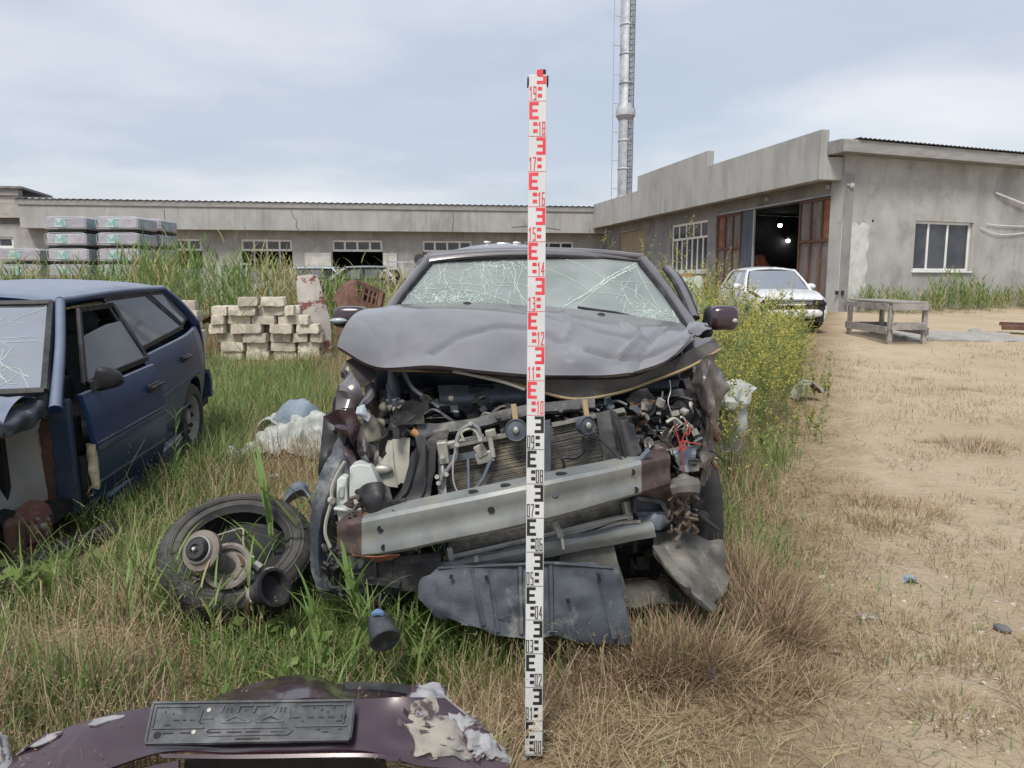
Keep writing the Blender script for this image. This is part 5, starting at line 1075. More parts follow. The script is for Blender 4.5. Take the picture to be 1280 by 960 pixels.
mb = MB(); seal = [(487, 462, 3.06), (560, 464, 3.08), (610, 471, 3.06), (660, 484, 3.04), (715, 498, 3.0), (770, 491, 3.02), (820, 474, 3.08), (862, 458, 3.14), (900, 436, 3.2)]
mb.spx([[(478, 459, 3.05), (545, 461, 3.05), (605, 467, 3.04), (660, 472, 3.02), (720, 474, 3.0), (780, 472, 3.02), (828, 456, 3.08), (862, 438, 3.15), (892, 424, 3.22)], seal], nu=60, nv=8, th=.008, amp=.016, fr=7, seed=9); W(mb, 'bonnet_frame', mat('bonnet_inner', (.045, .043, .044), (.08, .075, .07), 8, rough=.6, stain=(.14, .125, .10), ss=6), bon)
mb = MB(); mb.tube([V(*p) + Vector((0, -.012, 0)) for p in seal], .0065, 6, smooth=60); W(mb, 'bonnet_seal', 'brown', bon)
# left corner, crumpled wing
def SH(name, m, rows, **k):
    d = dict(nu=9, nv=9, th=.003, amp=.02, fr=9, rag=.004, ridge=.9); d.update(k); mb = MB(); mb.spx(rows, **d); return W(mb, name, m, smooth=24)
SH('wing', 'purple', [[(433, 451, 3.05), (447, 444, 3.1), (461, 449, 3.12)], [(440, 466, 3.02), (455, 466, 3.06), (471, 467, 3.12)], [(446, 476, 3.0), (452, 484, 3.0), (464, 478, 3.06)]], seed=1, amp=.012)
SH('wing', 'purple', [[(431, 452, 3.06), (436, 462, 3.04), (443, 473, 3.0)], [(422, 482, 3.05), (438, 482, 2.98), (451, 494, 2.98)], [(414, 514, 3.0), (430, 512, 2.92), (444, 511, 2.95)]], seed=2, amp=.035)
SH('wing', 'purple_clean', [[(404, 521, 3.02), (424, 513, 2.95), (444, 509, 2.93)], [(412, 533, 2.97), (430, 533, 2.9), (448, 531, 2.93)], [(424, 546, 2.95), (438, 552, 2.9), (447, 561, 2.95)]], seed=3, amp=.04, fr=7)
SH('wing', 'purple', [[(452, 470, 3.1), (468, 478, 3.1), (476, 500, 3.12)], [(456, 492, 3.05), (468, 498, 3.04), (482, 540, 3.1)], [(446, 512, 3.02), (456, 512, 3.0), (494, 566, 3.08)]], seed=4, amp=.02)
SH('torn_corner', 'purple', [[(449, 534, 2.93), (458, 548, 2.9), (470, 558, 2.92)], [(446, 556, 2.92), (456, 566, 2.86), (468, 575, 2.9)], [(450, 572, 2.92), (460, 580, 2.9), (470, 586, 2.92)]], seed=5, amp=.015)
SH('wing_edge', 'navy', [[(482, 480, 3.05), (490, 500, 3.05)], [(487, 520, 3.0), (496, 530, 3.0)], [(492, 548, 2.98), (502, 552, 2.98)]], seed=6, amp=.01, nu=6)
SH('arch_liner', 'tray', [[(424, 548, 3.02), (434, 556, 3.0), (446, 570, 3.0)], [(404, 590, 2.95), (416, 594, 2.9), (431, 600, 2.93)], [(390, 640, 2.9), (400, 646, 2.85), (414, 650, 2.9)], [(388, 688, 2.88), (396, 692, 2.84), (407, 696, 2.88)], [(395, 735, 2.86), (402, 738, 2.84), (412, 738, 2.86)]], seed=7, nv=26, th=.006, amp=.012)
SH('bumper_shred', 'purple_clean', [[(423, 556, 2.99), (440, 562, 2.96)], [(434, 574, 2.95), (446, 580, 2.94)], [(441, 592, 2.94), (449, 592, 2.94)]], seed=8, amp=.02, nu=8)
SH('paint_scrap', 'silver_paint', [[(446, 509, 2.9), (454, 506, 2.9), (458, 512, 2.9)], [(444, 517, 2.89), (452, 516, 2.88), (462, 519, 2.9)], [(449, 522, 2.9), (455, 523, 2.89), (459, 526, 2.9)]], seed=9, amp=.012, rag=.01, nu=8, nv=8)
mb = MB(); mb.spx([[(444, 524, 3.0), (460, 520, 3.0), (478, 524, 3.02)], [(444, 537, 2.96), (462, 533, 2.94), (482, 538, 3.0)], [(452, 550, 2.98), (466, 550, 2.95), (482, 552, 3.0)]], nu=14, nv=12, th=.02, amp=.05, fr=11, seed=14, rag=.01)
for q in range(10): p = V(rnd.uniform(450, 490), rnd.uniform(498, 548), rnd.uniform(2.95, 3.05)); mb.ball(p, (rnd.uniform(.008, .022), .015, rnd.uniform(.008, .022)), 5)
W(mb, 'broken_headlight', mat('lamp_mud', (.13, .12, .09), (.2, .19, .15), 14, rough=.7, stain=(.03, .03, .03), ss=10))
SH('headlight_reflector', 'cream', [[(467, 556, 2.98), (478, 549, 2.97), (490, 550, 2.97)], [(468, 580, 2.95), (480, 580, 2.94), (492, 582, 2.95)], [(470, 600, 2.95), (484, 606, 2.94), (496, 608, 2.95)]], seed=15, amp=.012, th=.012)
mb = MB()
for x in (491, 497, 503, 508): mb.beam(V(x, 547 + (508 - x) * .2, 2.97), V(x - 2, 602 + (508 - x) * .3, 2.95), .013, .03)
mb.spx([[(488, 549, 2.985), (508, 546, 2.985)], [(489, 605, 2.965), (507, 594, 2.965)]], nu=6, nv=6, th=.01); W(mb, 'headlight_frame', 'cream')
mb = MB(); mb.ball(V(477, 587, 2.925), (.045, .02, .022), 8); W(mb, 'dull_lens', 'alu')
# washer bottle
mb = MB()
for poly, dy in (([(437, 584, 2.86), (449, 580, 2.86), (463, 582, 2.86), (470, 598, 2.85), (478, 616, 2.85), (476, 640, 2.84), (436, 641, 2.84)], .09), ([(421, 600, 2.87), (427, 596, 2.87), (433, 598, 2.87), (435, 632, 2.85), (420, 632, 2.85)], .06), ([(420, 636, 2.835), (474, 643.5, 2.83), (466, 655, 2.83), (458, 660, 2.83), (424, 657, 2.83)], .09), ([(424, 660, 2.84), (456, 663, 2.84), (448, 684, 2.84), (430, 684, 2.84)], .06)):
    mb.slab([V(*p) for p in poly], (0, dy, 0))
mb.beam(V(419, 634, 2.835), V(478, 641.5, 2.825), .05, .012); mb.tube([V(427, 608, 2.86), V(427, 622, 2.855)], .012, 8)
mb.tube([V(434, 684, 2.86), V(437, 696, 2.86), V(439, 710, 2.86)], [.036, .03, .028], 12); mb.beam(V(440, 700, 2.88), V(456, 704, 2.88), .05, .04); W(mb, 'washer_bottle', 'white_plastic', smooth=60, bevel=.010)
mb = MB(); mb.tube([V(x, y, 2.82) for x, y in ((431, 577), (422, 592), (415, 610), (414, 628), (408, 650), (407, 668), (413, 684))], .007, 6, smooth=24); mb.tube([V(413, 625, 2.82), V(416, 626, 2.81)], .014, 8); W(mb, 'washer_hose', mat('dirty_hose', (.34, .33, .28), (.42, .4, .35), 9, rough=.6))
mb = MB()
for q in range(46):
    p = V(rnd.uniform(404, 434), rnd.uniform(680, 745), rnd.uniform(2.82, 2.95)); a = Vector((rnd.gauss(0, 1), rnd.gauss(0, .5), rnd.gauss(0, 1))).normalized() * rnd.uniform(.015, .04)
    mb.tube([p - a, p + a * .2 + Vector((rnd.gauss(0, .012), -.01, rnd.gauss(0, .012))), p + a], rnd.uniform(.004, .009), 5, smooth=6)
W(mb, 'torn_foam', mat('frayed_black', (.02, .02, .021), (.05, .05, .05), 30, rough=.7, stain=(.24, .24, .23), ss=30, slo=.6, shi=.66))
SH('lower_grille', 'black', [[(456, 697, 2.72), (500, 694, 2.7), (552, 690, 2.7)], [(458, 718, 2.71), (500, 716, 2.69), (550, 712, 2.69)], [(470, 731, 2.71), (505, 738, 2.69), (548, 736, 2.69)]], seed=17, amp=.01, th=.015)
mb = MB()
for x in (468, 488, 510, 532): mb.beam(V(x, 700, 2.685), V(x + 2, 730, 2.68), .008, .012)
mb.beam(V(462, 725, 2.68), V(500, 731, 2.67), .02, .02); mb.beam(V(456, 699, 2.69), V(550, 694, 2.68), .014, .014); W(mb, 'grille_rib', 'black')
SH('lower_panel', 'liner', [[(440, 712, 2.9), (456, 712, 2.85), (476, 720, 2.85)], [(442, 740, 2.88), (462, 744, 2.82), (484, 744, 2.85)], [(446, 757, 2.88), (466, 758, 2.83), (486, 757, 2.86)]], seed=18)
# black air guide and broken plastic before the left of the radiator
SH('air_guide', 'black', [[(515, 566, 2.85), (528, 556, 2.84), (545, 553, 2.83)], [(510, 592, 2.82), (526, 588, 2.8), (544, 588, 2.8)], [(498, 620, 2.8), (514, 616, 2.78), (538, 616, 2.78)], [(474, 640, 2.77), (500, 638, 2.75), (536, 634, 2.74)]], seed=19, amp=.012, th=.008)
mb = MB(); mb.tube([V(521, 560, 2.81), V(516, 592, 2.79), V(506, 617, 2.77), (V(484, 638, 2.745))], .006, 6, smooth=14); mb.tube([V(533, 556, 2.81), V(532, 600, 2.785), V(524, 632, 2.745)], .005, 6, smooth=14); mb.beam(V(478, 630, 2.74), V(508, 625, 2.74), .018, .012); W(mb, 'guide_rib', 'black')
mb = MB(); mb.spx([[(447, 617, 2.8), (462, 610, 2.78), (478, 610, 2.8)], [(452, 628, 2.77), (466, 622, 2.74), (482, 624, 2.78)], [(456, 640, 2.78), (468, 638, 2.76), (480, 640, 2.78)]], nu=12, nv=10, th=.03, amp=.05, fr=16, seed=20, rag=.008); W(mb, 'lamp_mount', 'black')
SH('rusty_bracket', 'rust', [[(455, 634, 2.76), (464, 630, 2.75), (472, 632, 2.76)], [(452, 646, 2.73), (462, 645, 2.72), (470, 644, 2.73)]], seed=21, amp=.02, nu=8, nv=8)
SH('trim_shard', 'purple_clean', [[(430, 630, 2.80), (441, 622, 2.79)], [(434, 634, 2.79), (446, 637, 2.78)]], seed=22, amp=.004, nu=6, nv=6)
# engine bay
mb = MB(); mb.spx([[(470, 452, 3.5), (560, 466, 3.55), (680, 478, 3.55), (800, 470, 3.5), (880, 448, 3.5)], [(468, 540, 3.55), (560, 540, 3.6), (680, 540, 3.6), (800, 540, 3.55), (884, 540, 3.5)], [(440, 690, 3.5), (560, 700, 3.5), (680, 700, 3.5), (800, 690, 3.5), (880, 660, 3.45)]], nu=40, nv=24, th=.01, amp=.06, fr=6, seed=23); W(mb, 'firewall', 'navy')
mb = MB()
for q in range(26): p = V(rnd.uniform(500, 860), rnd.uniform(490, 560), rnd.uniform(3.2, 3.45)); mb.box(p, (rnd.uniform(.04, .16), rnd.uniform(.05, .15), rnd.uniform(.03, .12)), rnd.uniform(-.5, .5))
for q in range(8): p = V(rnd.uniform(500, 860), rnd.uniform(500, 560), rnd.uniform(3.15, 3.4)); mb.lathe([(.03, 0), (.05, .02), (.05, .06), (.02, .07)], p, (rnd.gauss(0, .3), -1, rnd.gauss(0, .3)), 14)
W(mb, 'engine', 'black', bevel=.008)
mb = MB(); mb.spx([[(548, 488, 3.24), (600, 486, 3.24), (660, 482, 3.22)], [(550, 500, 3.2), (600, 498, 3.2), (660, 494, 3.19)], [(553, 511, 3.22), (600, 508, 3.22), (660, 505, 3.2)]], nu=20, nv=8, th=.03, amp=.01, fr=8, seed=24); mb.spx([[(686, 489, 3.18), (770, 485, 3.18), (848, 478, 3.2)], [(688, 499, 3.15), (770, 494, 3.15), (846, 487, 3.18)]], nu=20, nv=6, th=.03, amp=.012, fr=8); W(mb, 'upper_crossmember', 'bluegrey')
mb = MB(); mb.spx([[(497, 462, 3.15), (560, 466, 3.2), (660, 480, 3.25)], [(508, 482, 3.3), (560, 484, 3.3), (660, 490, 3.3)]], nu=20, nv=8, th=.02, amp=.015, fr=7); W(mb, 'bonnet_shadow_panel', 'navy')
mb = MB(); mb.tube([V(504, 464, 3.06), V(515, 484, 3.05), V(532, 498, 3.04), V(549, 510, 3.02)], .009, 6, smooth=14); mb.tube([V(545, 512, 3.02), V(556, 520, 3.0), V(568, 528, 3.0)], .007, 6); W(mb, 'bonnet_stay', 'tray')
mb = MB(); mb.tube([V(566, 464, 3.02), V(600, 471, 3.02), V(630, 478, 3.0), V(656, 487, 3.0)], .006, 6, smooth=14); W(mb, 'bent_strip', 'cream')
SH('strut_tower', 'navy', [[(484, 462, 3.2), (494, 462, 3.2), (500, 466, 3.22)], [(488, 500, 3.15), (498, 500, 3.13), (508, 505, 3.16)], [(500, 545, 3.1), (508, 548, 3.08), (516, 552, 3.1)]], seed=26, amp=.02)
mb = MB(); mb.tube([V(502, 517, 3.0), V(503, 530, 2.98), V(508, 537, 2.97), V(520, 541, 2.95)], .006, 6, smooth=12); W(mb, 'copper_hose', 'brown'); 
mb = MB(); mb.tube([V(515, 538, 2.95), V(523, 543, 2.95)], .018, 10); W(mb, 'hose_joint', mat('orange_joint', (.35, .17, .06), (.4, .25, .12), 20, rough=.7))
mb = MB(); mb.spx([[(524, 533, 2.98), (560, 531, 2.97), (600, 524, 2.97), (660, 508, 2.97), (700, 504, 2.97), (742, 500, 2.98)], [(526, 552, 2.95), (562, 543, 2.95), (600, 536, 2.95), (660, 522, 2.95), (700, 516, 2.95), (744, 512, 2.96)]], nu=44, nv=6, th=.03, amp=.012, fr=10, seed=27, rag=.004)
mb.spx([[(520, 545, 2.93), (545, 540, 2.92), (562, 536, 2.92)], [(526, 572, 2.92), (540, 566, 2.9), (556, 552, 2.92)]], nu=10, nv=8, th=.01, amp=.01); W(mb, 'radiator_support', mat('support_metal', (.03, .032, .036), (.06, .06, .062), 12, rough=.6, stain=(.15, .14, .125), ss=9))
for x, y in ((622, 520), (641, 518), (728, 508), (590, 530), (700, 512), (563, 498)): mb = MB(); mb.tube([V(x, y, 2.93), V(x + 1, y, 2.90)], .010, 8); W(mb, 'support_bolt', 'liner')
# radiator and condenser
def fin_panel(nm, TL, TR, BR, BL, n, mname='fin', backm='black_matt'):
    a, b, c, d = (V(*p) for p in (TL, TR, BR, BL)); mb = MB(); nn = (b - a).cross(d - a).normalized(); nn = nn if nn.y > 0 else -nn
    mb.slab([a + nn * .012, b + nn * .012, c + nn * .012, d + nn * .012], nn * .02); r_ = W(mb, nm, backm, smooth=0); mb = MB()
    for i in range(n + 1):
        t = i / n; p, q = a.lerp(d, t), b.lerp(c, t); k = 6; pts = [p.lerp(q, s / k) + Vector((0, 0, rnd.gauss(0, .0012))) for s in range(k + 1)]
        for u, v in zip(pts, pts[1:]): mb.beam(u, v, .022, .0048 if n > 20 else .006)
    W(mb, 'cooling_fins', mname, r_, smooth=0); return r_, nn
fin_panel('radiator', (552, 562, 2.93), (782, 514, 2.96), (800, 590, 2.86), (553, 640, 2.83), 34)
mb = MB(); mb.beam(V(552, 560, 2.91), V(660, 538, 2.92), .035, .012); mb.beam(V(690, 531, 2.92), V(780, 512, 2.94), .03, .012); mb.beam(V(553, 560, 2.91), V(553, 640, 2.81), .03, .012); W(mb, 'radiator_frame', 'alu')
# condenser pipework on the left
mb = MB(); mb.beam(V(548, 566, 2.86), V(561, 564, 2.86), .05, .085); mb.beam(V(547, 557, 2.86), V(605, 545, 2.86), .03, .014); mb.beam(V(612, 545, 2.86), V(617, 572, 2.85), .028, .02); mb.beam(V(607, 543, 2.86), V(620, 540, 2.86), .03, .03); mb.beam(V(597, 556, 2.85), V(605, 570, 2.85), .03, .04); mb.beam(V(595, 574, 2.85), V(617, 569, 2.85), .02, .045); mb.tube([V(553, 580, 2.85), V(554, 598, 2.83)], .010, 8); W(mb, 'pipe_block', 'alu', bevel=.004)
mb = MB(); mb.beam(V(558, 574, 2.85), V(598, 567, 2.85), .018, .022); mb.tube([V(585, 574, 2.84), V(586, 612, 2.80)], .006, 6); mb.tube([V(614, 574, 2.84), V(604, 598, 2.82), V(590, 616, 2.79)], .007, 6); W(mb, 'support_rod', 'bluegrey')
mb = MB(); mb.tube([V(x, y, 2.82) for x, y in ((602, 619), (576, 621), (560, 620), (550, 612), (552, 597), (561, 585), (569, 572), (571, 552), (576, 539), (588, 531), (597, 535), (601, 547))], .0085, 8, smooth=50); W(mb, 'grey_hose', mat('grey_hose', (.16, .17, .185), (.24, .25, .26), 12, rough=.5))
mb = MB(); mb.tube([V(x, y, 2.81) for x, y in ((568, 566), (566, 588), (568, 606), (574, 616), (586, 620), (604, 618))], .0035, 6, smooth=30); mb.tube([V(x, y, 2.815) for x, y in ((580, 551), (577, 541), (587, 536), (595, 540), (600, 551))], .005, 6, smooth=20); W(mb, 'thin_pipe', 'cream')
for x, y in ((553, 571), (558, 593), (546, 596), (548, 604), (588, 529), (600, 549), (571, 556)): mb = MB(); mb.tube([V(x, y, 2.83), V(x, y, 2.80)], .009, 8); W(mb, 'pipe_union', 'alu')
def clutter(nm, m, n, box, Yr, seed, sz=1.0):
    r_ = random.Random(seed)
    mb = MB()
    for q in range(n):
        p = V(r_.uniform(box[0], box[2]), r_.uniform(box[1], box[3]), r_.uniform(*Yr)); k = r_.random(); rot = Matrix.Rotation(r_.uniform(-1.2, 1.2), 3, (r_.gauss(0, 1), r_.gauss(0, 1), r_.gauss(0, 1)))
        if k < .4: s_ = [r_.uniform(.015, .06) * sz for _ in range(3)]; mb.box(p, s_, rot)
        elif k < .65: a = rot @ Vector((r_.uniform(.03, .08) * sz, 0, 0)); mb.tube([p - a, p + rot @ Vector((0, .01, .015)), p + a], r_.uniform(.004, .009), 6, smooth=8)
        else: e = rot @ Vector((r_.uniform(.02, .06) * sz, 0, 0)); f = rot @ Vector((0, 0, r_.uniform(.02, .05) * sz)); mb.sheet([[p - e - f, p - f, p + e - f], [p - e, p + rot @ Vector((0, .01, 0)), p + e], [p - e * .6 + f, p + f, p + e * .7 + f]], nu=5, nv=5, th=.003, amp=.012, fr=22, seed=q, rag=.006)
    o = W(mb, nm, m, smooth=30); o['kind'] = 'stuff'; return o
dark_bits = mat('oily_black', (.010, .011, .013), (.026, .027, .03), 14, rough=.5, stain=(.09, .085, .075), ss=12, slo=.55, shi=.7)
clutter('broken_clips', dark_bits, 46, (478, 500, 548, 556), (2.92, 3.1), 1); clutter('broken_clips', dark_bits, 60, (560, 500, 860, 528), (3.0, 3.15), 2); clutter('broken_clips', dark_bits, 80, (792, 498, 866, 640), (3.0, 3.15), 3)
clutter('broken_clips', dark_bits, 34, (424, 510, 470, 680), (3.0, 3.08), 4); clutter('broken_clips', dark_bits, 50, (450, 690, 560, 745), (2.75, 2.95), 5); clutter('broken_clips', dark_bits, 40, (790, 640, 870, 740), (2.95, 3.15), 6)
clutter('dirty_bits', 'alu', 22, (800, 500, 872, 610), (2.93, 3.02), 7, .5); clutter('dirty_bits', 'liner', 26, (560, 505, 870, 640), (2.93, 3.02), 8, .55); clutter('dirty_bits', 'bluegrey', 22, (488, 500, 880, 560), (2.95, 3.05), 9, .7); clutter('dirty_bits', 'beam_end', 14, (440, 620, 480, 655), (2.74, 2.8), 10, .5)
mb = MB(); mb.spx([[(404, 520, 3.12), (440, 500, 3.15), (500, 480, 3.2)], [(396, 620, 3.05), (440, 610, 3.08), (520, 600, 3.1)], [(398, 740, 3.0), (450, 742, 3.0), (540, 735, 3.0)]], nu=24, nv=26, th=.01, amp=.06, fr=8, seed=77); W(mb, 'inner_wing', dark_bits)
mb = MB(); mb.spx([[(790, 490, 3.2), (840, 486, 3.2), (884, 478, 3.22)], [(792, 570, 3.12), (840, 570, 3.12), (884, 570, 3.15)], [(790, 690, 3.05), (830, 690, 3.05), (876, 650, 3.08)]], nu=22, nv=26, th=.01, amp=.07, fr=8, seed=78); W(mb, 'inner_wing', dark_bits)
# horns
for x, y, Y_, r_, ax in ((645, 538, 2.83, .043, (-.05, -1, .15)), (735, 532, 2.83, .036, (.45, -1, .1))):
    c = V(x, y, Y_); mb = MB(); mb.lathe([(0, .0), (r_ * .3, .004), (r_ * .34, -.002), (r_ * .85, -.006), (r_ * .93, 0), (r_, -.006), (r_, -.03), (r_ * .6, -.045), (0, -.05)], c, ax, 32); h_ = W(mb, 'horn', mat('horn_paint', (.05, .062, .085), (.08, .092, .115), 12, rough=.5, dust=(.25, .25, .25), damt=.4))
    mb = MB(); mb.ball(c + Vector(ax).normalized() * .004, (.012, .008, .014), 6); W(mb, 'horn_screw', 'alu', h_); mb = MB(); mb.beam(c + Vector((0, .03, .02)), c + Vector((-.01, .06, .09)), .02, .006); W(mb, 'horn_bracket', 'brown', h_)
mb = MB(); mb.spx([[(676, 527, 2.86), (688, 525, 2.86)], [(680, 600, 2.79), (689, 597, 2.79)]], nu=6, nv=12, th=.02, amp=.004); W(mb, 'centre_post', 'navy')
mb = MB(); mb.tube([V(x, y, 2.79) for x, y in ((729, 545), (730, 556), (728, 566), (718, 572), (706, 572), (702, 576))], .007, 6, smooth=24); mb.tube([V(x, y, 2.72) for x, y in ((702, 573), (705, 580), (704, 590), (698, 597), (690, 604))], .006, 6, smooth=20); W(mb, 'wiring', 'black')
mb = MB(); mb.beam(V(682, 592, 2.70), V(688, 614, 2.63), .02, .03); mb.beam(V(684, 614, 2.62), V(696, 611, 2.62), .03, .02); mb.tube([V(693, 618, 2.61), V(694, 618, 2.58)], .014, 10); W(mb, 'latch_bracket', 'bluegrey', bevel=.004)
# black ducting right of the radiator
SH('air_guide', 'black', [[(744, 517, 2.9), (764, 514, 2.9), (772, 524, 2.9)], [(750, 546, 2.86), (770, 545, 2.85), (784, 545, 2.86)], [(754, 577, 2.82), (770, 578, 2.82), (792, 562, 2.84)]], seed=30, amp=.008, th=.01)
SH('air_guide', 'black', [[(769, 525, 2.87), (780, 526, 2.86), (789, 530, 2.88)], [(775, 550, 2.84), (786, 549, 2.83), (795, 549, 2.85)], [(782, 574, 2.81), (792, 572, 2.8), (801, 564, 2.82)]], seed=31, amp=.006, th=.01)
mb = MB(); mb.tube([V(743, 542, 2.8), V(780, 577, 2.76)], .0045, 6); mb.tube([V(770, 524, 2.84), V(783, 577, 2.78)], .006, 6); mb.tube([V(764, 514, 2.86), V(772, 560, 2.82)], .005, 6); W(mb, 'guide_rib', 'black')
mb = MB(); mb.tube([V(x, y, 2.75) for x, y in ((702, 596), (730, 588), (760, 583), (785, 580), (800, 574), (812, 562))], .011, 8, smooth=30); W(mb, 'blue_hose', 'bluegrey')
# torn right corner
SH('wing', 'purple', [[(856, 420, 3.35), (873, 421, 3.32), (891, 420, 3.36)], [(853, 437, 3.25), (868, 440, 3.2), (884, 437, 3.26)], [(857, 457, 3.2), (866, 456, 3.14), (877, 449, 3.2)]], seed=33, amp=.02)
SH('pillar_cover', 'purple', [[(862, 404, 3.65), (872, 401, 3.66), (884, 405, 3.7)], [(858, 412, 3.55), (872, 410, 3.54), (889, 411, 3.6)], [(866, 418, 3.5), (874, 419, 3.48), (882, 412, 3.55)]], seed=34, amp=.006)
mb = MB(); mb.ball(V(881, 415, 3.62), (.04, .03, .032), 8); W(mb, 'pillar_hollow', 'black_matt')
mud = mat('muddy_plum', (.05, .042, .04), (.085, .075, .068), 7, rough=.5, stain=(.2, .19, .175), ss=7, coat=.2)
SH('wing', mud, [[(868, 455, 3.12), (884, 446, 3.02), (899, 440, 3.2)], [(862, 478, 3.06), (884, 480, 2.97), (902, 484, 3.18)], [(872, 506, 3.04), (888, 511, 2.97), (902, 516, 3.16)], [(872, 550, 3.06), (885, 554, 2.98), (897, 562, 3.16)], [(870, 606, 3.04), (880, 608, 2.98), (889, 598, 3.12)]], seed=35, nv=40, nu=20, amp=.05, fr=8)
SH('wing', 'purple', [[(846, 470, 3.25), (858, 462, 3.2), (872, 456, 3.22)], [(856, 500, 3.22), (866, 500, 3.15), (876, 494, 3.18)], [(866, 540, 3.18), (872, 540, 3.12), (880, 530, 3.15)], [(868, 590, 3.14), (874, 592, 3.1), (880, 585, 3.12)], [(862, 630, 3.1), (868, 630, 3.08), (876, 612, 3.1)]], seed=36, nv=34, amp=.04, fr=9)
SH('wing_stay', 'bluegrey', [[(879, 527, 3.06), (887, 531, 3.08)], [(876, 560, 3.05), (884, 564, 3.06)], [(876, 603, 3.02), (885, 600, 3.03)]], seed=37, nu=6, nv=20, amp=.012, th=.008)
SH('wing_skirt', 'black', [[(886, 545, 3.15), (894, 560, 3.18)], [(882, 585, 3.12), (889, 588, 3.14)], [(868, 622, 3.1), (884, 606, 3.12)]], seed=38, nu=8, amp=.02)
mb = MB(); mb.tube([V(884, 505, 3.05), V(890, 527, 3.04), V(896, 541, 3.05)], [.01, .007, .012], 6); W(mb, 'bent_rod', 'rust'); mb = MB(); mb.tube([V(893, 540, 3.05), V(899, 551, 3.06)], .012, 6); mb.tube([V(888, 574, 3.08), V(899, 588, 3.06)], [.008, .010], 6); W(mb, 'bent_rod', 'rust')
mb = MB(); mb.spx([[(888, 572, 3.1), (894, 576, 3.1)], [(891, 580, 3.1), (897, 582, 3.1)]], nu=5, nv=5, th=.01, amp=.01); W(mb, 'plastic_scrap', 'white_plastic')
# innards behind the right end of the beam
mb = MB()
for q in range(36):
    x, y = rnd.uniform(790, 874), rnd.uniform(495, 600); p = V(x, y, rnd.uniform(3.0, 3.2))
    if rnd.random() < .55: mb.box(p, (rnd.uniform(.02, .07), rnd.uniform(.02, .06), rnd.uniform(.015, .06)), Matrix.Rotation(rnd.uniform(-1, 1), 3, (rnd.gauss(0, 1), rnd.gauss(0, 1), rnd.gauss(0, 1))))
    else: mb.lathe([(.0, 0), (.02, .0), (.026, .01), (.022, .04), (0, .045)], p, (rnd.gauss(0, .6), -1, rnd.gauss(0, .6)), 12)
W(mb, 'broken_mounts', mat('grimy_metal', (.035, .036, .04), (.07, .072, .078), 16, rough=.6, stain=(.17, .15, .12), ss=12, slo=.5, shi=.66), bevel=.004)
mb = MB(); mb.spx([[(790, 500, 3.12), (820, 496, 3.1), (850, 492, 3.12)], [(792, 520, 3.1), (820, 522, 3.06), (856, 520, 3.1)], [(800, 545, 3.08), (826, 548, 3.04), (862, 550, 3.08)], [(806, 575, 3.04), (830, 578, 3.0), (864, 585, 3.04)]], nu=26, nv=26, th=.006, amp=.085, fr=11, seed=40, ridge=.8); W(mb, 'crushed_panel', mat('grimy_panel', (.05, .056, .066), (.10, .105, .115), 14, rough=.5, stain=(.2, .17, .13), ss=10, slo=.52, shi=.66))
mb = MB()
for x, y, r_ in ((792, 507, .015), (801, 513, .010), (818, 502, .012), (797, 536, .010), (806, 527, .009)): mb.sheet([[V(x, y, 3.0) + Vector((a * r_, -.01 * (1 - abs(a)), b * r_ * (1 - .4 * abs(a)))) for a in (-1, -.3, .4, 1)] for b in (1, .2, -.8)], nu=7, nv=6, th=.006, amp=.012, fr=40, seed=x, rag=.008)
W(mb, 'rust_patch', mat('orange_corrosion', (.19, .10, .05), (.24, .14, .075), 20, rough=.9, bump=.4))
mb = MB(); mb.spx([[(853, 492, 3.05), (860, 496, 3.04), (866, 504, 3.06)], [(855, 505, 3.03), (862, 508, 3.02), (867, 512, 3.04)], [(856, 512, 3.03), (862, 514, 3.03), (866, 516, 3.04)]], nu=8, nv=8, th=.01, amp=.02, fr=18); W(mb, 'lens_shard', 'cream')
SH('headlight_housing', 'black', [[(840, 492, 3.06), (850, 488, 3.04), (858, 492, 3.06)], [(844, 512, 3.03), (854, 514, 3.0), (866, 514, 3.04)], [(850, 526, 3.03), (858, 528, 3.02), (866, 528, 3.04)]], seed=41, amp=.012, th=.02)
def wires(nm, m, n, box, Yr, r_, ln=4, sp=16):
    mb = MB()
    for q in range(n):
        p = [rnd.uniform(box[0], box[2]), rnd.uniform(box[1], box[3])]; a = rnd.uniform(0, 6.28); pts = []; Y_ = rnd.uniform(*Yr)
        for k in range(ln): pts.append(V(p[0], p[1], Y_ + rnd.gauss(0, .02))); a += rnd.gauss(0, .7); p = [p[0] + math.cos(a) * sp, p[1] + math.sin(a) * sp]
        mb.tube(pts, r_ * rnd.uniform(.7, 1.4), 5, smooth=12)
    return W(mb, nm, m)
wires('wiring', 'black', 22, (795, 500, 865, 590), (2.92, 3.05), .004)
wires('wiring', 'alu', 9, (800, 500, 862, 585), (2.92, 3.0), .0026, 4, 13)
mb = MB(); mb.tube([V(x, y, 2.9) for x, y in ((843, 531), (847, 545), (851, 562), (854, 580), (854, 594))], .0028, 6, smooth=20)
for q in range(9): x, y = rnd.uniform(846, 862), rnd.uniform(538, 558); mb.tube([V(x, y, 2.91), V(x + rnd.gauss(0, 6), y + rnd.gauss(0, 6), 2.9), V(x + rnd.gauss(0, 9), y + rnd.gauss(0, 9), 2.91)], .0026, 5, smooth=8)
W(mb, 'red_wires', 'red')
mb = MB(); mb.spx([[(812, 556, 2.98), (824, 552, 2.96), (838, 556, 2.98)], [(815, 566, 2.96), (826, 566, 2.93), (838, 568, 2.96)]], nu=10, nv=8, th=.02, amp=.04, fr=14); W(mb, 'bracket', 'beam_end')
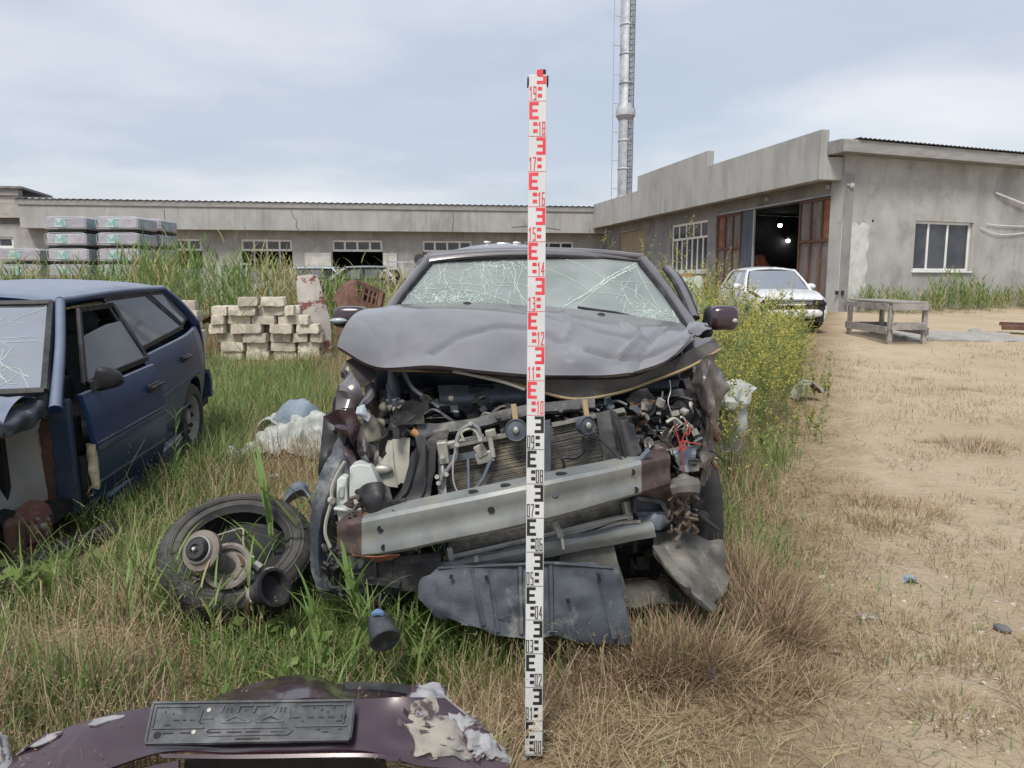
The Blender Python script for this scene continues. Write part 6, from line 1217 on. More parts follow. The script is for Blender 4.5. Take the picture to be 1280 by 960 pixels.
SH('broken_corner', 'bluegrey', [[(842, 560, 2.94), (856, 556, 2.95), (872, 556, 2.98)], [(846, 574, 2.92), (858, 572, 2.93), (870, 574, 2.96)], [(850, 590, 2.92), (858, 590, 2.92), (866, 588, 2.95)]], seed=43, amp=.035, fr=13)
mb = MB(); mb.spx([[(840, 606, 2.86), (852, 600, 2.86), (871, 602, 2.88)], [(841, 612, 2.82), (854, 610, 2.8), (871, 609, 2.83)], [(846, 615, 2.83), (856, 614, 2.82), (866, 612, 2.84)]], nu=12, nv=8, th=.02, amp=.012, fr=12); mb.ball(V(855, 600, 2.86), (.03, .03, .025), 7); W(mb, 'rubber_mount', 'liner')
mb = MB()
for q in range(34):
    x, y = rnd.uniform(836, 866), rnd.uniform(612, 666); p = V(x, y, rnd.uniform(2.82, 2.95)); mb.tube([p, p + Vector((rnd.gauss(0, .012), rnd.gauss(0, .01), -rnd.uniform(.01, .03))), p + Vector((rnd.gauss(0, .018), rnd.gauss(0, .015), -rnd.uniform(.03, .055)))], rnd.uniform(.004, .009), 5, smooth=6)
W(mb, 'torn_strips', mat('torn_rust', (.10, .075, .06), (.16, .12, .09), 25, rough=.8, stain=(.04, .03, .03), ss=18))
mb = MB(); mb.slab([V(850, 650, 2.92), V(868, 647, 2.95), V(879, 657, 2.95), V(850, 659, 2.92)], (0, .04, .0)); W(mb, 'rusty_bracket', 'rust')
mb = MB(); mb.tube([V(864, 636, 2.9), V(880, 648, 2.88), V(899, 663, 2.85)], .008, 7); mb.ball(V(876, 647, 2.95), (.035, .03, .03), 8); W(mb, 'link_rod', 'black_matt')
# bumper beam
bp = [(421, 657, 688, 2.76), (436, 654, 694, 2.71), (452, 651, 696, 2.68), (500, 641, 690, 2.62), (560, 629, 677, 2.58), (620, 617, 665, 2.56), (700, 600, 646, 2.58), (760, 588, 629, 2.64), (802, 578, 617, 2.72), (838, 570, 606, 2.82)]
def beam_piece(seq, nm, m, parent=None):
    fine = []
    k = 24; top = catmull([V(a, b, Y_) for a, b, c, Y_ in seq], k); bot = catmull([V(a, c, Y_) for a, b, c, Y_ in seq], k); mb = MB(); secs = []
    for t, b in zip(top, bot):
        m1, m2 = t.lerp(b, .06), t.lerp(b, .94); h = (t - b)
        secs += [[t + Vector((0, .012, .004)), m1, t.lerp(b, .30), t.lerp(b, .36) + Vector((0, .004, 0)), t.lerp(b, .66) + Vector((0, .004, 0)), t.lerp(b, .72), m2, b + Vector((0, .012, -.004)), b + Vector((0, .11, .0)), t + Vector((0, .12, .006))]]
    n = 10; vs = [p for s in secs for p in s]; fs = [(i * n + j, i * n + (j + 1) % n, (i + 1) * n + (j + 1) % n, (i + 1) * n + j) for i in range(k) for j in range(n)] + [tuple(range(n)), tuple(range(k * n, k * n + n))[::-1]]
    mb.add(vs, fs); return W(mb, nm, m, parent, smooth=35)
bm = beam_piece(bp[2:9], 'bumper_beam', 'beam'); beam_piece(bp[:3], 'beam_end', 'beam_end', bm); beam_piece(bp[8:], 'beam_end', 'beam_end', bm)
mb = MB()
def bY(x): return float(np.interp(x, [q[0] for q in bp], [q[3] for q in bp]))
for x, y, r_ in ((476, 661, .013), (481, 684, .013), (614, 637, .012), (790, 590, .012), (794, 612, .012)): c = V(x, y, bY(x) + .0035); mb.lathe([(r_, 0), (r_, .006), (0, .006)], c, (0, -1, .0), 18)  # proud black discs paint the dark of the holes
for x, y in ((593, 627.0), (633, 618.5), (702, 601.5)):
    c = V(x, y, bY(x) + .06); tz = np.interp(x, [q[0] for q in bp], [V(q[0], q[1], q[3]).z for q in bp]); c.z = tz + .0075; mb.lathe([(.021, -.004), (.021, .001), (0, .001)], c, (0, .06, 1), 18)
W(mb, 'beam_hole_disc', 'black_matt', bm)
SH('rust_lip', 'rust_orange', [[(440, 694, 2.7), (470, 696, 2.66), (500, 693, 2.64)], [(452, 698, 2.72), (476, 702, 2.68), (498, 696, 2.66)]], seed=46, amp=.008, nv=6, th=.004)
SH('bent_plate', 'beam_end', [[(420, 656, 2.77), (440, 652, 2.74), (472, 646, 2.7)], [(421, 652, 2.88), (440, 648, 2.86), (470, 641, 2.84)]], seed=47, amp=.014, nv=8, th=.004)
mb = MB(); mb.tube([V(492, 646, 2.66), V(492, 638, 2.66)], .006, 6); mb.lathe([(.016, 0), (.014, .012), (0, .014)], V(491, 647, 2.67), (0, 0, 1), 12); W(mb, 'clip', 'black')
SH('beam_bracket', 'beam_end', [[(800, 605, 2.84), (820, 602, 2.86), (838, 600, 2.9)], [(796, 616, 2.84), (818, 614, 2.86), (840, 616, 2.9)], [(806, 624, 2.86), (824, 624, 2.88), (842, 630, 2.92)]], seed=48, amp=.02)
# lower cooler and lower bar
fin_panel('lower_cooler', (561, 680, 2.8), (790, 622, 2.9), (790, 652, 2.86), (561, 706, 2.77), 12)
mb = MB(); mb.tube([V(562, 697, 2.76), V(660, 675, 2.77), V(740, 655, 2.79), V(786, 645, 2.8)], .010, 7, smooth=14); mb.tube([V(566, 704, 2.76), V(660, 683, 2.76), V(720, 665, 2.78), V(770, 650, 2.8)], .009, 7, smooth=14); mb.tube([V(680, 678, 2.74), V(730, 671, 2.76), V(770, 655, 2.78), V(800, 652, 2.8)], .008, 7, smooth=14); mb.beam(V(562, 684, 2.77), V(566, 706, 2.76), .03, .02); mb.beam(V(782, 627, 2.86), V(786, 650, 2.84), .03, .02)
W(mb, 'cooler_pipe', 'alu')
mb = MB(); mb.spx([[(546, 706, 2.80), (600, 695, 2.78), (640, 687, 2.78), (705, 673, 2.79), (770, 660, 2.80), (810, 653, 2.84)], [(547, 709, 2.715), (600, 699, 2.70), (640, 691, 2.70), (704, 678, 2.71), (762, 667, 2.74), (816, 657, 2.79)], [(548, 713, 2.72), (600, 708, 2.71), (640, 701, 2.71), (700, 690, 2.72), (752, 681, 2.75), (819, 669, 2.8)]], nu=44, nv=8, th=.012, amp=.008, fr=9, seed=50, rag=.003); W(mb, 'lower_crossbar', 'beam')
mb = MB(); mb.beam(V(692, 652, 2.7), V(702, 672, 2.68), .03, .012); mb.beam(V(702, 671, 2.675), V(704, 686, 2.67), .04, .012); mb.tube([V(595, 696, 2.7), V(596, 704, 2.68)], .012, 8); W(mb, 'cooler_bracket', 'alu', bevel=.003)
mb = MB(); q = [V(793, 622, 2.84), V(826, 627, 2.88), V(834, 642, 2.88), V(793, 641, 2.84)]
for a, b in zip(q, q[1:] + q[:1]): mb.beam(a, b, .03, .018)
mb.slab([p + Vector((0, .03, 0)) for p in q], (0, .01, 0)); W(mb, 'lamp_bracket', 'tray', bevel=.004)
SH('bumper_shred', 'bluegrey', [[(796, 643, 2.84), (816, 642, 2.84), (838, 643, 2.88)], [(806, 652, 2.82), (820, 654, 2.82), (836, 652, 2.86)], [(812, 660, 2.82), (822, 662, 2.82), (830, 660, 2.86)]], seed=51, amp=.03, rag=.008)
# hanging undertray
mb = MB(); mb.spx([[(545, 708, 2.68), (580, 707, 2.66), (640, 703, 2.66), (690, 701, 2.66), (730, 704, 2.66), (768, 707, 2.68)], [(527, 728, 2.66), (580, 735, 2.63), (640, 735, 2.63), (700, 735, 2.63), (738, 736, 2.63), (777, 738, 2.65)], [(522, 748, 2.64), (575, 764, 2.6), (640, 770, 2.6), (698, 770, 2.6), (745, 774, 2.6), (786, 775, 2.62)], [(540, 766, 2.62), (590, 784, 2.58), (640, 796, 2.58), (694, 797, 2.58), (745, 806, 2.59), (790, 806, 2.6)]], nu=60, nv=30, th=.006, amp=.018, fr=5, seed=52, rag=.014, ridge=.7); ut = W(mb, 'undertray', 'tray', smooth=50)
mb = MB()
for a, b in (((590, 712), (604, 782)), ((612, 712), (622, 790)), ((748, 712), (768, 798)), ((688, 706), (690, 790)), ((650, 708), (652, 792))): mb.tube([V(a[0], a[1], 2.655), V((a[0] + b[0]) / 2, (a[1] + b[1]) / 2, 2.618), V(b[0], b[1], 2.58)], .011, 6, smooth=10)
mb.tube([V(x, y, Y_) for x, y, Y_ in ((548, 710, 2.665), (640, 706, 2.65), (690, 704, 2.65), (766, 710, 2.665))], .007, 6, smooth=16); W(mb, 'tray_rib', 'tray', ut)
mb = MB()
for x, y, Y_ in ((564, 720, 2.63), (608, 721, 2.63), (710, 750, 2.6), (748, 718, 2.63), (660, 722, 2.63)): mb.lathe([(.007, 0), (.007, .012), (0, .013)], V(x, y, Y_), (0, -1, 0), 10)
W(mb, 'tray_hole', 'black_matt', ut)
SH('tray_flap', 'liner', [[(700, 690, 2.74), (730, 684, 2.76), (768, 676, 2.8)], [(704, 706, 2.72), (736, 706, 2.73), (772, 704, 2.76)], [(748, 726, 2.72), (766, 736, 2.73), (784, 736, 2.76)]], seed=54, amp=.02)
# liner lying at the right corner
SH('arch_liner', 'liner', [[(818, 668, 2.95), (846, 662, 3.0), (884, 673, 3.02), (903, 675, 3.05)], [(818, 690, 2.82), (846, 690, 2.86), (882, 694, 2.92), (908, 706, 3.0)], [(834, 712, 2.76), (858, 716, 2.78), (884, 722, 2.85), (909, 722, 2.95)], [(858, 740, 2.72), (874, 746, 2.74), (890, 748, 2.8), (906, 737, 2.88)], [(876, 755, 2.72), (884, 760, 2.73), (890, 764, 2.78), (898, 752, 2.84)]], seed=55, nu=26, nv=26, th=.008, amp=.03, fr=6)
SH('liner_flange', 'liner', [[(815, 684, 2.8), (830, 684, 2.8)], [(830, 708, 2.72), (842, 706, 2.74)], [(858, 738, 2.68), (868, 734, 2.7)], [(890, 766, 2.66), (894, 758, 2.7)]], seed=56, nu=6, nv=18, amp=.006, th=.01)
mb = MB(); mb.lathe([(.012, 0), (.012, .01), (0, .011)], V(860, 738, 2.66), (-.2, -1, .4), 12); W(mb, 'liner_hole', 'black_matt')
SH('splash_guard', 'liner', [[(746, 732, 2.95), (790, 726, 2.95), (830, 728, 2.98)], [(758, 752, 2.85), (800, 748, 2.85), (850, 746, 2.9)], [(780, 762, 2.8), (808, 758, 2.8), (856, 752, 2.84)]], seed=57, amp=.02, th=.012)
for sg, x, steer in ((1, .78, -.1), (-1, -.68, .15)):
    Z.wheel((2.72, sg * .70, .30), sg, steer=steer)
mb = MB(); mb.beam(V(470, 720, 3.1), V(820, 700, 3.15), .12, .1); mb.beam(V(560, 742, 3.3), V(780, 736, 3.3), .3, .12); W(mb, 'subframe', 'black_matt')
# mirrors and bent door frame
for nm, c, rad, lc, lr in (('a', (439, 396, 3.95), (.098, .06, .062), (423, 401, 3.89), (.045, .02, .016)), ('b', (903, 397, 3.95), (.084, .07, .07), (918, 401, 3.90), (.016, .02, .014))):
    mb = MB(); mb.ball(V(*c), rad, 12)
    for i, v in enumerate(mb.v):        # squarish housing with a flat rear face
        p = Vector(v) - V(*c); q = [p[k] / rad[k] for k in range(3)]; q = [math.copysign(abs(t) ** .62, t) for t in q]; mb.v[i] = tuple(V(*c) + Vector((q[0] * rad[0] * .93, q[1] * rad[1] * .9, q[2] * rad[2] * .9 - (.008 if q[2] < 0 else 0) * abs(q[0]))))
    m_ = W(mb, 'side_mirror', 'purple_clean', smooth=60); mb = MB(); mb.ball(V(*lc), lr, 6); W(mb, 'mirror_indicator', 'white_plastic' if nm == 'b' else 'silver_paint', m_)
    mb = MB(); mb.tube([V(*c) + Vector((0, .02, -.03)), V(463 if nm == 'a' else 880, 406, 3.95)], .028, 8); 
    if nm == 'b': mb.ball(V(886, 399, 3.97), (.026, .07, .07), 8)
    W(mb, 'mirror_foot', 'black', m_)
for off, m_, r_ in ((0, 'purple', .022), (7, 'black', .012), (-6, 'black', .014)):
    mb = MB(); mb.tube([V(834 + off * .5, 336, 4.4), V(846 + off * .8, 350, 4.25), V(857 + off * .8, 371, 4.1), V(868 + off * .6, 398, 3.95)], r_, 8, smooth=16); W(mb, 'bent_door_frame', m_, smooth=60)
# ================================================================== levelling staff
Bs = Gp(667, 943, 0.0); dpt = lambda p: (p - CAMP).dot(_fw)
Ts = CAMP + ray(672.3, 93) * 2.222
L_ = (Ts - Bs).length; ax = (Ts - Bs).normalized(); rt = (Vector((1, 0, 0)) - ax * ax.x).normalized(); nf = rt.cross(ax).normalized(); nf = -nf if nf.y > 0 else nf
staff = thing('levelling_staff', 'tall white levelling staff with black lower and red upper decimetre marks before the wreck', 'measuring staff', Bs)
SWd = 22 * dpt(Bs) / F
def sp(u, v, o=0.0): return Bs + rt * u + ax * v + nf * o
def srect(mb, u0, u1, v0, v1, o=.0006): mb.add([sp(u0, v0, o), sp(u1, v0, o), sp(u1, v1, o), sp(u0, v1, o)], [(0, 1, 2, 3)])
mb = MB(); mb.slab([sp(-SWd / 2, 0, 0), sp(SWd / 2, 0, 0), sp(SWd / 2, L_, 0), sp(-SWd / 2, L_, 0)], -nf * .024); mb.build('staff_body', P['white_enamel'], staff, smooth=0, bevel=.002)
DG = {'0': [((.15, 0), (.15, 1)), ((.85, 0), (.85, 1)), ((.15, 0), (.85, 0)), ((.15, 1), (.85, 1))], '1': [((.6, 0), (.6, 1)), ((.6, 1), (.25, .8))], '2': [((.15, .8), (.15, 1)), ((.15, 1), (.85, 1)), ((.85, 1), (.85, .6)), ((.85, .6), (.15, 0)), ((.15, 0), (.85, 0))], '3': [((.15, 1), (.85, 1)), ((.85, 1), (.85, 0)), ((.15, 0), (.85, 0)), ((.35, .52), (.85, .52))], '4': [((.7, 0), (.7, 1)), ((.7, 1), (.1, .3)), ((.1, .3), (.95, .3))], '5': [((.85, 1), (.2, 1)), ((.2, 1), (.2, .55)), ((.2, .55), (.85, .55)), ((.85, .55), (.85, 0)), ((.85, 0), (.15, 0))], '6': [((.8, 1), (.15, 1)), ((.15, 1), (.15, 0)), ((.15, 0), (.85, 0)), ((.85, 0), (.85, .55)), ((.85, .55), (.15, .55))], '7': [((.1, 1), (.9, 1)), ((.9, 1), (.4, 0))], '8': [((.15, 0), (.15, 1)), ((.85, 0), (.85, 1)), ((.15, 0), (.85, 0)), ((.15, 1), (.85, 1)), ((.15, .52), (.85, .52))], '9': [((.85, 0), (.85, 1)), ((.85, 1), (.15, 1)), ((.15, 1), (.15, .45)), ((.15, .45), (.85, .45)), ((.85, 0), (.2, 0))]}
dm = L_ / 19.75; ks = {0: MB(), 1: MB()}; hw_ = SWd / 2
for k in range(20):
    mbk = ks[int(k >= 10)]; v0 = k * dm; left = (k % 2 == 0)
    top = min(v0 + dm * .97, L_ - .004)
    sg = 1 if left else -1; xe = -hw_ * .92 * sg                       # E stands against this edge
    def r_(a, b, c, d, o=.0006):
        u0, u1 = sorted((xe + sg * a * SWd, xe + sg * b * SWd)); srect(mbk, u0, u1, v0 + c * dm, min(v0 + d * dm, top), o)
    r_(0, .17, .48, .97); r_(.17, .52, .48, .57); r_(.17, .46, .685, .765, .0006); r_(.17, .52, .88, .97)
    r_(.22, .46, .10, .20, .0007); r_(.22, .46, .30, .40, .0007)
    if k == 19: pass
    # figures
    s_ = f'{k:02d}'; cw, ch, st = SWd * .17, dm * .35, SWd * .045
    for q, chh in enumerate(s_):
        ub = (hw_ * .96 - (2 - q) * (cw + SWd * .055)) if left else (-hw_ * .94 + q * (cw + SWd * .055))
        vb = v0 + dm * .05
        for (x0, y0), (x1, y1) in DG[chh]:
            a, b = sp(ub + x0 * cw, vb + y0 * ch, .0012), sp(ub + x1 * cw, vb + y1 * ch, .0012); e = (b - a).normalized() * st * .45; mbk.beam(a - e, b + e, .0006, st, rt.cross(ax)) if False else mbk.beam(a - e, b + e, st, .0006, nf)
    if k: srect(mbk, -hw_ * .96, hw_ * .96, v0 - dm * .008, v0 + dm * .008, .0005)
ks[0].build('black_marks', P['staff_black'], staff, smooth=0); ks[1].build('red_marks', P['staff_red'], staff, smooth=0)
mb = MB(); c = sp(0, L_ - .01, -.012); mb.slab([sp(-hw_ * 1.16, L_ - .03, -.03), sp(-hw_ * 1.01, L_ - .03, -.03), sp(-hw_ * 1.01, L_ - .008, -.03), sp(-hw_ * 1.16, L_ - .008, -.03)], nf * .034); mb.slab([sp(hw_ * 1.01, L_ - .028, -.03), sp(hw_ * 1.18, L_ - .028, -.03), sp(hw_ * 1.18, L_ - .003, -.03), sp(hw_ * 1.01, L_ - .003, -.03)], nf * .034)
mb.slab([sp(hw_ * .1, L_ + .0005, -.022), sp(hw_ * .9, L_ + .0005, -.022), sp(hw_ * .9, L_ + .016, -.022), sp(hw_ * .1, L_ + .016, -.022)], nf * .02); mb.build('clamp', P['black_matt'], staff, bevel=.002)
mb = MB(); mb.slab([sp(-hw_ * .94, -.004, .0), sp(hw_ * .94, -.004, 0), sp(hw_ * .94, -.0005, 0), sp(-hw_ * .94, -.0005, 0)], -nf * .022); mb.build('foot_plate', P['galv'], staff)

# ================================================================== bare tyre and the parts lying on it
tc_ = V(298, 697, 3.10); tn = Vector((.12, -math.cos(R(61)), math.sin(R(61)))).normalized(); ro, ri, hw2 = .305, .195, .095
tyre = thing('bare_tyre', 'bare dusty tyre without rim lying tilted in the grass left of the wreck', 'tyre', (tc_.x, tc_.y, 0))
mb = MB(); prof = [(ri, -hw2 * .75), (ri + .012, -hw2 * .85), (ri + .03, -hw2 * .95), (ro - .05, -hw2 * 1.05), (ro - .018, -hw2 * .92), (ro, -hw2 * .7), (ro + .004, 0), (ro, hw2 * .7), (ro - .018, hw2 * .92), (ro - .03, hw2 * 1.0), (ro - .034, hw2 * 1.05), (ro - .042, hw2 * 1.05), (ro - .046, hw2 * 1.01), (ro - .06, hw2 * 1.04), (ri + .066, hw2 * 1.03), (ri + .062, hw2 * 1.07), (ri + .056, hw2 * 1.07), (ri + .052, hw2 * .97), (ri + .032, hw2 * .97), (ri + .028, hw2 * 1.01), (ri + .020, hw2 * .99), (ri + .012, hw2 * .85), (ri, hw2 * .72), (ri + .012, hw2 * .6), (ro - .05, hw2 * .75), (ro - .02, 0), (ro - .05, -hw2 * .75), (ri + .012, -hw2 * .6)]
mb.lathe(prof, tc_, tn, 72, closed=True); tb_ = mb.build('carcass', P['rubber'], tyre, smooth=38)
mb = MB(); x, y, d = basis(tn)
for k in range(84):
    a = 2 * math.pi * k / 84; e = (x * math.cos(a) + y * math.sin(a)); t_ = (y * math.cos(a) - x * math.sin(a))
    for h in (-.05, -.02, .02, .05): mb.beam(tc_ + e * (ro + .0005) + d * h - t_ * .008, tc_ + e * (ro + .0005) + d * (h + .015) + t_ * .008, .018, .005, e)
mb.build('tread_blocks', P['rubber'], tyre)
drum_lbl = thing('torn_liner', 'black torn plastic liner inside the bare tyre', 'plastic liner', tc_)
mb = MB(); cpl = tc_ - d * .02
def tp(px_, py_, o): return hit(px_, py_, tc_ + tn * o, tn)
mb.sheet([[tp(262, 672, -.03), tp(300, 656, .0), tp(340, 658, .01), tp(368, 676, .0)], [tp(256, 696, -.05), tp(300, 684, -.02), tp(345, 688, .0), tp(374, 700, -.01)], [tp(268, 722, -.06), tp(310, 722, -.05), tp(345, 722, -.04), tp(366, 722, -.04)]], nu=24, nv=16, th=.004, amp=.012, fr=9, rag=.006); mb.build('liner_sheet', P['black_matt'], drum_lbl)
mb = MB(); mb.tube([tp(x_, y_, .035) for x_, y_ in ((272, 669), (288, 664), (303, 661), (304, 676), (306, 688), (318, 697))], .003, 5, smooth=24); mb.build('torn_edge', P['cream'], drum_lbl)
mb = MB()
for rr, hh in ((ri - .02, -.02), (ri - .05, -.045), (ri - .085, -.05)): mb.lathe([(rr, hh), (rr - .006, hh + .01), (rr - .012, hh), (rr - .006, hh - .01)], tc_, tn, 48, closed=True)
mb.build('inner_ring', P['rubber'], tyre)
# strut top with bearing
st_c = V(251, 688, 2.82); sax = Vector((-.22, -.86, .46)).normalized()
strut = thing('suspension_strut', 'rusty suspension strut with its round top mount lying on the bare tyre', 'suspension strut', (st_c.x, st_c.y, 0))
mb = MB(); mb.lathe([(.0, -.03), (.072, -.03), (.078, -.02), (.078, .0), (.055, .006), (.052, .012)], st_c, sax, 40); mb.build('mount_plate', mat('rusty_grey', (.15, .13, .115), (.20, .175, .155), 10, rough=.75, bump=.3, stain=(.10, .07, .05), ss=7), strut)
mb = MB(); mb.lathe([(.053, .0), (.053, .02), (.049, .024), (.047, .016)], st_c, sax, 36); mb.build('bearing_ring', P['alu'], strut)
mb = MB(); mb.lathe([(.046, .0), (.044, .026), (.036, .038), (.020, .040), (.018, .030), (.010, .030)], st_c, sax, 30); mb.build('top_cap', P['black'], strut)
mb = MB(); mb.lathe([(.009, .02), (.009, .046), (.006, .05), (0, .05)], st_c, sax, 12); mb.build('rod_tip', P['chrome'], strut)
s2c = V(285, 708, 2.88); sx2 = Vector((.05, -.80, .60)).normalized()
mb = MB(); mb.lathe([(.085, -.01), (.092, .0), (.092, .012), (.080, .018), (.070, .010), (.066, -.02), (.06, -.06), (.03, -.07), (0, -.07)], s2c, sx2, 40); mb.build('spring_seat', mat('seat_rust', (.17, .155, .135), (.22, .20, .175), 12, rough=.75, bump=.3, stain=(.11, .085, .065), ss=8), strut)
mb = MB(); mb.tube([st_c - sax * .02, s2c - sx2 * .03, s2c - sx2 * .12 + Vector((.02, .05, -.04))], [.03, .036, .028], 14); mb.build('damper_rod', P['liner'], strut)
mb = MB(); x2, y2, d2 = basis(sx2); mb.tube([s2c + (x2 * math.cos(t) + y2 * math.sin(t)) * .055 - d2 * (.005 + .012 * t) for t in np.linspace(0, 7, 40)], .008, 7); mb.build('coil_spring', P['rust'], strut)
mb = MB(); mb.tube([V(314, 714, 2.9), V(308, 724, 2.88), V(296, 733, 2.84)], .008, 7, smooth=10); mb.tube([V(296, 740, 2.9), V(330, 716, 3.0), V(355, 712, 3.05)], .016, 8, smooth=10); mb.tube([V(318, 706, 2.98), V(326, 712, 2.97)], .022, 8); mb.build('link_arm', P['alu'], strut)
# rubber boot
bc = V(325, 741, 2.78); bd_ = (V(352, 731, 2.72) - bc).normalized()
boot = thing('rubber_boot', 'ribbed black rubber boot with a ball joint lying at the foot of the bare tyre', 'rubber boot', (bc.x, bc.y, 0))
prof = []; 
for k in range(13): prof.append((.032 + .0028 * k + (.006 if k % 2 else 0), -.02 + .0085 * k))
prof += [(.072, .084), (.073, .094), (.062, .094), (.055, .05), (0, .04)]
mb = MB(); mb.lathe(prof, bc, bd_, 32); mb.build('bellows', P['black'], boot, smooth=50)
mb = MB(); mb.ball(bc - bd_ * .035, .032, 10); mb.build('ball_joint', P['alu'], boot); mb = MB(); p = bc - bd_ * .035 + Vector((.0, -.028, -.012)); mb.lathe([(.0, .016), (.006, .012), (.012, 0), (.012, -.01)], p, (0, -1, .2), 12); mb.build('joint_pin', P['chrome'], boot)
mb = MB(); a_ = bc - bd_ * .05; mb.tube([a_, a_ + Vector((-.03, .04, -.07)), Vector((a_.x - .05, a_.y + .06, .02))], .018, 8); mb.build('joint_arm', P['rust'], boot)

# ================================================================== fog lamp pod before the wreck
fc = V(477, 787, 2.36); fax = Vector((.35, -.75, -.35)).normalized()
fog = thing('fog_lamp', 'scuffed black fog lamp pod lying face down in the grass before the wreck', 'lamp', (fc.x, fc.y, 0))
mb = MB(); mb.lathe([(.0, -.055), (.030, -.055), (.038, -.04), (.047, .03), (.050, .045), (.046, .05), (.0, .046)], fc, fax, 28); mb.build('lamp_shell', P['plate_black'], fog)
mb = MB(); mb.spx([[(466, 768, 2.38), (472, 764, 2.38), (478, 766, 2.38)], [(466, 771, 2.36), (472, 769, 2.355), (479, 770, 2.36)]], nu=8, nv=6, th=.008, amp=.004); mb.build('blue_cap', mat('blue_plastic', (.07, .13, .26), (.12, .19, .32), 10, rough=.4), fog)
mb = MB(); mb.tube([V(476, 764, 2.4), V(474, 752, 2.43), V(476, 742, 2.46)], .004, 5); mb.build('lamp_lead', P['black'], fog)

# ================================================================== torn bumper in the foreground
bc_ = V(330, 930, 1.8); bum = thing('torn_bumper', 'torn plum bumper cover with peeling paint lying in the foreground grass', 'bumper', (bc_.x, bc_.y, 0))
rows = [[(22, 942, 1.93), (100, 905, 1.94), (190, 885, 1.92), (300, 879, 1.9), (450, 875, 1.9), (505, 872, 1.9), (556, 874, 1.92)], [(8, 958, 1.88), (95, 924, 1.89), (186, 906, 1.87), (300, 903, 1.85), (450, 900, 1.85), (510, 900, 1.86), (590, 902, 1.88)], [(-10, 985, 1.84), (90, 952, 1.84), (185, 934, 1.82), (300, 932, 1.80), (450, 928, 1.80), (520, 930, 1.81), (624, 934, 1.84)], [(-20, 1010, 1.80), (90, 978, 1.80), (200, 943, 1.785), (300, 943, 1.77), (450, 941, 1.77), (530, 958, 1.78), (634, 962, 1.80)]]
mb = MB(); mb.spx(rows, nu=72, nv=26, th=.006, amp=.004, fr=5, seed=60); shell = mb.build('bumper_shell', P['purple_clean'], bum, smooth=60)
mb = MB(); mb.spx([[(232, 946, 1.768), (300, 946, 1.762), (450, 944, 1.762), (482, 950, 1.77)], [(228, 985, 1.82), (300, 990, 1.84), (450, 988, 1.84), (488, 985, 1.82)], [(226, 1060, 1.86), (300, 1060, 1.86), (450, 1060, 1.86), (488, 1060, 1.86)]], nu=30, nv=12, th=.006, amp=.006); mb.build('grille_opening', P['black_matt'], bum)
mb = MB(); mb.spx([[(200, 943, 1.782), (300, 944, 1.768), (450, 942, 1.768), (500, 946, 1.775)], [(205, 948, 1.775), (300, 949, 1.762), (450, 947, 1.762), (496, 952, 1.768)]], nu=24, nv=5, th=.008); mb.build('grille_lip', P['purple_clean'], bum)
mb = MB(); mb.spx([[(-30, 1020, 1.795), (90, 985, 1.79), (180, 960, 1.78), (225, 950, 1.77)], [(-30, 1100, 1.70), (90, 1070, 1.7), (180, 1050, 1.70), (225, 1040, 1.7)], [(-30, 1250, 1.66), (90, 1230, 1.66), (180, 1220, 1.66), (225, 1220, 1.66)]], nu=24, nv=12, th=.006, amp=.006); mb.spx([[(486, 960, 1.775), (560, 965, 1.785), (634, 966, 1.80)], [(490, 1030, 1.72), (560, 1035, 1.72), (636, 1030, 1.74)], [(490, 1220, 1.66), (560, 1230, 1.66), (630, 1220, 1.68)]], nu=24, nv=12, th=.006, amp=.01); mb.build('bumper_skirt', P['purple_clean'], bum)
mb = MB(); up = Vector((0, -.004, .006))
mb.sheet([[V(*p) + up for p in r_] for r_ in [[(500, 884, 1.902), (530, 876, 1.905), (562, 880, 1.93), (592, 898, 1.9)], [(498, 902, 1.862), (534, 900, 1.868), (576, 902, 1.885), (612, 918, 1.872)], [(516, 922, 1.822), (552, 924, 1.83), (594, 926, 1.85), (630, 940, 1.846)], [(520, 944, 1.792), (556, 948, 1.796), (596, 950, 1.81), (636, 958, 1.81)]]], nu=44, nv=34, th=.008, amp=.012, fr=16, seed=61, rag=.012, ridge=.7); mb.build('peeled_end', P['flake2'], bum, smooth=40)
mb = MB(); mb.sheet([[V(*p) for p in r_] for r_ in [[(512, 868, 1.99), (532, 856, 2.0), (556, 860, 2.0)], [(506, 878, 1.95), (532, 868, 1.93), (560, 874, 1.95)], [(498, 890, 1.91), (530, 884, 1.89), (572, 890, 1.91)], [(488, 898, 1.88), (530, 897, 1.868), (586, 902, 1.89)]]], nu=30, nv=26, th=.008, amp=.022, fr=18, seed=62, rag=.012); mb.sheet([[V(*p) + up * 1.5 for p in r_] for r_ in [[(560, 896, 1.89), (586, 900, 1.88), (600, 906, 1.88)], [(580, 922, 1.84), (606, 924, 1.845), (622, 934, 1.85)], [(592, 944, 1.8), (614, 948, 1.81), (636, 952, 1.82)]]], nu=26, nv=26, th=.006, amp=.02, fr=22, seed=63, rag=.014)
rnd = random.Random(5)
for q in range(26):
    c = V(rnd.uniform(480, 632), rnd.uniform(884, 956), 1.85); yy = np.interp((c - V(640, 880, 1.85)).z, [0, 1], [0, 1]); x_, y_ = rnd.uniform(488, 626), rnd.uniform(890, 952); Y_ = 1.89 - (y_ - 880) / 78 * .105; p = V(x_, y_, Y_) + Vector((0, -.008, .012)); a = rnd.uniform(0, 6.28); s_ = rnd.uniform(.008, .022)
    e1 = Vector((math.cos(a), .3 * math.sin(a), .6 * math.sin(a))) * s_; e2 = Vector((-math.sin(a), .3, .5 * math.cos(a))) * s_ * .45; mb.add([p - e1, p + e2, p + e1 + Vector((0, -.006, .008)), p - e2], [(0, 1, 2, 3)])
mb.build('paint_flakes', P['flake'], bum, smooth=40)
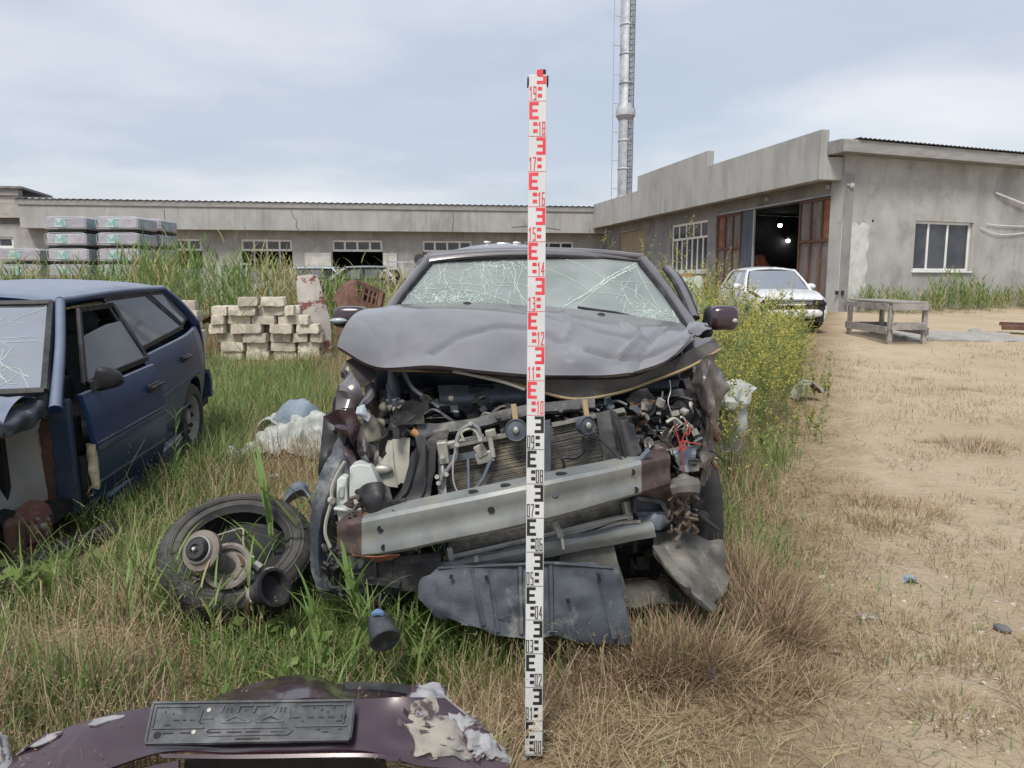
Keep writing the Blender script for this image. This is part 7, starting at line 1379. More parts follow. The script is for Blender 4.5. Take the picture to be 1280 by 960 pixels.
mb = MB(); mb.spx([[(118, 900, 1.93), (124, 897, 1.93), (160, 890, 1.93)], [(108, 907, 1.91), (122, 905, 1.905), (156, 897, 1.91)]], nu=10, nv=5, th=.004, amp=.008, rag=.008); mb.spx([[(24, 938, 1.925), (52, 922, 1.925), (80, 912, 1.93)], [(20, 944, 1.9), (48, 930, 1.9), (76, 920, 1.91)]], nu=14, nv=5, th=.004, amp=.008, rag=.01); mb.build('chipped_edge', P['flake'], bum)
mb = MB(); mb.spx([[(262, 876, 2.1), (300, 862, 2.15), (345, 850, 2.2), (392, 847, 2.2), (430, 858, 2.18), (500, 860, 2.15)], [(268, 880, 2.03), (310, 872, 2.05), (350, 860, 2.07), (396, 857, 2.07), (432, 872, 2.05), (500, 872, 2.04)], [(275, 886, 1.96), (320, 882, 1.96), (356, 876, 1.96), (396, 874, 1.96), (434, 878, 1.96), (500, 876, 1.96)]], nu=40, nv=12, th=.006, amp=.006, seed=64); mb.build('bumper_inner', P['purple_clean'], bum, smooth=60)
mb = MB(); mb.spx([[(430, 855, 2.17), (470, 856, 2.15), (515, 860, 2.1)], [(432, 864, 2.12), (470, 866, 2.1), (512, 870, 2.05)]], nu=16, nv=6, th=.01, amp=.008); mb.build('foam_edge', P['black'], bum)
# small grey painted corner at the very left
c0_ = V(2, 945, 1.9); mb = MB(); mb.spx([[(-20, 915, 1.95), (-4, 914, 1.95), (8, 922, 1.95)], [(-20, 940, 1.9), (0, 938, 1.89), (14, 946, 1.9)], [(-20, 1000, 1.84), (0, 1000, 1.83), (20, 1000, 1.84)]], nu=12, nv=12, th=.008, amp=.02, fr=20, rag=.008)
tag(mb.build('bumper_scrap', P['flake'], None, loc=(c0_.x, c0_.y, 0)), 'grey peeling bumper scrap at the lower left corner beside the torn bumper', 'bumper scrap')

# number plate holder lying on the bumper
q0, q1, q2, q3 = V(191, 880, 1.868), V(446, 877, 1.868), V(440, 929, 1.768), V(180, 934, 1.772)
e1 = (q1 - q0); e1 = e1.normalized(); nn = e1.cross(q3 - q0).normalized(); nn = nn if nn.z > 0 else -nn
hold = thing('plate_holder', 'empty black plastic number plate holder resting on the torn bumper', 'plate holder', q3)
def hp(u, v, o=0.0): return q0.lerp(q1, u).lerp(q3.lerp(q2, u), v) + nn * o
mb = MB(); xs = [0, .02, .17, .19, .33, .35, .48, .52, .65, .67, .81, .83, .98, 1]
mb.slab([hp(.012, 0, .004), hp(.988, 0, .004), hp(1, .12, .004), hp(1, .9, .004), hp(.985, 1, .004), hp(.015, 1, .004), hp(0, .9, .004), hp(0, .12, .004)], nn * .006); mb.build('holder_plate', P['plate_black'], hold, smooth=0, bevel=.0015)
mb = MB()
def rib(u0, v0, u1, v1, w_=.004, h_=.005): mb.beam(hp(u0, v0, .0115), hp(u1, v1, .0115), w_, h_, nn)
rib(.01, .035, .99, .035, .006, .008); rib(.012, .97, .988, .97, .005, .006); rib(.012, .06, .012, .95, .005); rib(.988, .06, .988, .95, .005)
rib(.03, .13, .24, .13); rib(.03, .13, .03, .6); rib(.03, .64, .28, .64); rib(.72, .64, .97, .64); rib(.74, .13, .95, .13); rib(.95, .13, .95, .6)
for a, b, c in (((.36, .52), (.43, .37), (.50, .52)), ((.53, .52), (.60, .37), (.66, .52))): rib(*a, *b); rib(*b, *c); rib(*a, *c)
rib(.43, .30, .44, .13); rib(.44, .13, .50, .13); rib(.51, .30, .52, .13); rib(.52, .13, .58, .13); rib(.31, .66, .69, .66); rib(.31, .82, .69, .82); rib(.31, .66, .29, .74); rib(.29, .74, .31, .82); rib(.69, .66, .71, .74); rib(.71, .74, .69, .82); rib(.61, .3, .62, .14); rib(.35, .3, .36, .14); rib(.27, .42, .32, .42); rib(.26, .2, .25, .5); rib(.68, .2, .69, .45)
mb.build('holder_rib', P['plate_black'], hold)
mb = MB()
def slot(u, v, w_, h_): mb.slab([hp(u - w_ / 2, v - h_ / 2, .0102), hp(u + w_ / 2, v - h_ / 2, .0102), hp(u + w_ / 2, v + h_ / 2, .0102), hp(u - w_ / 2, v + h_ / 2, .0102)], nn * .0006)
for u, v, w_ in ((.33, .745, .07), (.43, .745, .07), (.52, .745, .07), (.64, .745, .07), (.11, .745, .05), (.2, .745, .06), (.80, .72, .09), (.87, .78, .03), (.94, .72, .02), (.5, .9, .12), (.14, .45, .03), (.18, .45, .02), (.22, .45, .03), (.72, .43, .04), (.79, .43, .03), (.84, .43, .025), (.89, .43, .03), (.93, .52, .03), (.1, .56, .03), (.27, .53, .03), (.75, .52, .02)): slot(u, v, w_, .035)
for u, v in ((.08, .25), (.12, .3), (.38, .2), (.40, .2), (.38, .28), (.40, .28), (.64, .2), (.66, .2), (.64, .27), (.66, .27), (.47, .24), (.80, .2), (.84, .25), (.87, .3), (.05, .8), (.9, .2)): slot(u, v, .008, .05)
for a in (.37, .54): mb.slab([hp(a + .01, .505, .0102), hp(a + .06, .40, .0102), hp(a + .115, .505, .0102)], nn * .0008)
mb.lathe([(.009, .0), (.009, .0012), (0, .0012)], hp(.06, .78, .0102), nn, 14); mb.lathe([(.007, .0), (.007, .0012), (0, .0012)], hp(.95, .42, .0102), nn, 14); mb.build('holder_slot', P['black_matt'], hold, smooth=0)
mb = MB()
for u, v in ((.29, .22), (.235, .73)): mb.lathe([(.006, .0), (.0055, .003), (0, .0038)], hp(u, v, .0102), nn, 14)
mb.build('screw', P['cream'], hold)

# ================================================================== litter and odd pieces
def gp(px_, py_): p = Gp(px_, py_, 0.0); return Vector((p.x, p.y, gzf(p.x, p.y)))
c = gp(372, 566); mb = MB()
mb.sheet([[c + Vector((x, y, z)) for x, z in zip((-.36, -.15, .1, .34), zz)] for y, zz in ((-.30, (.02, .04, .05, .02)), (-.1, (.06, .19, .16, .14)), (.15, (.08, .20, .28, .25)), (.4, (.02, .06, .16, .08)))], nu=60, nv=44, th=.004, amp=.11, fr=6.5, seed=70, rag=.03, ridge=1.0)
tag(mb.build('white_sack', P['sack'], None, loc=tuple(c), smooth=55), 'crumpled dirty white sack lying in grass between the two cars', 'sack')
c2_ = gp(362, 548); mb = MB(); mb.sheet([[c2_ + Vector((x, y, z)) for x, z in ((-.16, .16 * k_), (.0, .32 * k_), (.16, .33 * k_), (.28, .22 * k_))] for y, k_ in ((-.16, .15), (-.06, .85), (.06, 1.0), (.24, .2))], nu=16, nv=12, th=.01, amp=.07, fr=6, seed=71)
tag(mb.build('blue_grey_sheeting', P['bluesack'], None, loc=tuple(c2_), smooth=35), 'blue-grey plastic sheeting bunched on top of the white sack', 'sheeting')
c = gp(336, 548); mb = MB(); mb.sheet([[c + Vector((x, y, z)) for x, z in ((-.12, .02), (0, .2), (.12, .14))] for y in (-.1, .05, .18)], nu=12, nv=10, th=.008, amp=.06, fr=8, seed=72); tag(mb.build('white_rag', P['sack'], None, loc=tuple(c)), 'small white rag in the grass left of the blue-grey sheeting', 'rag')
c = gp(920, 545); mb = MB(); mb.sheet([[V(*p) for p in r_] for r_ in [[(898, 492, 5.3), (912, 482, 5.3), (930, 482, 5.3), (937, 490, 5.3)], [(898, 508, 5.15), (912, 502, 5.1), (926, 502, 5.15), (934, 500, 5.2)], [(900, 524, 5.2), (908, 522, 5.15), (920, 516, 5.2), (926, 512, 5.25)], [(900, 560, 5.3), (908, 560, 5.3), (918, 560, 5.3), (922, 560, 5.3)]]], nu=18, nv=16, th=.05, amp=.07, fr=8, seed=73)
tag(mb.build('white_sack', P['sack'], None, loc=tuple(c), smooth=35), 'white sack standing among yellow weeds right of the wreck', 'sack')
a, b = gp(273, 600), gp(302, 574); mb = MB(); mb.beam(a + Vector((0, 0, .05)), b + Vector((0, 0, .06)), .13, .045); tag(mb.build('plank', P['wood'], None, loc=tuple(a), bevel=.005), 'short grey weathered plank lying behind the bare tyre', 'plank')
c = gp(284, 578); mb = MB(); mb.sheet([[c + Vector((x, y, z)) for x, z in ((-.06, .03), (0, .1), (.06, .07))] for y in (-.05, .02, .1)], nu=8, nv=8, th=.006, amp=.04, fr=12); tag(mb.build('crumpled_wrapper', P['wrap_white'], None, loc=tuple(c)), 'crumpled pale wrapper lying on the grey plank', 'wrapper')
mb = MB(); pts = [(232, 652), (262, 628), (276, 606)]; rows = [[gp(x - 9, y) + Vector((0, 0, .014)), gp(x, y) + Vector((0, 0, .022)), gp(x + 9, y) + Vector((0, 0, .014))] for x, y in pts]; mb.sheet(rows, nu=8, nv=16, th=.05, amp=.01, fr=8, rag=.01); c = gp(255, 630)
tag(mb.build('sunken_board', mat('pinkish_board', (.26, .22, .19), (.32, .28, .24), 9, rough=.95, bump=.5), None, loc=tuple(c)), 'flat pinkish board sunk in soil behind the bare tyre', 'board')
mb = MB(); pts = [gp(x, y) + Vector((0, 0, z)) for x, y, z in ((-30, 752, .05), (40, 716, .06), (100, 683, .05), (160, 655, .05), (215, 628, .07))]; mb.tube(pts, .03, 8, smooth=30); mb.tube([p + Vector((.05, -.02, -.01)) for p in pts], .02, 6, smooth=30); c = gp(100, 683)
tag(mb.build('trim_strip', P['black'], None, loc=tuple(c)), 'long black trim strip lying in green grass beside the blue car', 'trim strip')
c = gp(340, 600); tu = thing('plastic_tube', 'small white plastic tube with red end in dry grass behind the tyre', 'tube', c)
mb = MB(); mb.tube([c + Vector((-.03, 0, .035)), c + Vector((.05, .01, .04))], .016, 8); mb.build('tube_body', P['white_plastic'], tu); mb = MB(); mb.tube([c + Vector((-.048, 0, .035)), c + Vector((-.0302, 0, .035))], .0168, 8); mb.build('cap', P['red'], tu)
c = gp(373, 626); mb = MB(); mb.spx([[(357, 618, 4.05), (366, 606, 4.1), (378, 603, 4.15), (386, 610, 4.1)], [(356, 624, 3.98), (366, 614, 4.0), (378, 610, 4.02), (388, 622, 4.0)], [(358, 632, 4.0), (364, 626, 4.02), (380, 620, 4.05), (390, 634, 4.0)]], nu=14, nv=10, th=.006, amp=.01); tag(mb.build('bent_panel_scrap', P['bluegrey'], None, loc=tuple(c)), 'small bent dark metal scrap on dry grass behind the bare tyre', 'metal scrap')
c = gp(1253, 790); mb = MB(); mb.ball(c + Vector((0, 0, .014)), (.024, .034, .016), 9, Matrix.Rotation(.6, 3, 'Z')); o = mb.build('oval_pebble', mat('dark_stone', (.10, .10, .105), (.16, .16, .16), 20, rough=.8, bump=.4), None, loc=tuple(c)); tag(o, 'dark oval stone on bare earth near the right edge', 'stone')
c = gp(1137, 730); mb = MB(); mb.sheet([[c + Vector((x, y, z)) for x, z in ((-.03, .005), (0, .03), (.035, .01))] for y in (-.02, .01, .035)], nu=8, nv=6, th=.004, amp=.02, fr=25); tag(mb.build('blue_plastic_bit', mat('pale_blue_plastic', (.20, .25, .33), (.3, .35, .42), 20, rough=.5), None, loc=tuple(c)), 'small blue-grey crushed plastic bit on bare earth', 'litter')
c = gp(1085, 776); mb = MB(); mb.sheet([[c + Vector((x, y, z)) for x, z in ((-.03, .004), (0, .012), (.03, .006))] for y in (-.02, .01, .03)], nu=8, nv=6, th=.004, amp=.015, fr=25); tag(mb.build('paper_scrap', P['sack'], None, loc=tuple(c)), 'small pale paper scrap on bare earth in the middle right', 'litter')
c = gp(888, 858); mb = MB(); mb.sheet([[c + Vector((x, y, z)) for x, z in ((-.012, .01), (0, .05), (.014, .06))] for y in (-.02, .0, .02)], nu=8, nv=6, th=.004, amp=.01, fr=25); tag(mb.build('plastic_shard', P['bluegrey'], None, loc=tuple(c)), 'dark blue-grey plastic shard at the edge of the dry grass', 'litter')
c = gp(1010, 500); mb = MB(); mb.sheet([[c + Vector((x, y, z)) for x, z in ((-.15, .02), (0, .22), (.15, .1))] for y in (-.1, .05, .2)], nu=10, nv=8, th=.02, amp=.08, fr=9); tag(mb.build('pale_rubble', P['concrete'], None, loc=tuple(c)), 'pale rubble lump at the edge of the yellow weeds', 'rubble')
# ================================================================== vegetation
M_green = leaf_mat('green_blade', [(0, (.09, .165, .045)), (.45, (.175, .27, .075)), (.75, (.29, .32, .12)), (1, (.42, .35, .19))])
M_straw = leaf_mat('dry_straw', [(0, (.20, .135, .09)), (.35, (.33, .24, .15)), (.7, (.50, .40, .26)), (.85, (.42, .37, .2)), (1, (.22, .26, .10))], trans=.25, rough=.7)
M_melilot = leaf_mat('yellow_weed', [(0, (.16, .21, .075)), (.5, (.27, .32, .12)), (.62, (.38, .36, .17)), (.66, (.62, .52, .09)), (1, (.74, .64, .16))], trans=.35)

edge_y = np.array([380, 430, 500, 560, 600, 640, 700, 760, 820, 860, 900, 960, 1100]); edge_x = np.array([1060, 1010, 1018, 1020, 1018, 1005, 985, 985, 950, 915, 870, 815, 760])
def px_of(x, y):
    z = gz(x, y) - CAMH; d = y * math.cos(PITCH) - z * math.sin(PITCH); u = y * math.sin(PITCH) + z * math.cos(PITCH)
    return 640 + F * x / d, 480 - F * u / d
def inside_car(x, y):        # under and in the two near wrecks
    cx_ = .12 - .077 * (y - 4.2); m = (y > 3.15) & (y < 7.1) & (np.abs(x - cx_) < .78)
    lx = x + 3.348; ly = y - 6.029; c, s = math.cos(-1.4665), math.sin(-1.4665); fx = lx * c + ly * s; lf = -lx * s + ly * c
    m |= (fx > -.7) & (fx < 3.1) & (np.abs(lf) < .70); m |= (fx > 2.0) & (fx < 2.6) & (lf > 0) & (lf < 1.02)
    pxx, pyy = px_of(x, y); m |= (y > 1.35) & (y < 1.86) & (x < .02) & (x > -1.35)     # torn bumper
    m |= (y > 1.35) & (y < 2.16) & (pxx > 225) & (pxx < 520)
    m |= ((x - tc_.x) / .24) ** 2 + ((y - tc_.y) / .15) ** 2 < 1
    m |= (y < 2.16) & (np.abs(x - Bs.x) < .075)
    return m
def samp(n, y0, y1, pw, spread=.9):
    u = rng.random(n); y = (y0 ** pw + u * (y1 ** pw - y0 ** pw)) ** (1 / pw); x = (rng.random(n) * 2 - 1) * spread * y
    return x, y
def ground_pts(x, y): return np.stack([x, y, gz(x, y) - .006], 1)

def green_map(pxx, pyy):
    def blob(cx_, cy_, sx, sy): return np.exp(-(((pxx - cx_) / sx) ** 2 + ((pyy - cy_) / sy) ** 2))
    return np.clip(blob(120, 660, 120, 42) * 1.3 + blob(210, 600, 60, 30) + blob(300, 755, 130, 42) * 1.05 + blob(330, 500, 80, 45) * .75 + blob(260, 560, 50, 40) + blob(460, 775, 140, 55) * 1.25 + blob(430, 845, 130, 42) * .9 + blob(20, 730, 90, 45) * 1.2 + blob(960, 575, 30, 22) * .8 + blob(890, 590, 25, 50) + blob(560, 830, 110, 25) * .6 + blob(60, 890, 80, 40) * .9 + blob(1240, 390, 120, 10) + blob(980, 700, 40, 40) * .35, 0, 1)
# --- dry grass (brome): thin stems with drooping heads
Q = Quads()
x, y = samp(240000, 1.25, 16, .42); pxx, pyy = px_of(x, y)
e = np.interp(pyy, edge_y, edge_x); n_ = vn(x * 1.3, y * 1.3, 11); n2 = vn(x * 4.2, y * 4.2, 12)
e = e - 35; dense = 1 / (1 + np.exp((pxx - e + 90 * (n2 - .5)) / 16)); ramp_in = np.clip((e - pxx) / 130, 0, 1)
dirtmask = np.clip((vn(x * .8 + 3, y * .45, 21) * .55 + n2 * .45 - .55) * 4.5, 0, .5) * np.clip((pxx - e) / 30, 0, 1)
bare_l = 1.15 * np.exp(-(((x + 1.6) / .46) ** 2 + ((y - 2.72) / .24) ** 2)) + .8 * np.exp(-(((x + .95) / .25) ** 2 + ((y - 2.5) / .12) ** 2)) + .9 * np.exp(-(((x + .75) / .22) ** 2 + ((y - 2.3) / .12) ** 2)) + .8 * np.exp(-(((x + 1.45) / .12) ** 2 + ((y - 3.8) / .5) ** 2))
dry_w = (.30 + .70 * np.clip((n_ - .3) * 2.2, 0, 1)) * (.35 + .65 * ramp_in) * np.clip(1.25 - 1.6 * np.clip(vn(x * 2.6 + 5, y * 2.6, 13) - .45, 0, 1), .15, 1)
shade_y = np.clip((y - 1) / 3, 0, 1)
prob = dense * dry_w * (1 - np.clip(bare_l, 0, .97)) + dirtmask
green_far = (pxx > 255) & (pxx < 420) & (y > 3.6) & (y < 12); prob = np.where(green_far, prob * .8, prob)
prob = prob * (1 - .8 * green_map(pxx, pyy)); keep = (rng.random(len(x)) < prob) & ~inside_car(x, y)
x, y, dn, pxx, pyy, rin = x[keep], y[keep], dense[keep], pxx[keep], pyy[keep], ramp_in[keep]
N_ = len(x); hmod = .55 + .8 * vn(x * 2.1, y * 2.1, 31)
h = np.where(dn > .4, rng.uniform(.12, .30, N_), rng.uniform(.04, .13, N_)) * hmod
under = (pxx > 700) & (pxx < 990) & (pyy > 680) & (pyy < 860); h = h * (.5 + .5 * rin)
h = np.where((pxx > 430) & (pxx < 720) & (y < 2.3), h * .82, h)
P3 = ground_pts(x, y); yaw = rng.uniform(0, 6.283, N_); lean = np.abs(rng.normal(.16, .22, N_)); curl = rng.normal(.55, .45, N_)
tint = np.clip(vn(x * 1.7, y * 1.7, 41) * .65 + rng.normal(.15, .24, N_), 0, 1)
tip = Q.blades(P3, h, .0026 + .00035 * y, yaw, lean, curl, tint, nseg=3, tipw=.5)
sel = (rng.random(N_) < .5) & (y < 6)      # seed heads
tp_, ln_, yw_ = tip[sel], h[sel], yaw[sel]
for k in range(4):
    m_ = len(tp_); D = np.stack([np.cos(yw_) * .8 + rng.normal(0, .4, m_), np.sin(yw_) * .8 + rng.normal(0, .4, m_), rng.normal(-.5, .45, m_)], 1)
    Q.leaves(tp_ + rng.normal(0, .006, (m_, 3)) - np.array([0, 0, .008]) * k, D, rng.uniform(.009, .018, m_), rng.uniform(.0018, .0032, m_), np.clip(rng.normal(.36, .18, m_), 0, .8))
# tufts: on the track and along its edge
tuft = [(rr2.uniform(960, 1330), rr2.uniform(440, 960), rr2.uniform(.035, .08), rr2.uniform(.10, .24), 90) for rr2 in [np.random.default_rng(8)] for _ in range(48)]
tuft += [(1012, 862, .10, .10, 260), (948, 880, .12, .13, 260), (962, 850, .12, .12, 260), (1085, 815, .07, .1, 200), (1190, 900, .08, .14, 260), (1110, 660, .10, .2, 300), (1150, 645, .1, .2, 300), (1220, 560, .12, .3, 300), (1080, 630, .1, .2, 300), (1180, 830, .07, .14, 200), (1240, 840, .08, .16, 240)]
tuft += [(x_, y_, h_, .11, 330) for x_, y_, h_ in ((925, 775, .30), (950, 800, .28), (975, 815, .22), (940, 745, .28), (905, 735, .25), (985, 790, .16), (960, 770, .26), (825, 838, .24), (855, 850, .22), (880, 835, .24), (845, 825, .26), (905, 850, .18), (780, 850, .2))]
for (cx_, cy_, hh, rad, n) in tuft:
    b_ = Gp(cx_, cy_, 0.0); r_ = rad * np.sqrt(rng.random(n)); a_ = rng.uniform(0, 6.28, n); x = b_.x + r_ * np.cos(a_); y = b_.y + r_ * np.sin(a_); t0 = rng.uniform(.3, .75) if hh < .2 else rng.uniform(.1, .5)
    Q.blades(ground_pts(x, y), hh * rng.uniform(.5, 1.15, n), .0026 + .0003 * y, a_ + rng.normal(0, .6, n), np.abs(rng.normal(.25, .2, n)) + .7 * r_ / rad * rng.random(n), rng.normal(.6, .4, n), np.clip(rng.normal(t0, .2, n), 0, .9), nseg=3, tipw=.4)
# lying litter
x, y = samp(60000, 1.25, 9, .5); pxx, pyy = px_of(x, y); e = np.interp(pyy, edge_y, edge_x); keep = (rng.random(len(x)) < 1 / (1 + np.exp((pxx - e - 20) / 40)) * .8 + .06) & ~inside_car(x, y)
x, y = x[keep], y[keep]; N_ = len(x); Q.blades(ground_pts(x, y) + np.array([0, 0, .012]), rng.uniform(.05, .16, N_), .0024 + .0003 * y, rng.uniform(0, 6.28, N_), rng.uniform(1.2, 1.6, N_), rng.normal(0, .25, N_), np.clip(rng.normal(.55, .2, N_), 0, .92), nseg=2, tipw=.6)
o = Q.build('dry_grass', M_straw); tag(o, 'dry straw coloured grass over the yard', 'grass', kind='stuff')

# --- short green grass
Q = Quads()
x, y = samp(210000, 1.25, 14, .45); pxx, pyy = px_of(x, y); e = np.interp(pyy, edge_y, edge_x)
g1 = vn(x * 1.9 + 9, y * 1.9, 51); dens = 1 / (1 + np.exp((pxx - e + 70) / 16)) * np.clip((g1 - .50) * 4, 0, 1) * .5
gb = green_map(pxx, pyy)
gb = gb + .13 * np.clip(vn(x * 1.1, y * .7, 52) - .5, 0, 1) * (pxx > e)
keep = (rng.random(len(x)) < np.clip(dens + gb, 0, 1) * (1 - np.clip(1.1 * np.exp(-(((x + 1.6) / .46) ** 2 + ((y - 2.72) / .24) ** 2)), 0, .97))) & ~inside_car(x, y)
x, y, pxx, pyy = x[keep], y[keep], pxx[keep], pyy[keep]; N_ = len(x)
h = rng.uniform(.07, .24, N_) * (.6 + .8 * vn(x * 2, y * 2, 33)); h = np.where((pxx > 255) & (pxx < 430) & (y > 5.2), h * 1.5, h); h = np.where(pxx > np.interp(pyy, edge_y, edge_x), h * .35, h)
Q.blades(ground_pts(x, y), h, rng.uniform(.003, .007, N_) + .0004 * y, rng.uniform(0, 6.28, N_), np.abs(rng.normal(.12, .2, N_)), rng.normal(.7, .4, N_), np.clip(rng.normal(.42, .2, N_), 0, 1), nseg=3)
x, y = samp(60000, 1.5, 5.5, .5); pxx, pyy = px_of(x, y); wv = vn(x * 3.3, y * 3.3, 71); gm = green_map(pxx, pyy); keep = (rng.random(len(x)) < gm ** 1.4 * (1 - np.clip(1.2 * np.exp(-(((x + 1.6) / .46) ** 2 + ((y - 2.72) / .24) ** 2)), 0, 1)) * np.clip((wv - .3) * 2.4, 0, 1) * .8) & ~inside_car(x, y) & (pxx < 900)
x, y, pyy = x[keep], y[keep], pyy[keep]; N_ = len(x); cl = vn(x * 5, y * 5, 72)
Q.blades(ground_pts(x, y), rng.uniform(.14, .40, N_) * (.6 + .7 * cl), rng.uniform(.007, .015, N_), rng.uniform(0, 6.28, N_), np.abs(rng.normal(.22, .2, N_)), rng.normal(.75, .4, N_), np.clip(rng.normal(.34, .2, N_), 0, 1), nseg=4, tipw=.05)
o = Q.build('green_grass', M_green); tag(o, 'short green grass among the dry grass', 'grass', kind='stuff')

# --- reeds: one plant as blades
def reed(Q, b, h, nl, lw, ll, lean=.1, yaw0=None, tint=(.35, .15), stem_w=.007):
    yaw0 = rng.uniform(0, 6.28) if yaw0 is None else yaw0
    for fy in (yaw0 + 1.57, yaw0): Q.blades([b], h, stem_w, yaw0, lean * .4, lean, tint[0] + .2, nseg=5, tipw=.35, fy=fy)
    t = np.linspace(.18, .98, nl); th = lean * .4 + lean * t * .5; px_ = b[0] + np.cos(yaw0) * np.sin(th) * h * t; py_ = b[1] + np.sin(yaw0) * np.sin(th) * h * t; pz_ = b[2] + np.cos(th) * h * t
    yw = yaw0 + np.pi * np.arange(nl) + rng.normal(0, .6, nl)
    Q.blades(np.stack([px_, py_, pz_], 1), ll * rng.uniform(.65, 1.1, nl) * (1.1 - .35 * t), lw * rng.uniform(.7, 1.15, nl), yw, rng.uniform(.35, .85, nl) * (1.15 - .5 * t), rng.uniform(.35, 1.1, nl), np.clip(rng.normal(tint[0], tint[1], nl), 0, 1), nseg=5, tipw=.05, fy=yw + 1.57 + rng.normal(0, .25, nl))
def reed_thing(name, lab, b, specs, cat='plant', group=None):
    Q = Quads()
    for (dx, dy, h, nl, lw, ll, ln, yw, ti) in specs: reed(Q, (b.x + dx, b.y + dy, gzf(b.x + dx, b.y + dy) - .01), h, nl, lw, ll, ln, yw, ti)
    o = Q.build(name, M_green, loc=tuple(b)); tag(o, lab, cat, group); return o
# reed beds far behind, one mass each
Q = Quads(); rr_ = np.random.default_rng(5)
for k in range(620):
    px_ = rr_.uniform(150, 555); Y_ = rr_.uniform(13.6, 21); p = V(px_, 400, Y_); z_ = gzf(p.x, Y_)
    top = np.interp(px_, [150, 225, 290, 340, 385, 420, 470, 505, 555], [318, 312, 328, 326, 350, 352, 356, 352, 350]) + rr_.normal(0, 9) + (16 if rr_.random() < .4 else 0)
    h = 1.40 + (350 - top) * Y_ * .99 / F - z_; h = float(np.clip(h, .5, 2.6)); dryp = np.interp(px_, [150, 300, 340, 395, 410, 455, 480, 520], [.25, .05, .75, .8, .1, .1, .85, .85])
    reed(Q, (p.x, Y_, z_), h, 9, .030, .55, rr_.uniform(.03, .2), None, ((.92, .08) if rr_.random() < dryp else (.32, .15)), .012)
o = Q.build('reed_bed', M_green); tag(o, 'green and straw coloured reeds growing behind the limestone blocks', 'reeds', kind='stuff')
Q = Quads()
for k in range(420):
    px_ = rr_.uniform(-60, 235); Y_ = rr_.uniform(12.5, 18); p = V(px_, 400, Y_); z_ = gzf(p.x, Y_)
    top = np.interp(px_, [-60, 20, 60, 90, 150, 235], [340, 338, 342, 345, 338, 322]) + rr_.normal(0, 9); h = float(np.clip(1.40 + (350 - top) * Y_ * .99 / F - z_, .5, 2.4))
    reed(Q, (p.x, Y_, z_), h, 8, .026, .42, rr_.uniform(.03, .25), None, ((.9, .1) if rr_.random() < .35 else (.35, .15)), .01)
o = Q.build('weed_bed', M_green); tag(o, 'mixed tall weeds behind the roof of the blue car', 'weeds', kind='stuff')
# weeds at the workshop wall
Q = Quads()
for k in range(560):
    s = rr_.uniform(.3, 13.5); off = abs(rr_.normal(0, .9)) + .12; q = WB.at(s, 0, off); pxq, pyq = topx(q.x, q.y, .45)
    hh = (np.interp(pxq, [1050, 1085, 1150, 1175, 1215, 1240, 1290], [.6, .75, .55, 1.2, 1.1, .6, .7])) * rr_.uniform(.45, 1.15); reed(Q, (q.x, q.y, gzf(q.x, q.y)), hh, 7, .035, .38, rr_.uniform(.05, .35), None, ((.9, .08) if rr_.random() < .4 else (.35, .18)), .009)
for k in range(160):
    q = WA.at(rr_.uniform(8.4, 22), 0, abs(rr_.normal(0, .8)) + .15); reed(Q, (q.x, q.y, gzf(q.x, q.y)), rr_.uniform(.6, 1.5), 8, .035, .4, rr_.uniform(.05, .3), None, ((.9, .08) if rr_.random() < .3 else (.4, .2)), .01)
o = Q.build('wall_weeds', M_green); tag(o, 'tall green weeds along the foot of the workshop walls', 'weeds', kind='stuff')

# --- yellow sweet clover
Q = Quads(); nplant = 0
def clover(b, h, nb, s=1.0, fl=1.0):
    yaw0 = rng.uniform(0, 6.28); ln = rng.uniform(.02, .22)
    Q.blades([b, b], h, .006 * s, yaw0, ln * .5, ln, .35, nseg=4, tipw=.3, fy=[yaw0, yaw0 + 1.57])
    t = rng.uniform(.22, .95, nb); P0 = np.stack([b[0] + np.cos(yaw0) * np.sin(ln) * h * t, b[1] + np.sin(yaw0) * np.sin(ln) * h * t, b[2] + h * t], 1)
    yw = rng.uniform(0, 6.28, nb); bl = h * rng.uniform(.16, .36, nb) * (1.15 - .6 * t); le = rng.uniform(.45, .95, nb); cu = rng.uniform(-.5, .1, nb)
    tip = Q.blades(P0, bl, .0035 * s, yw, le, cu, .4, nseg=3, tipw=.4)
    for k in range(nb):
        d0 = np.array([np.cos(yw[k]) * math.sin(le[k] + cu[k] * .5), np.sin(yw[k]) * math.sin(le[k] + cu[k] * .5), math.cos(le[k] + cu[k] * .5)])
        m = int(9 + 5 * rng.random()); u = rng.uniform(.1, .75, m)[:, None]; Pp = P0[k] * (1 - u) + tip[k] * u; Q.leaves(Pp, rng.normal(0, 1, (m, 3)) + d0, rng.uniform(.018, .034, m) * s, rng.uniform(.009, .016, m) * s, np.clip(rng.normal(.3, .16, m), 0, .58))
        f = int((10 + 8 * rng.random()) * fl); u = rng.uniform(.62, 1.12, f)[:, None]; Pp = P0[k] * (1 - u) + tip[k] * u + rng.normal(0, .006, (f, 3)) * s; Q.leaves(Pp, rng.normal(0, 1, (f, 3)) + np.array([0, 0, -.4]), rng.uniform(.008, .014, f) * s, rng.uniform(.006, .010, f) * s, rng.uniform(.67, 1, f))
    m = int(18); u = rng.uniform(.1, .8, m); Pp = np.stack([b[0] + np.cos(yaw0) * np.sin(ln) * h * u, b[1] + np.sin(yaw0) * np.sin(ln) * h * u, b[2] + h * u], 1); Q.leaves(Pp, rng.normal(0, 1, (m, 3)), rng.uniform(.02, .04, m) * s, rng.uniform(.01, .018, m) * s, np.clip(rng.normal(.3, .16, m), 0, .58))
tries = 0
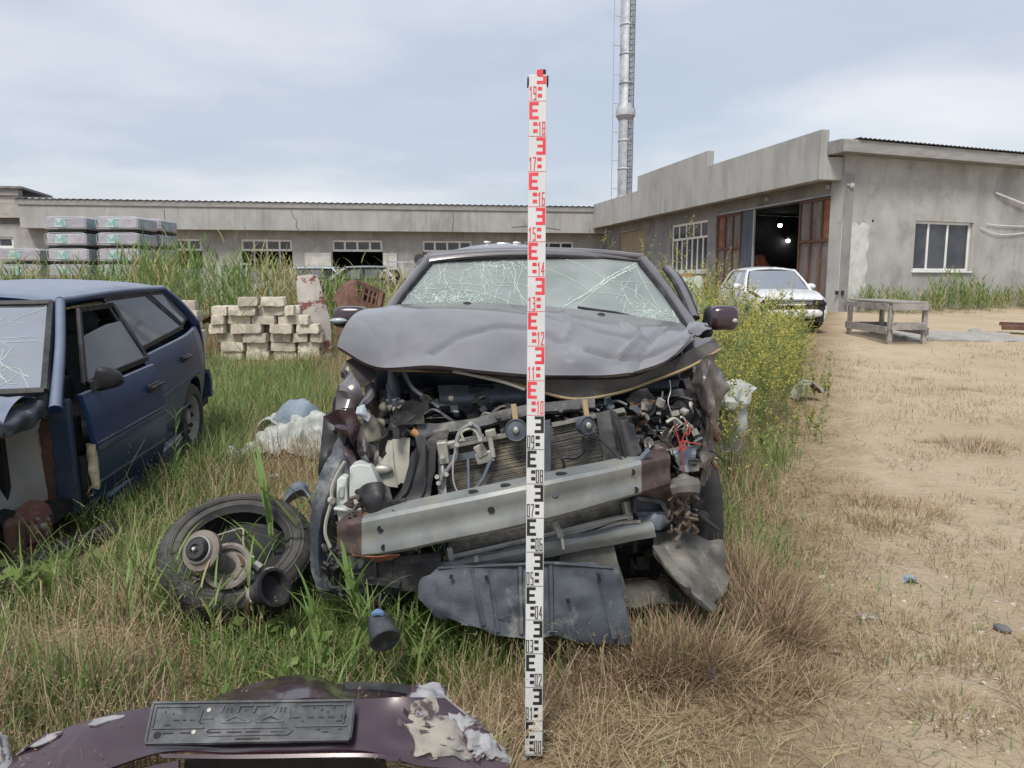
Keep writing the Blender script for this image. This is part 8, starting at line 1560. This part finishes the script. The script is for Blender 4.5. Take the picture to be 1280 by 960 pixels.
while nplant < 370 and tries < 6000:
    tries += 1; Y_ = rr_.uniform(4.9, 15.5); px_ = rr_.uniform(880, 1006); p = V(px_, 400, Y_)
    pxx_, pyy_ = topx(p.x, Y_, gzf(p.x, Y_))
    if px_ > np.interp(pyy_, [400, 430, 470, 520, 545, 575], [990, 1005, 1005, 1000, 980, 930]): continue
    topy = np.interp(px_, [880, 905, 930, 960, 985, 1012], [372, 374, 366, 372, 378, 398]) + rr_.normal(0, 14) + 10
    h = CAMH + (350 - topy) * Y_ * .99 / F - gzf(p.x, Y_); h = float(np.clip(h, .25, 1.25)) * rr_.uniform(.45, 1.08)
    cxw = .12 - .077 * (Y_ - 4.2)
    if Y_ < 7.2 and abs(p.x - cxw) < 1.05: continue
    clover((p.x, Y_, gzf(p.x, Y_) - .01), h, int(9 + 4 * rr_.random()), .85 + .06 * Y_ * .6); nplant += 1
for k in range(26):       # stragglers at the edge of the track
    Y_ = rr_.uniform(4.4, 12); px_ = rr_.uniform(985, 1045) if Y_ > 6 else rr_.uniform(900, 1010); p = V(px_, 400, Y_); clover((p.x, Y_, gzf(p.x, Y_) - .01), rr_.uniform(.12, .5), 6, 1.0, .5)
for k in range(70):       # behind the wreck, seen over its right shoulder
    Y_ = rr_.uniform(9, 17); px_ = rr_.uniform(800, 905); p = V(px_, 400, Y_); topy = np.interp(px_, [800, 830, 860, 905], [352, 346, 344, 352]) + rr_.normal(0, 10); h = float(np.clip(CAMH + (350 - topy) * Y_ * .99 / F - gzf(p.x, Y_), .4, 1.8)); clover((p.x, Y_, gzf(p.x, Y_) - .01), h, 10, 1.3)
o = Q.build('sweet_clover', M_melilot); tag(o, 'bushy yellow flowering sweet clover along the right side of the wreck', 'weeds', kind='stuff')
for i, (px_, topy, Y_, lab) in enumerate(((745, 288, 11.5, 'tall yellow flowering stem standing against the storage building behind the wreck roof'), (806, 312, 11, 'tall yellow flowering stem before the plywood panel'), (826, 296, 10.5, 'tallest yellow flowering stem left of the barred window'))):
    Q = Quads(); p = V(px_, 400, Y_); b = (p.x, Y_, gzf(p.x, Y_)); clover(b, CAMH + (350 - topy) * Y_ * .99 / F - b[2], 12, 1.4, 1.3); o = Q.build('tall_clover', M_melilot, loc=b); tag(o, lab, 'plant', 'tall flowering stems behind the wreck')

# --- single plants one can point at
G_ = 'reed shoots growing by themselves'
b = gp(352, 768); reed_thing('reed_shoot', 'broad leaved green reed shoot growing through the bare tyre', b, [(-.02, .03, .60, 9, .028, .36, .12, 2.6, (.33, .12)), (.03, .06, .52, 8, .026, .34, .10, .4, (.42, .12)), (-.06, .0, .38, 6, .020, .30, .2, 3.3, (.55, .2)), (.12, .0, .42, 7, .022, .34, .2, 1.2, (.35, .1))], group=G_)
b = gp(452, 800); reed_thing('reed_shoot', 'leaning green reed shoots between the tyre and the fog lamp', b, [(.03, .08, .50, 8, .026, .38, .35, 2.2, (.32, .12)), (.08, .0, .42, 8, .024, .36, .45, 2.5, (.38, .12)), (-.14, .02, .34, 7, .022, .30, .3, .6, (.36, .12)), (.16, -.02, .30, 7, .020, .30, .35, 2.8, (.4, .12)), (-.05, .12, .34, 6, .018, .30, .3, 1.2, (.4, .15)), (.1, .1, .35, 6, .02, .3, .4, 3.0, (.45, .2))], group=G_)
b = gp(205, 800); reed_thing('reed_shoot', 'green grass clump below the left edge of the bare tyre', b, [(rng.uniform(-.16, .22), rng.uniform(-.06, .18), rng.uniform(.22, .36), 6, .011, .26, rng.uniform(.05, .3), None, (.42, .15)) for _ in range(14)], group=G_)
b = gp(300, 800); reed_thing('reed_shoot', 'yellowing green grass clump before the middle of the bare tyre', b, [(rng.uniform(-.18, .16), rng.uniform(-.08, .12), rng.uniform(.18, .34), 6, .011, .25, rng.uniform(.05, .35), None, (.55, .22)) for _ in range(13)], group=G_)
b = gp(560, 835); reed_thing('reed_shoot', 'sparse green shoots under the hanging undertray', b, [(rng.uniform(-.25, .2), rng.uniform(-.05, .14), rng.uniform(.14, .26), 6, .010, .2, rng.uniform(.05, .3), None, (.4, .15)) for _ in range(12)], group=G_)
b = gp(465, 895); reed_thing('reed_shoot', 'long arching green blades growing out behind the torn bumper', b, [(-.02, .20, .42, 8, .022, .36, .5, 2.4, (.28, .1)), (.05, .22, .38, 8, .022, .34, .5, 2.9, (.33, .1)), (-.2, .2, .30, 7, .018, .30, .4, 2.2, (.35, .1)), (-.12, .16, .28, 6, .016, .28, .4, 1.2, (.4, .1)), (.1, .12, .22, 6, .014, .24, .5, .4, (.45, .15))], group=G_)
b = gp(118, 762); reed_thing('reed_shoot', 'green grass tuft between the trim strip and the bare mound', b, [(rng.uniform(-.3, .25), rng.uniform(-.1, .2), rng.uniform(.15, .28), 6, .010, .22, rng.uniform(.05, .3), None, (.4, .15)) for _ in range(13)], group=G_)
b = gp(60, 905); reed_thing('reed_shoot', 'pale green leafy sprig at the lower left before the bumper', b, [(rng.uniform(-.12, .12), rng.uniform(-.02, .1), rng.uniform(.10, .2), 7, .012, .12, rng.uniform(.05, .3), None, (.5, .15)) for _ in range(7)], group=G_)
b = gp(208, 640); Qs = reed_thing('willow_weed', 'tall narrow leaved weed standing before the blue rear door', b, [(.02, .1, .62, 22, .014, .13, .06, 1.0, (.35, .1)), (.08, .12, .40, 14, .012, .10, .1, .2, (.4, .1))])
b = V(303, 452, 11.2); b.z = gzf(b.x, 11.2); reed_thing('tall_reed', 'single tall yellow-green reed stalk standing before the limestone blocks', b, [(0, 0, 1.95, 5, .045, .75, .12, 2.9, (.7, .12)), (.05, .05, 1.3, 4, .035, .6, .05, 1.2, (.75, .1))])
b = V(288, 330, 16.5); b.z = gzf(b.x, 16.5); reed_thing('tall_reed', 'tallest plumed green reed rising against the storage building wall', b, [(0, 0, 2.75, 12, .03, .5, .06, .5, (.45, .12))])
b = V(222, 400, 10.4); b.z = gzf(b.x, 10.4); reed_thing('tall_reed', 'bent yellow reed blade over the blue car rear window', b, [(0, 0, 1.35, 4, .04, .6, .35, .3, (.8, .1))])
# broad leaves at far left
Q = Quads(); b = gp(14, 752)
for k in range(9):
    a = rng.uniform(0, 6.28); r0_ = rng.uniform(.02, .14); c0 = np.array([b.x + math.cos(a) * r0_, b.y + math.sin(a) * r0_, b.z + rng.uniform(.05, .16)]); Q.blades([[b.x, b.y, b.z]], r0_ + .12, .004, a, .6, .4, .4, nseg=3)
    for q in range(3): Q.leaves([c0], [[math.cos(a + (q - 1) * .7), math.sin(a + (q - 1) * .7), .15]], .11, .075, .52)
o = Q.build('broad_leaf_weed', M_green, loc=tuple(b)); tag(o, 'broad leaved pale green weed at the left edge beside the trim strip', 'plant')
Q = Quads(); b = gp(205, 605)
for k in range(14):
    a = rng.uniform(0, 6.28); r0_ = rng.uniform(.02, .2); c0 = np.array([b.x + math.cos(a) * r0_, b.y + math.sin(a) * r0_, b.z + rng.uniform(.04, .12)]); Q.blades([[b.x, b.y, b.z]], r0_ + .08, .004, a, .9, .4, .4, nseg=3)
    for q in range(3): Q.leaves([c0], [[math.cos(a + (q - 1) * .8), math.sin(a + (q - 1) * .8), .2]], .085, .06, .5)
o = Q.build('broad_leaf_weed', M_green, loc=tuple(b)); tag(o, 'broad leaved weed in the grass below the blue rear door', 'plant')
Q = Quads()
for k in range(150):
    bx, by = rr_.uniform(0, 560), rr_.uniform(590, 900); b_ = gp(bx, by)
    if rr_.random() > green_map(np.array(bx), np.array(by)) or inside_car(np.array([b_.x]), np.array([b_.y]))[0]: continue
    for q in range(5):
        a = rr_.uniform(0, 6.28); t_ = rr_.uniform(.3, .6); Q.leaves([[b_.x + .01 * math.cos(a), b_.y + .01 * math.sin(a), b_.z + rr_.uniform(.02, .1)]], [[math.cos(a), math.sin(a), rr_.uniform(.1, .8)]], rr_.uniform(.04, .08), rr_.uniform(.02, .045), t_)
o = Q.build('broad_leaf_weeds', M_green); tag(o, 'small broad leaved weeds scattered in the grass left of the wreck', 'weeds', kind='stuff')
# dead stalks leaning before the blue car
Q = Quads()
for (bx, by, tx, ty) in ((140, 640, 168, 545), (176, 640, 152, 560), (95, 690, 120, 560), (60, 700, 40, 640), (300, 560, 262, 520), (212, 600, 250, 545)):
    b = gp(bx, by); t = V(tx, ty, b.y + .05); d = t - b; Q.blades([[b.x, b.y, b.z]], d.length, .005, math.atan2(d.y, d.x), math.acos(d.z / d.length), .25, .7, nseg=4, tipw=.4)
    for k in range(7): u = rng.uniform(.4, 1); p = b.lerp(t, u); Q.blades([[p.x, p.y, p.z]], rng.uniform(.04, .1), .003, rng.uniform(0, 6.28), rng.uniform(.4, 1.2), .3, .7, nseg=2)
o = Q.build('dead_stalks', M_straw); tag(o, 'thin dead weed stalks leaning before the blue car', 'weeds', kind='stuff')
# pebbles and crumbs
VV, FF = [], []; base = np.array([[1, 0, 0], [-1, 0, 0], [0, 1, 0], [0, -1, 0], [0, 0, 1], [0, 0, -1]], float); tri = [(0, 2, 4), (2, 1, 4), (1, 3, 4), (3, 0, 4), (2, 0, 5), (1, 2, 5), (3, 1, 5), (0, 3, 5)]
x, y = samp(40000, 1.3, 12, .6); pxx, pyy = px_of(x, y); e = np.interp(pyy, edge_y, edge_x); pr = np.clip((pxx - e) / 60, .05, 1) * np.clip((vn(x * 1.2, y * 1.2, 61) - .3) * 1.8 + .02, .02, 1) * .55; keep = rng.random(len(x)) < pr; x, y = x[keep], y[keep]
sz = np.exp(rng.normal(-5.5, .55, len(x))); 
for a, b, s in zip(x, y, sz):
    o_ = len(VV); sc_ = np.array([s * rng.uniform(.7, 1.5), s * rng.uniform(.7, 1.4), s * rng.uniform(.4, .8)]); th = rng.uniform(0, 6.28); c, q = math.cos(th), math.sin(th)
    bv = base * sc_ + rng.normal(0, s * .18, (6, 3)); VV += [(a + v[0] * c - v[1] * q, b + v[0] * q + v[1] * c, v[2]) for v in bv]; FF += [(i + o_, j + o_, k + o_) for i, j, k in tri]
arr = np.array(VV); arr[:, 2] += gz(arr[:, 0], arr[:, 1]) + .001
me = bpy.data.meshes.new('gravel'); me.from_pydata(arr.tolist(), [], FF); me.materials.append(mat('gravel_stone', (.36, .31, .25), (.50, .46, .40), 6, rough=.95, stain=(.22, .20, .18), ss=3.5)); me.update()
o = bpy.data.objects.new('gravel', me); COL.objects.link(o); tag(o, 'small pale stones scattered over the bare track', 'gravel', kind='stuff')
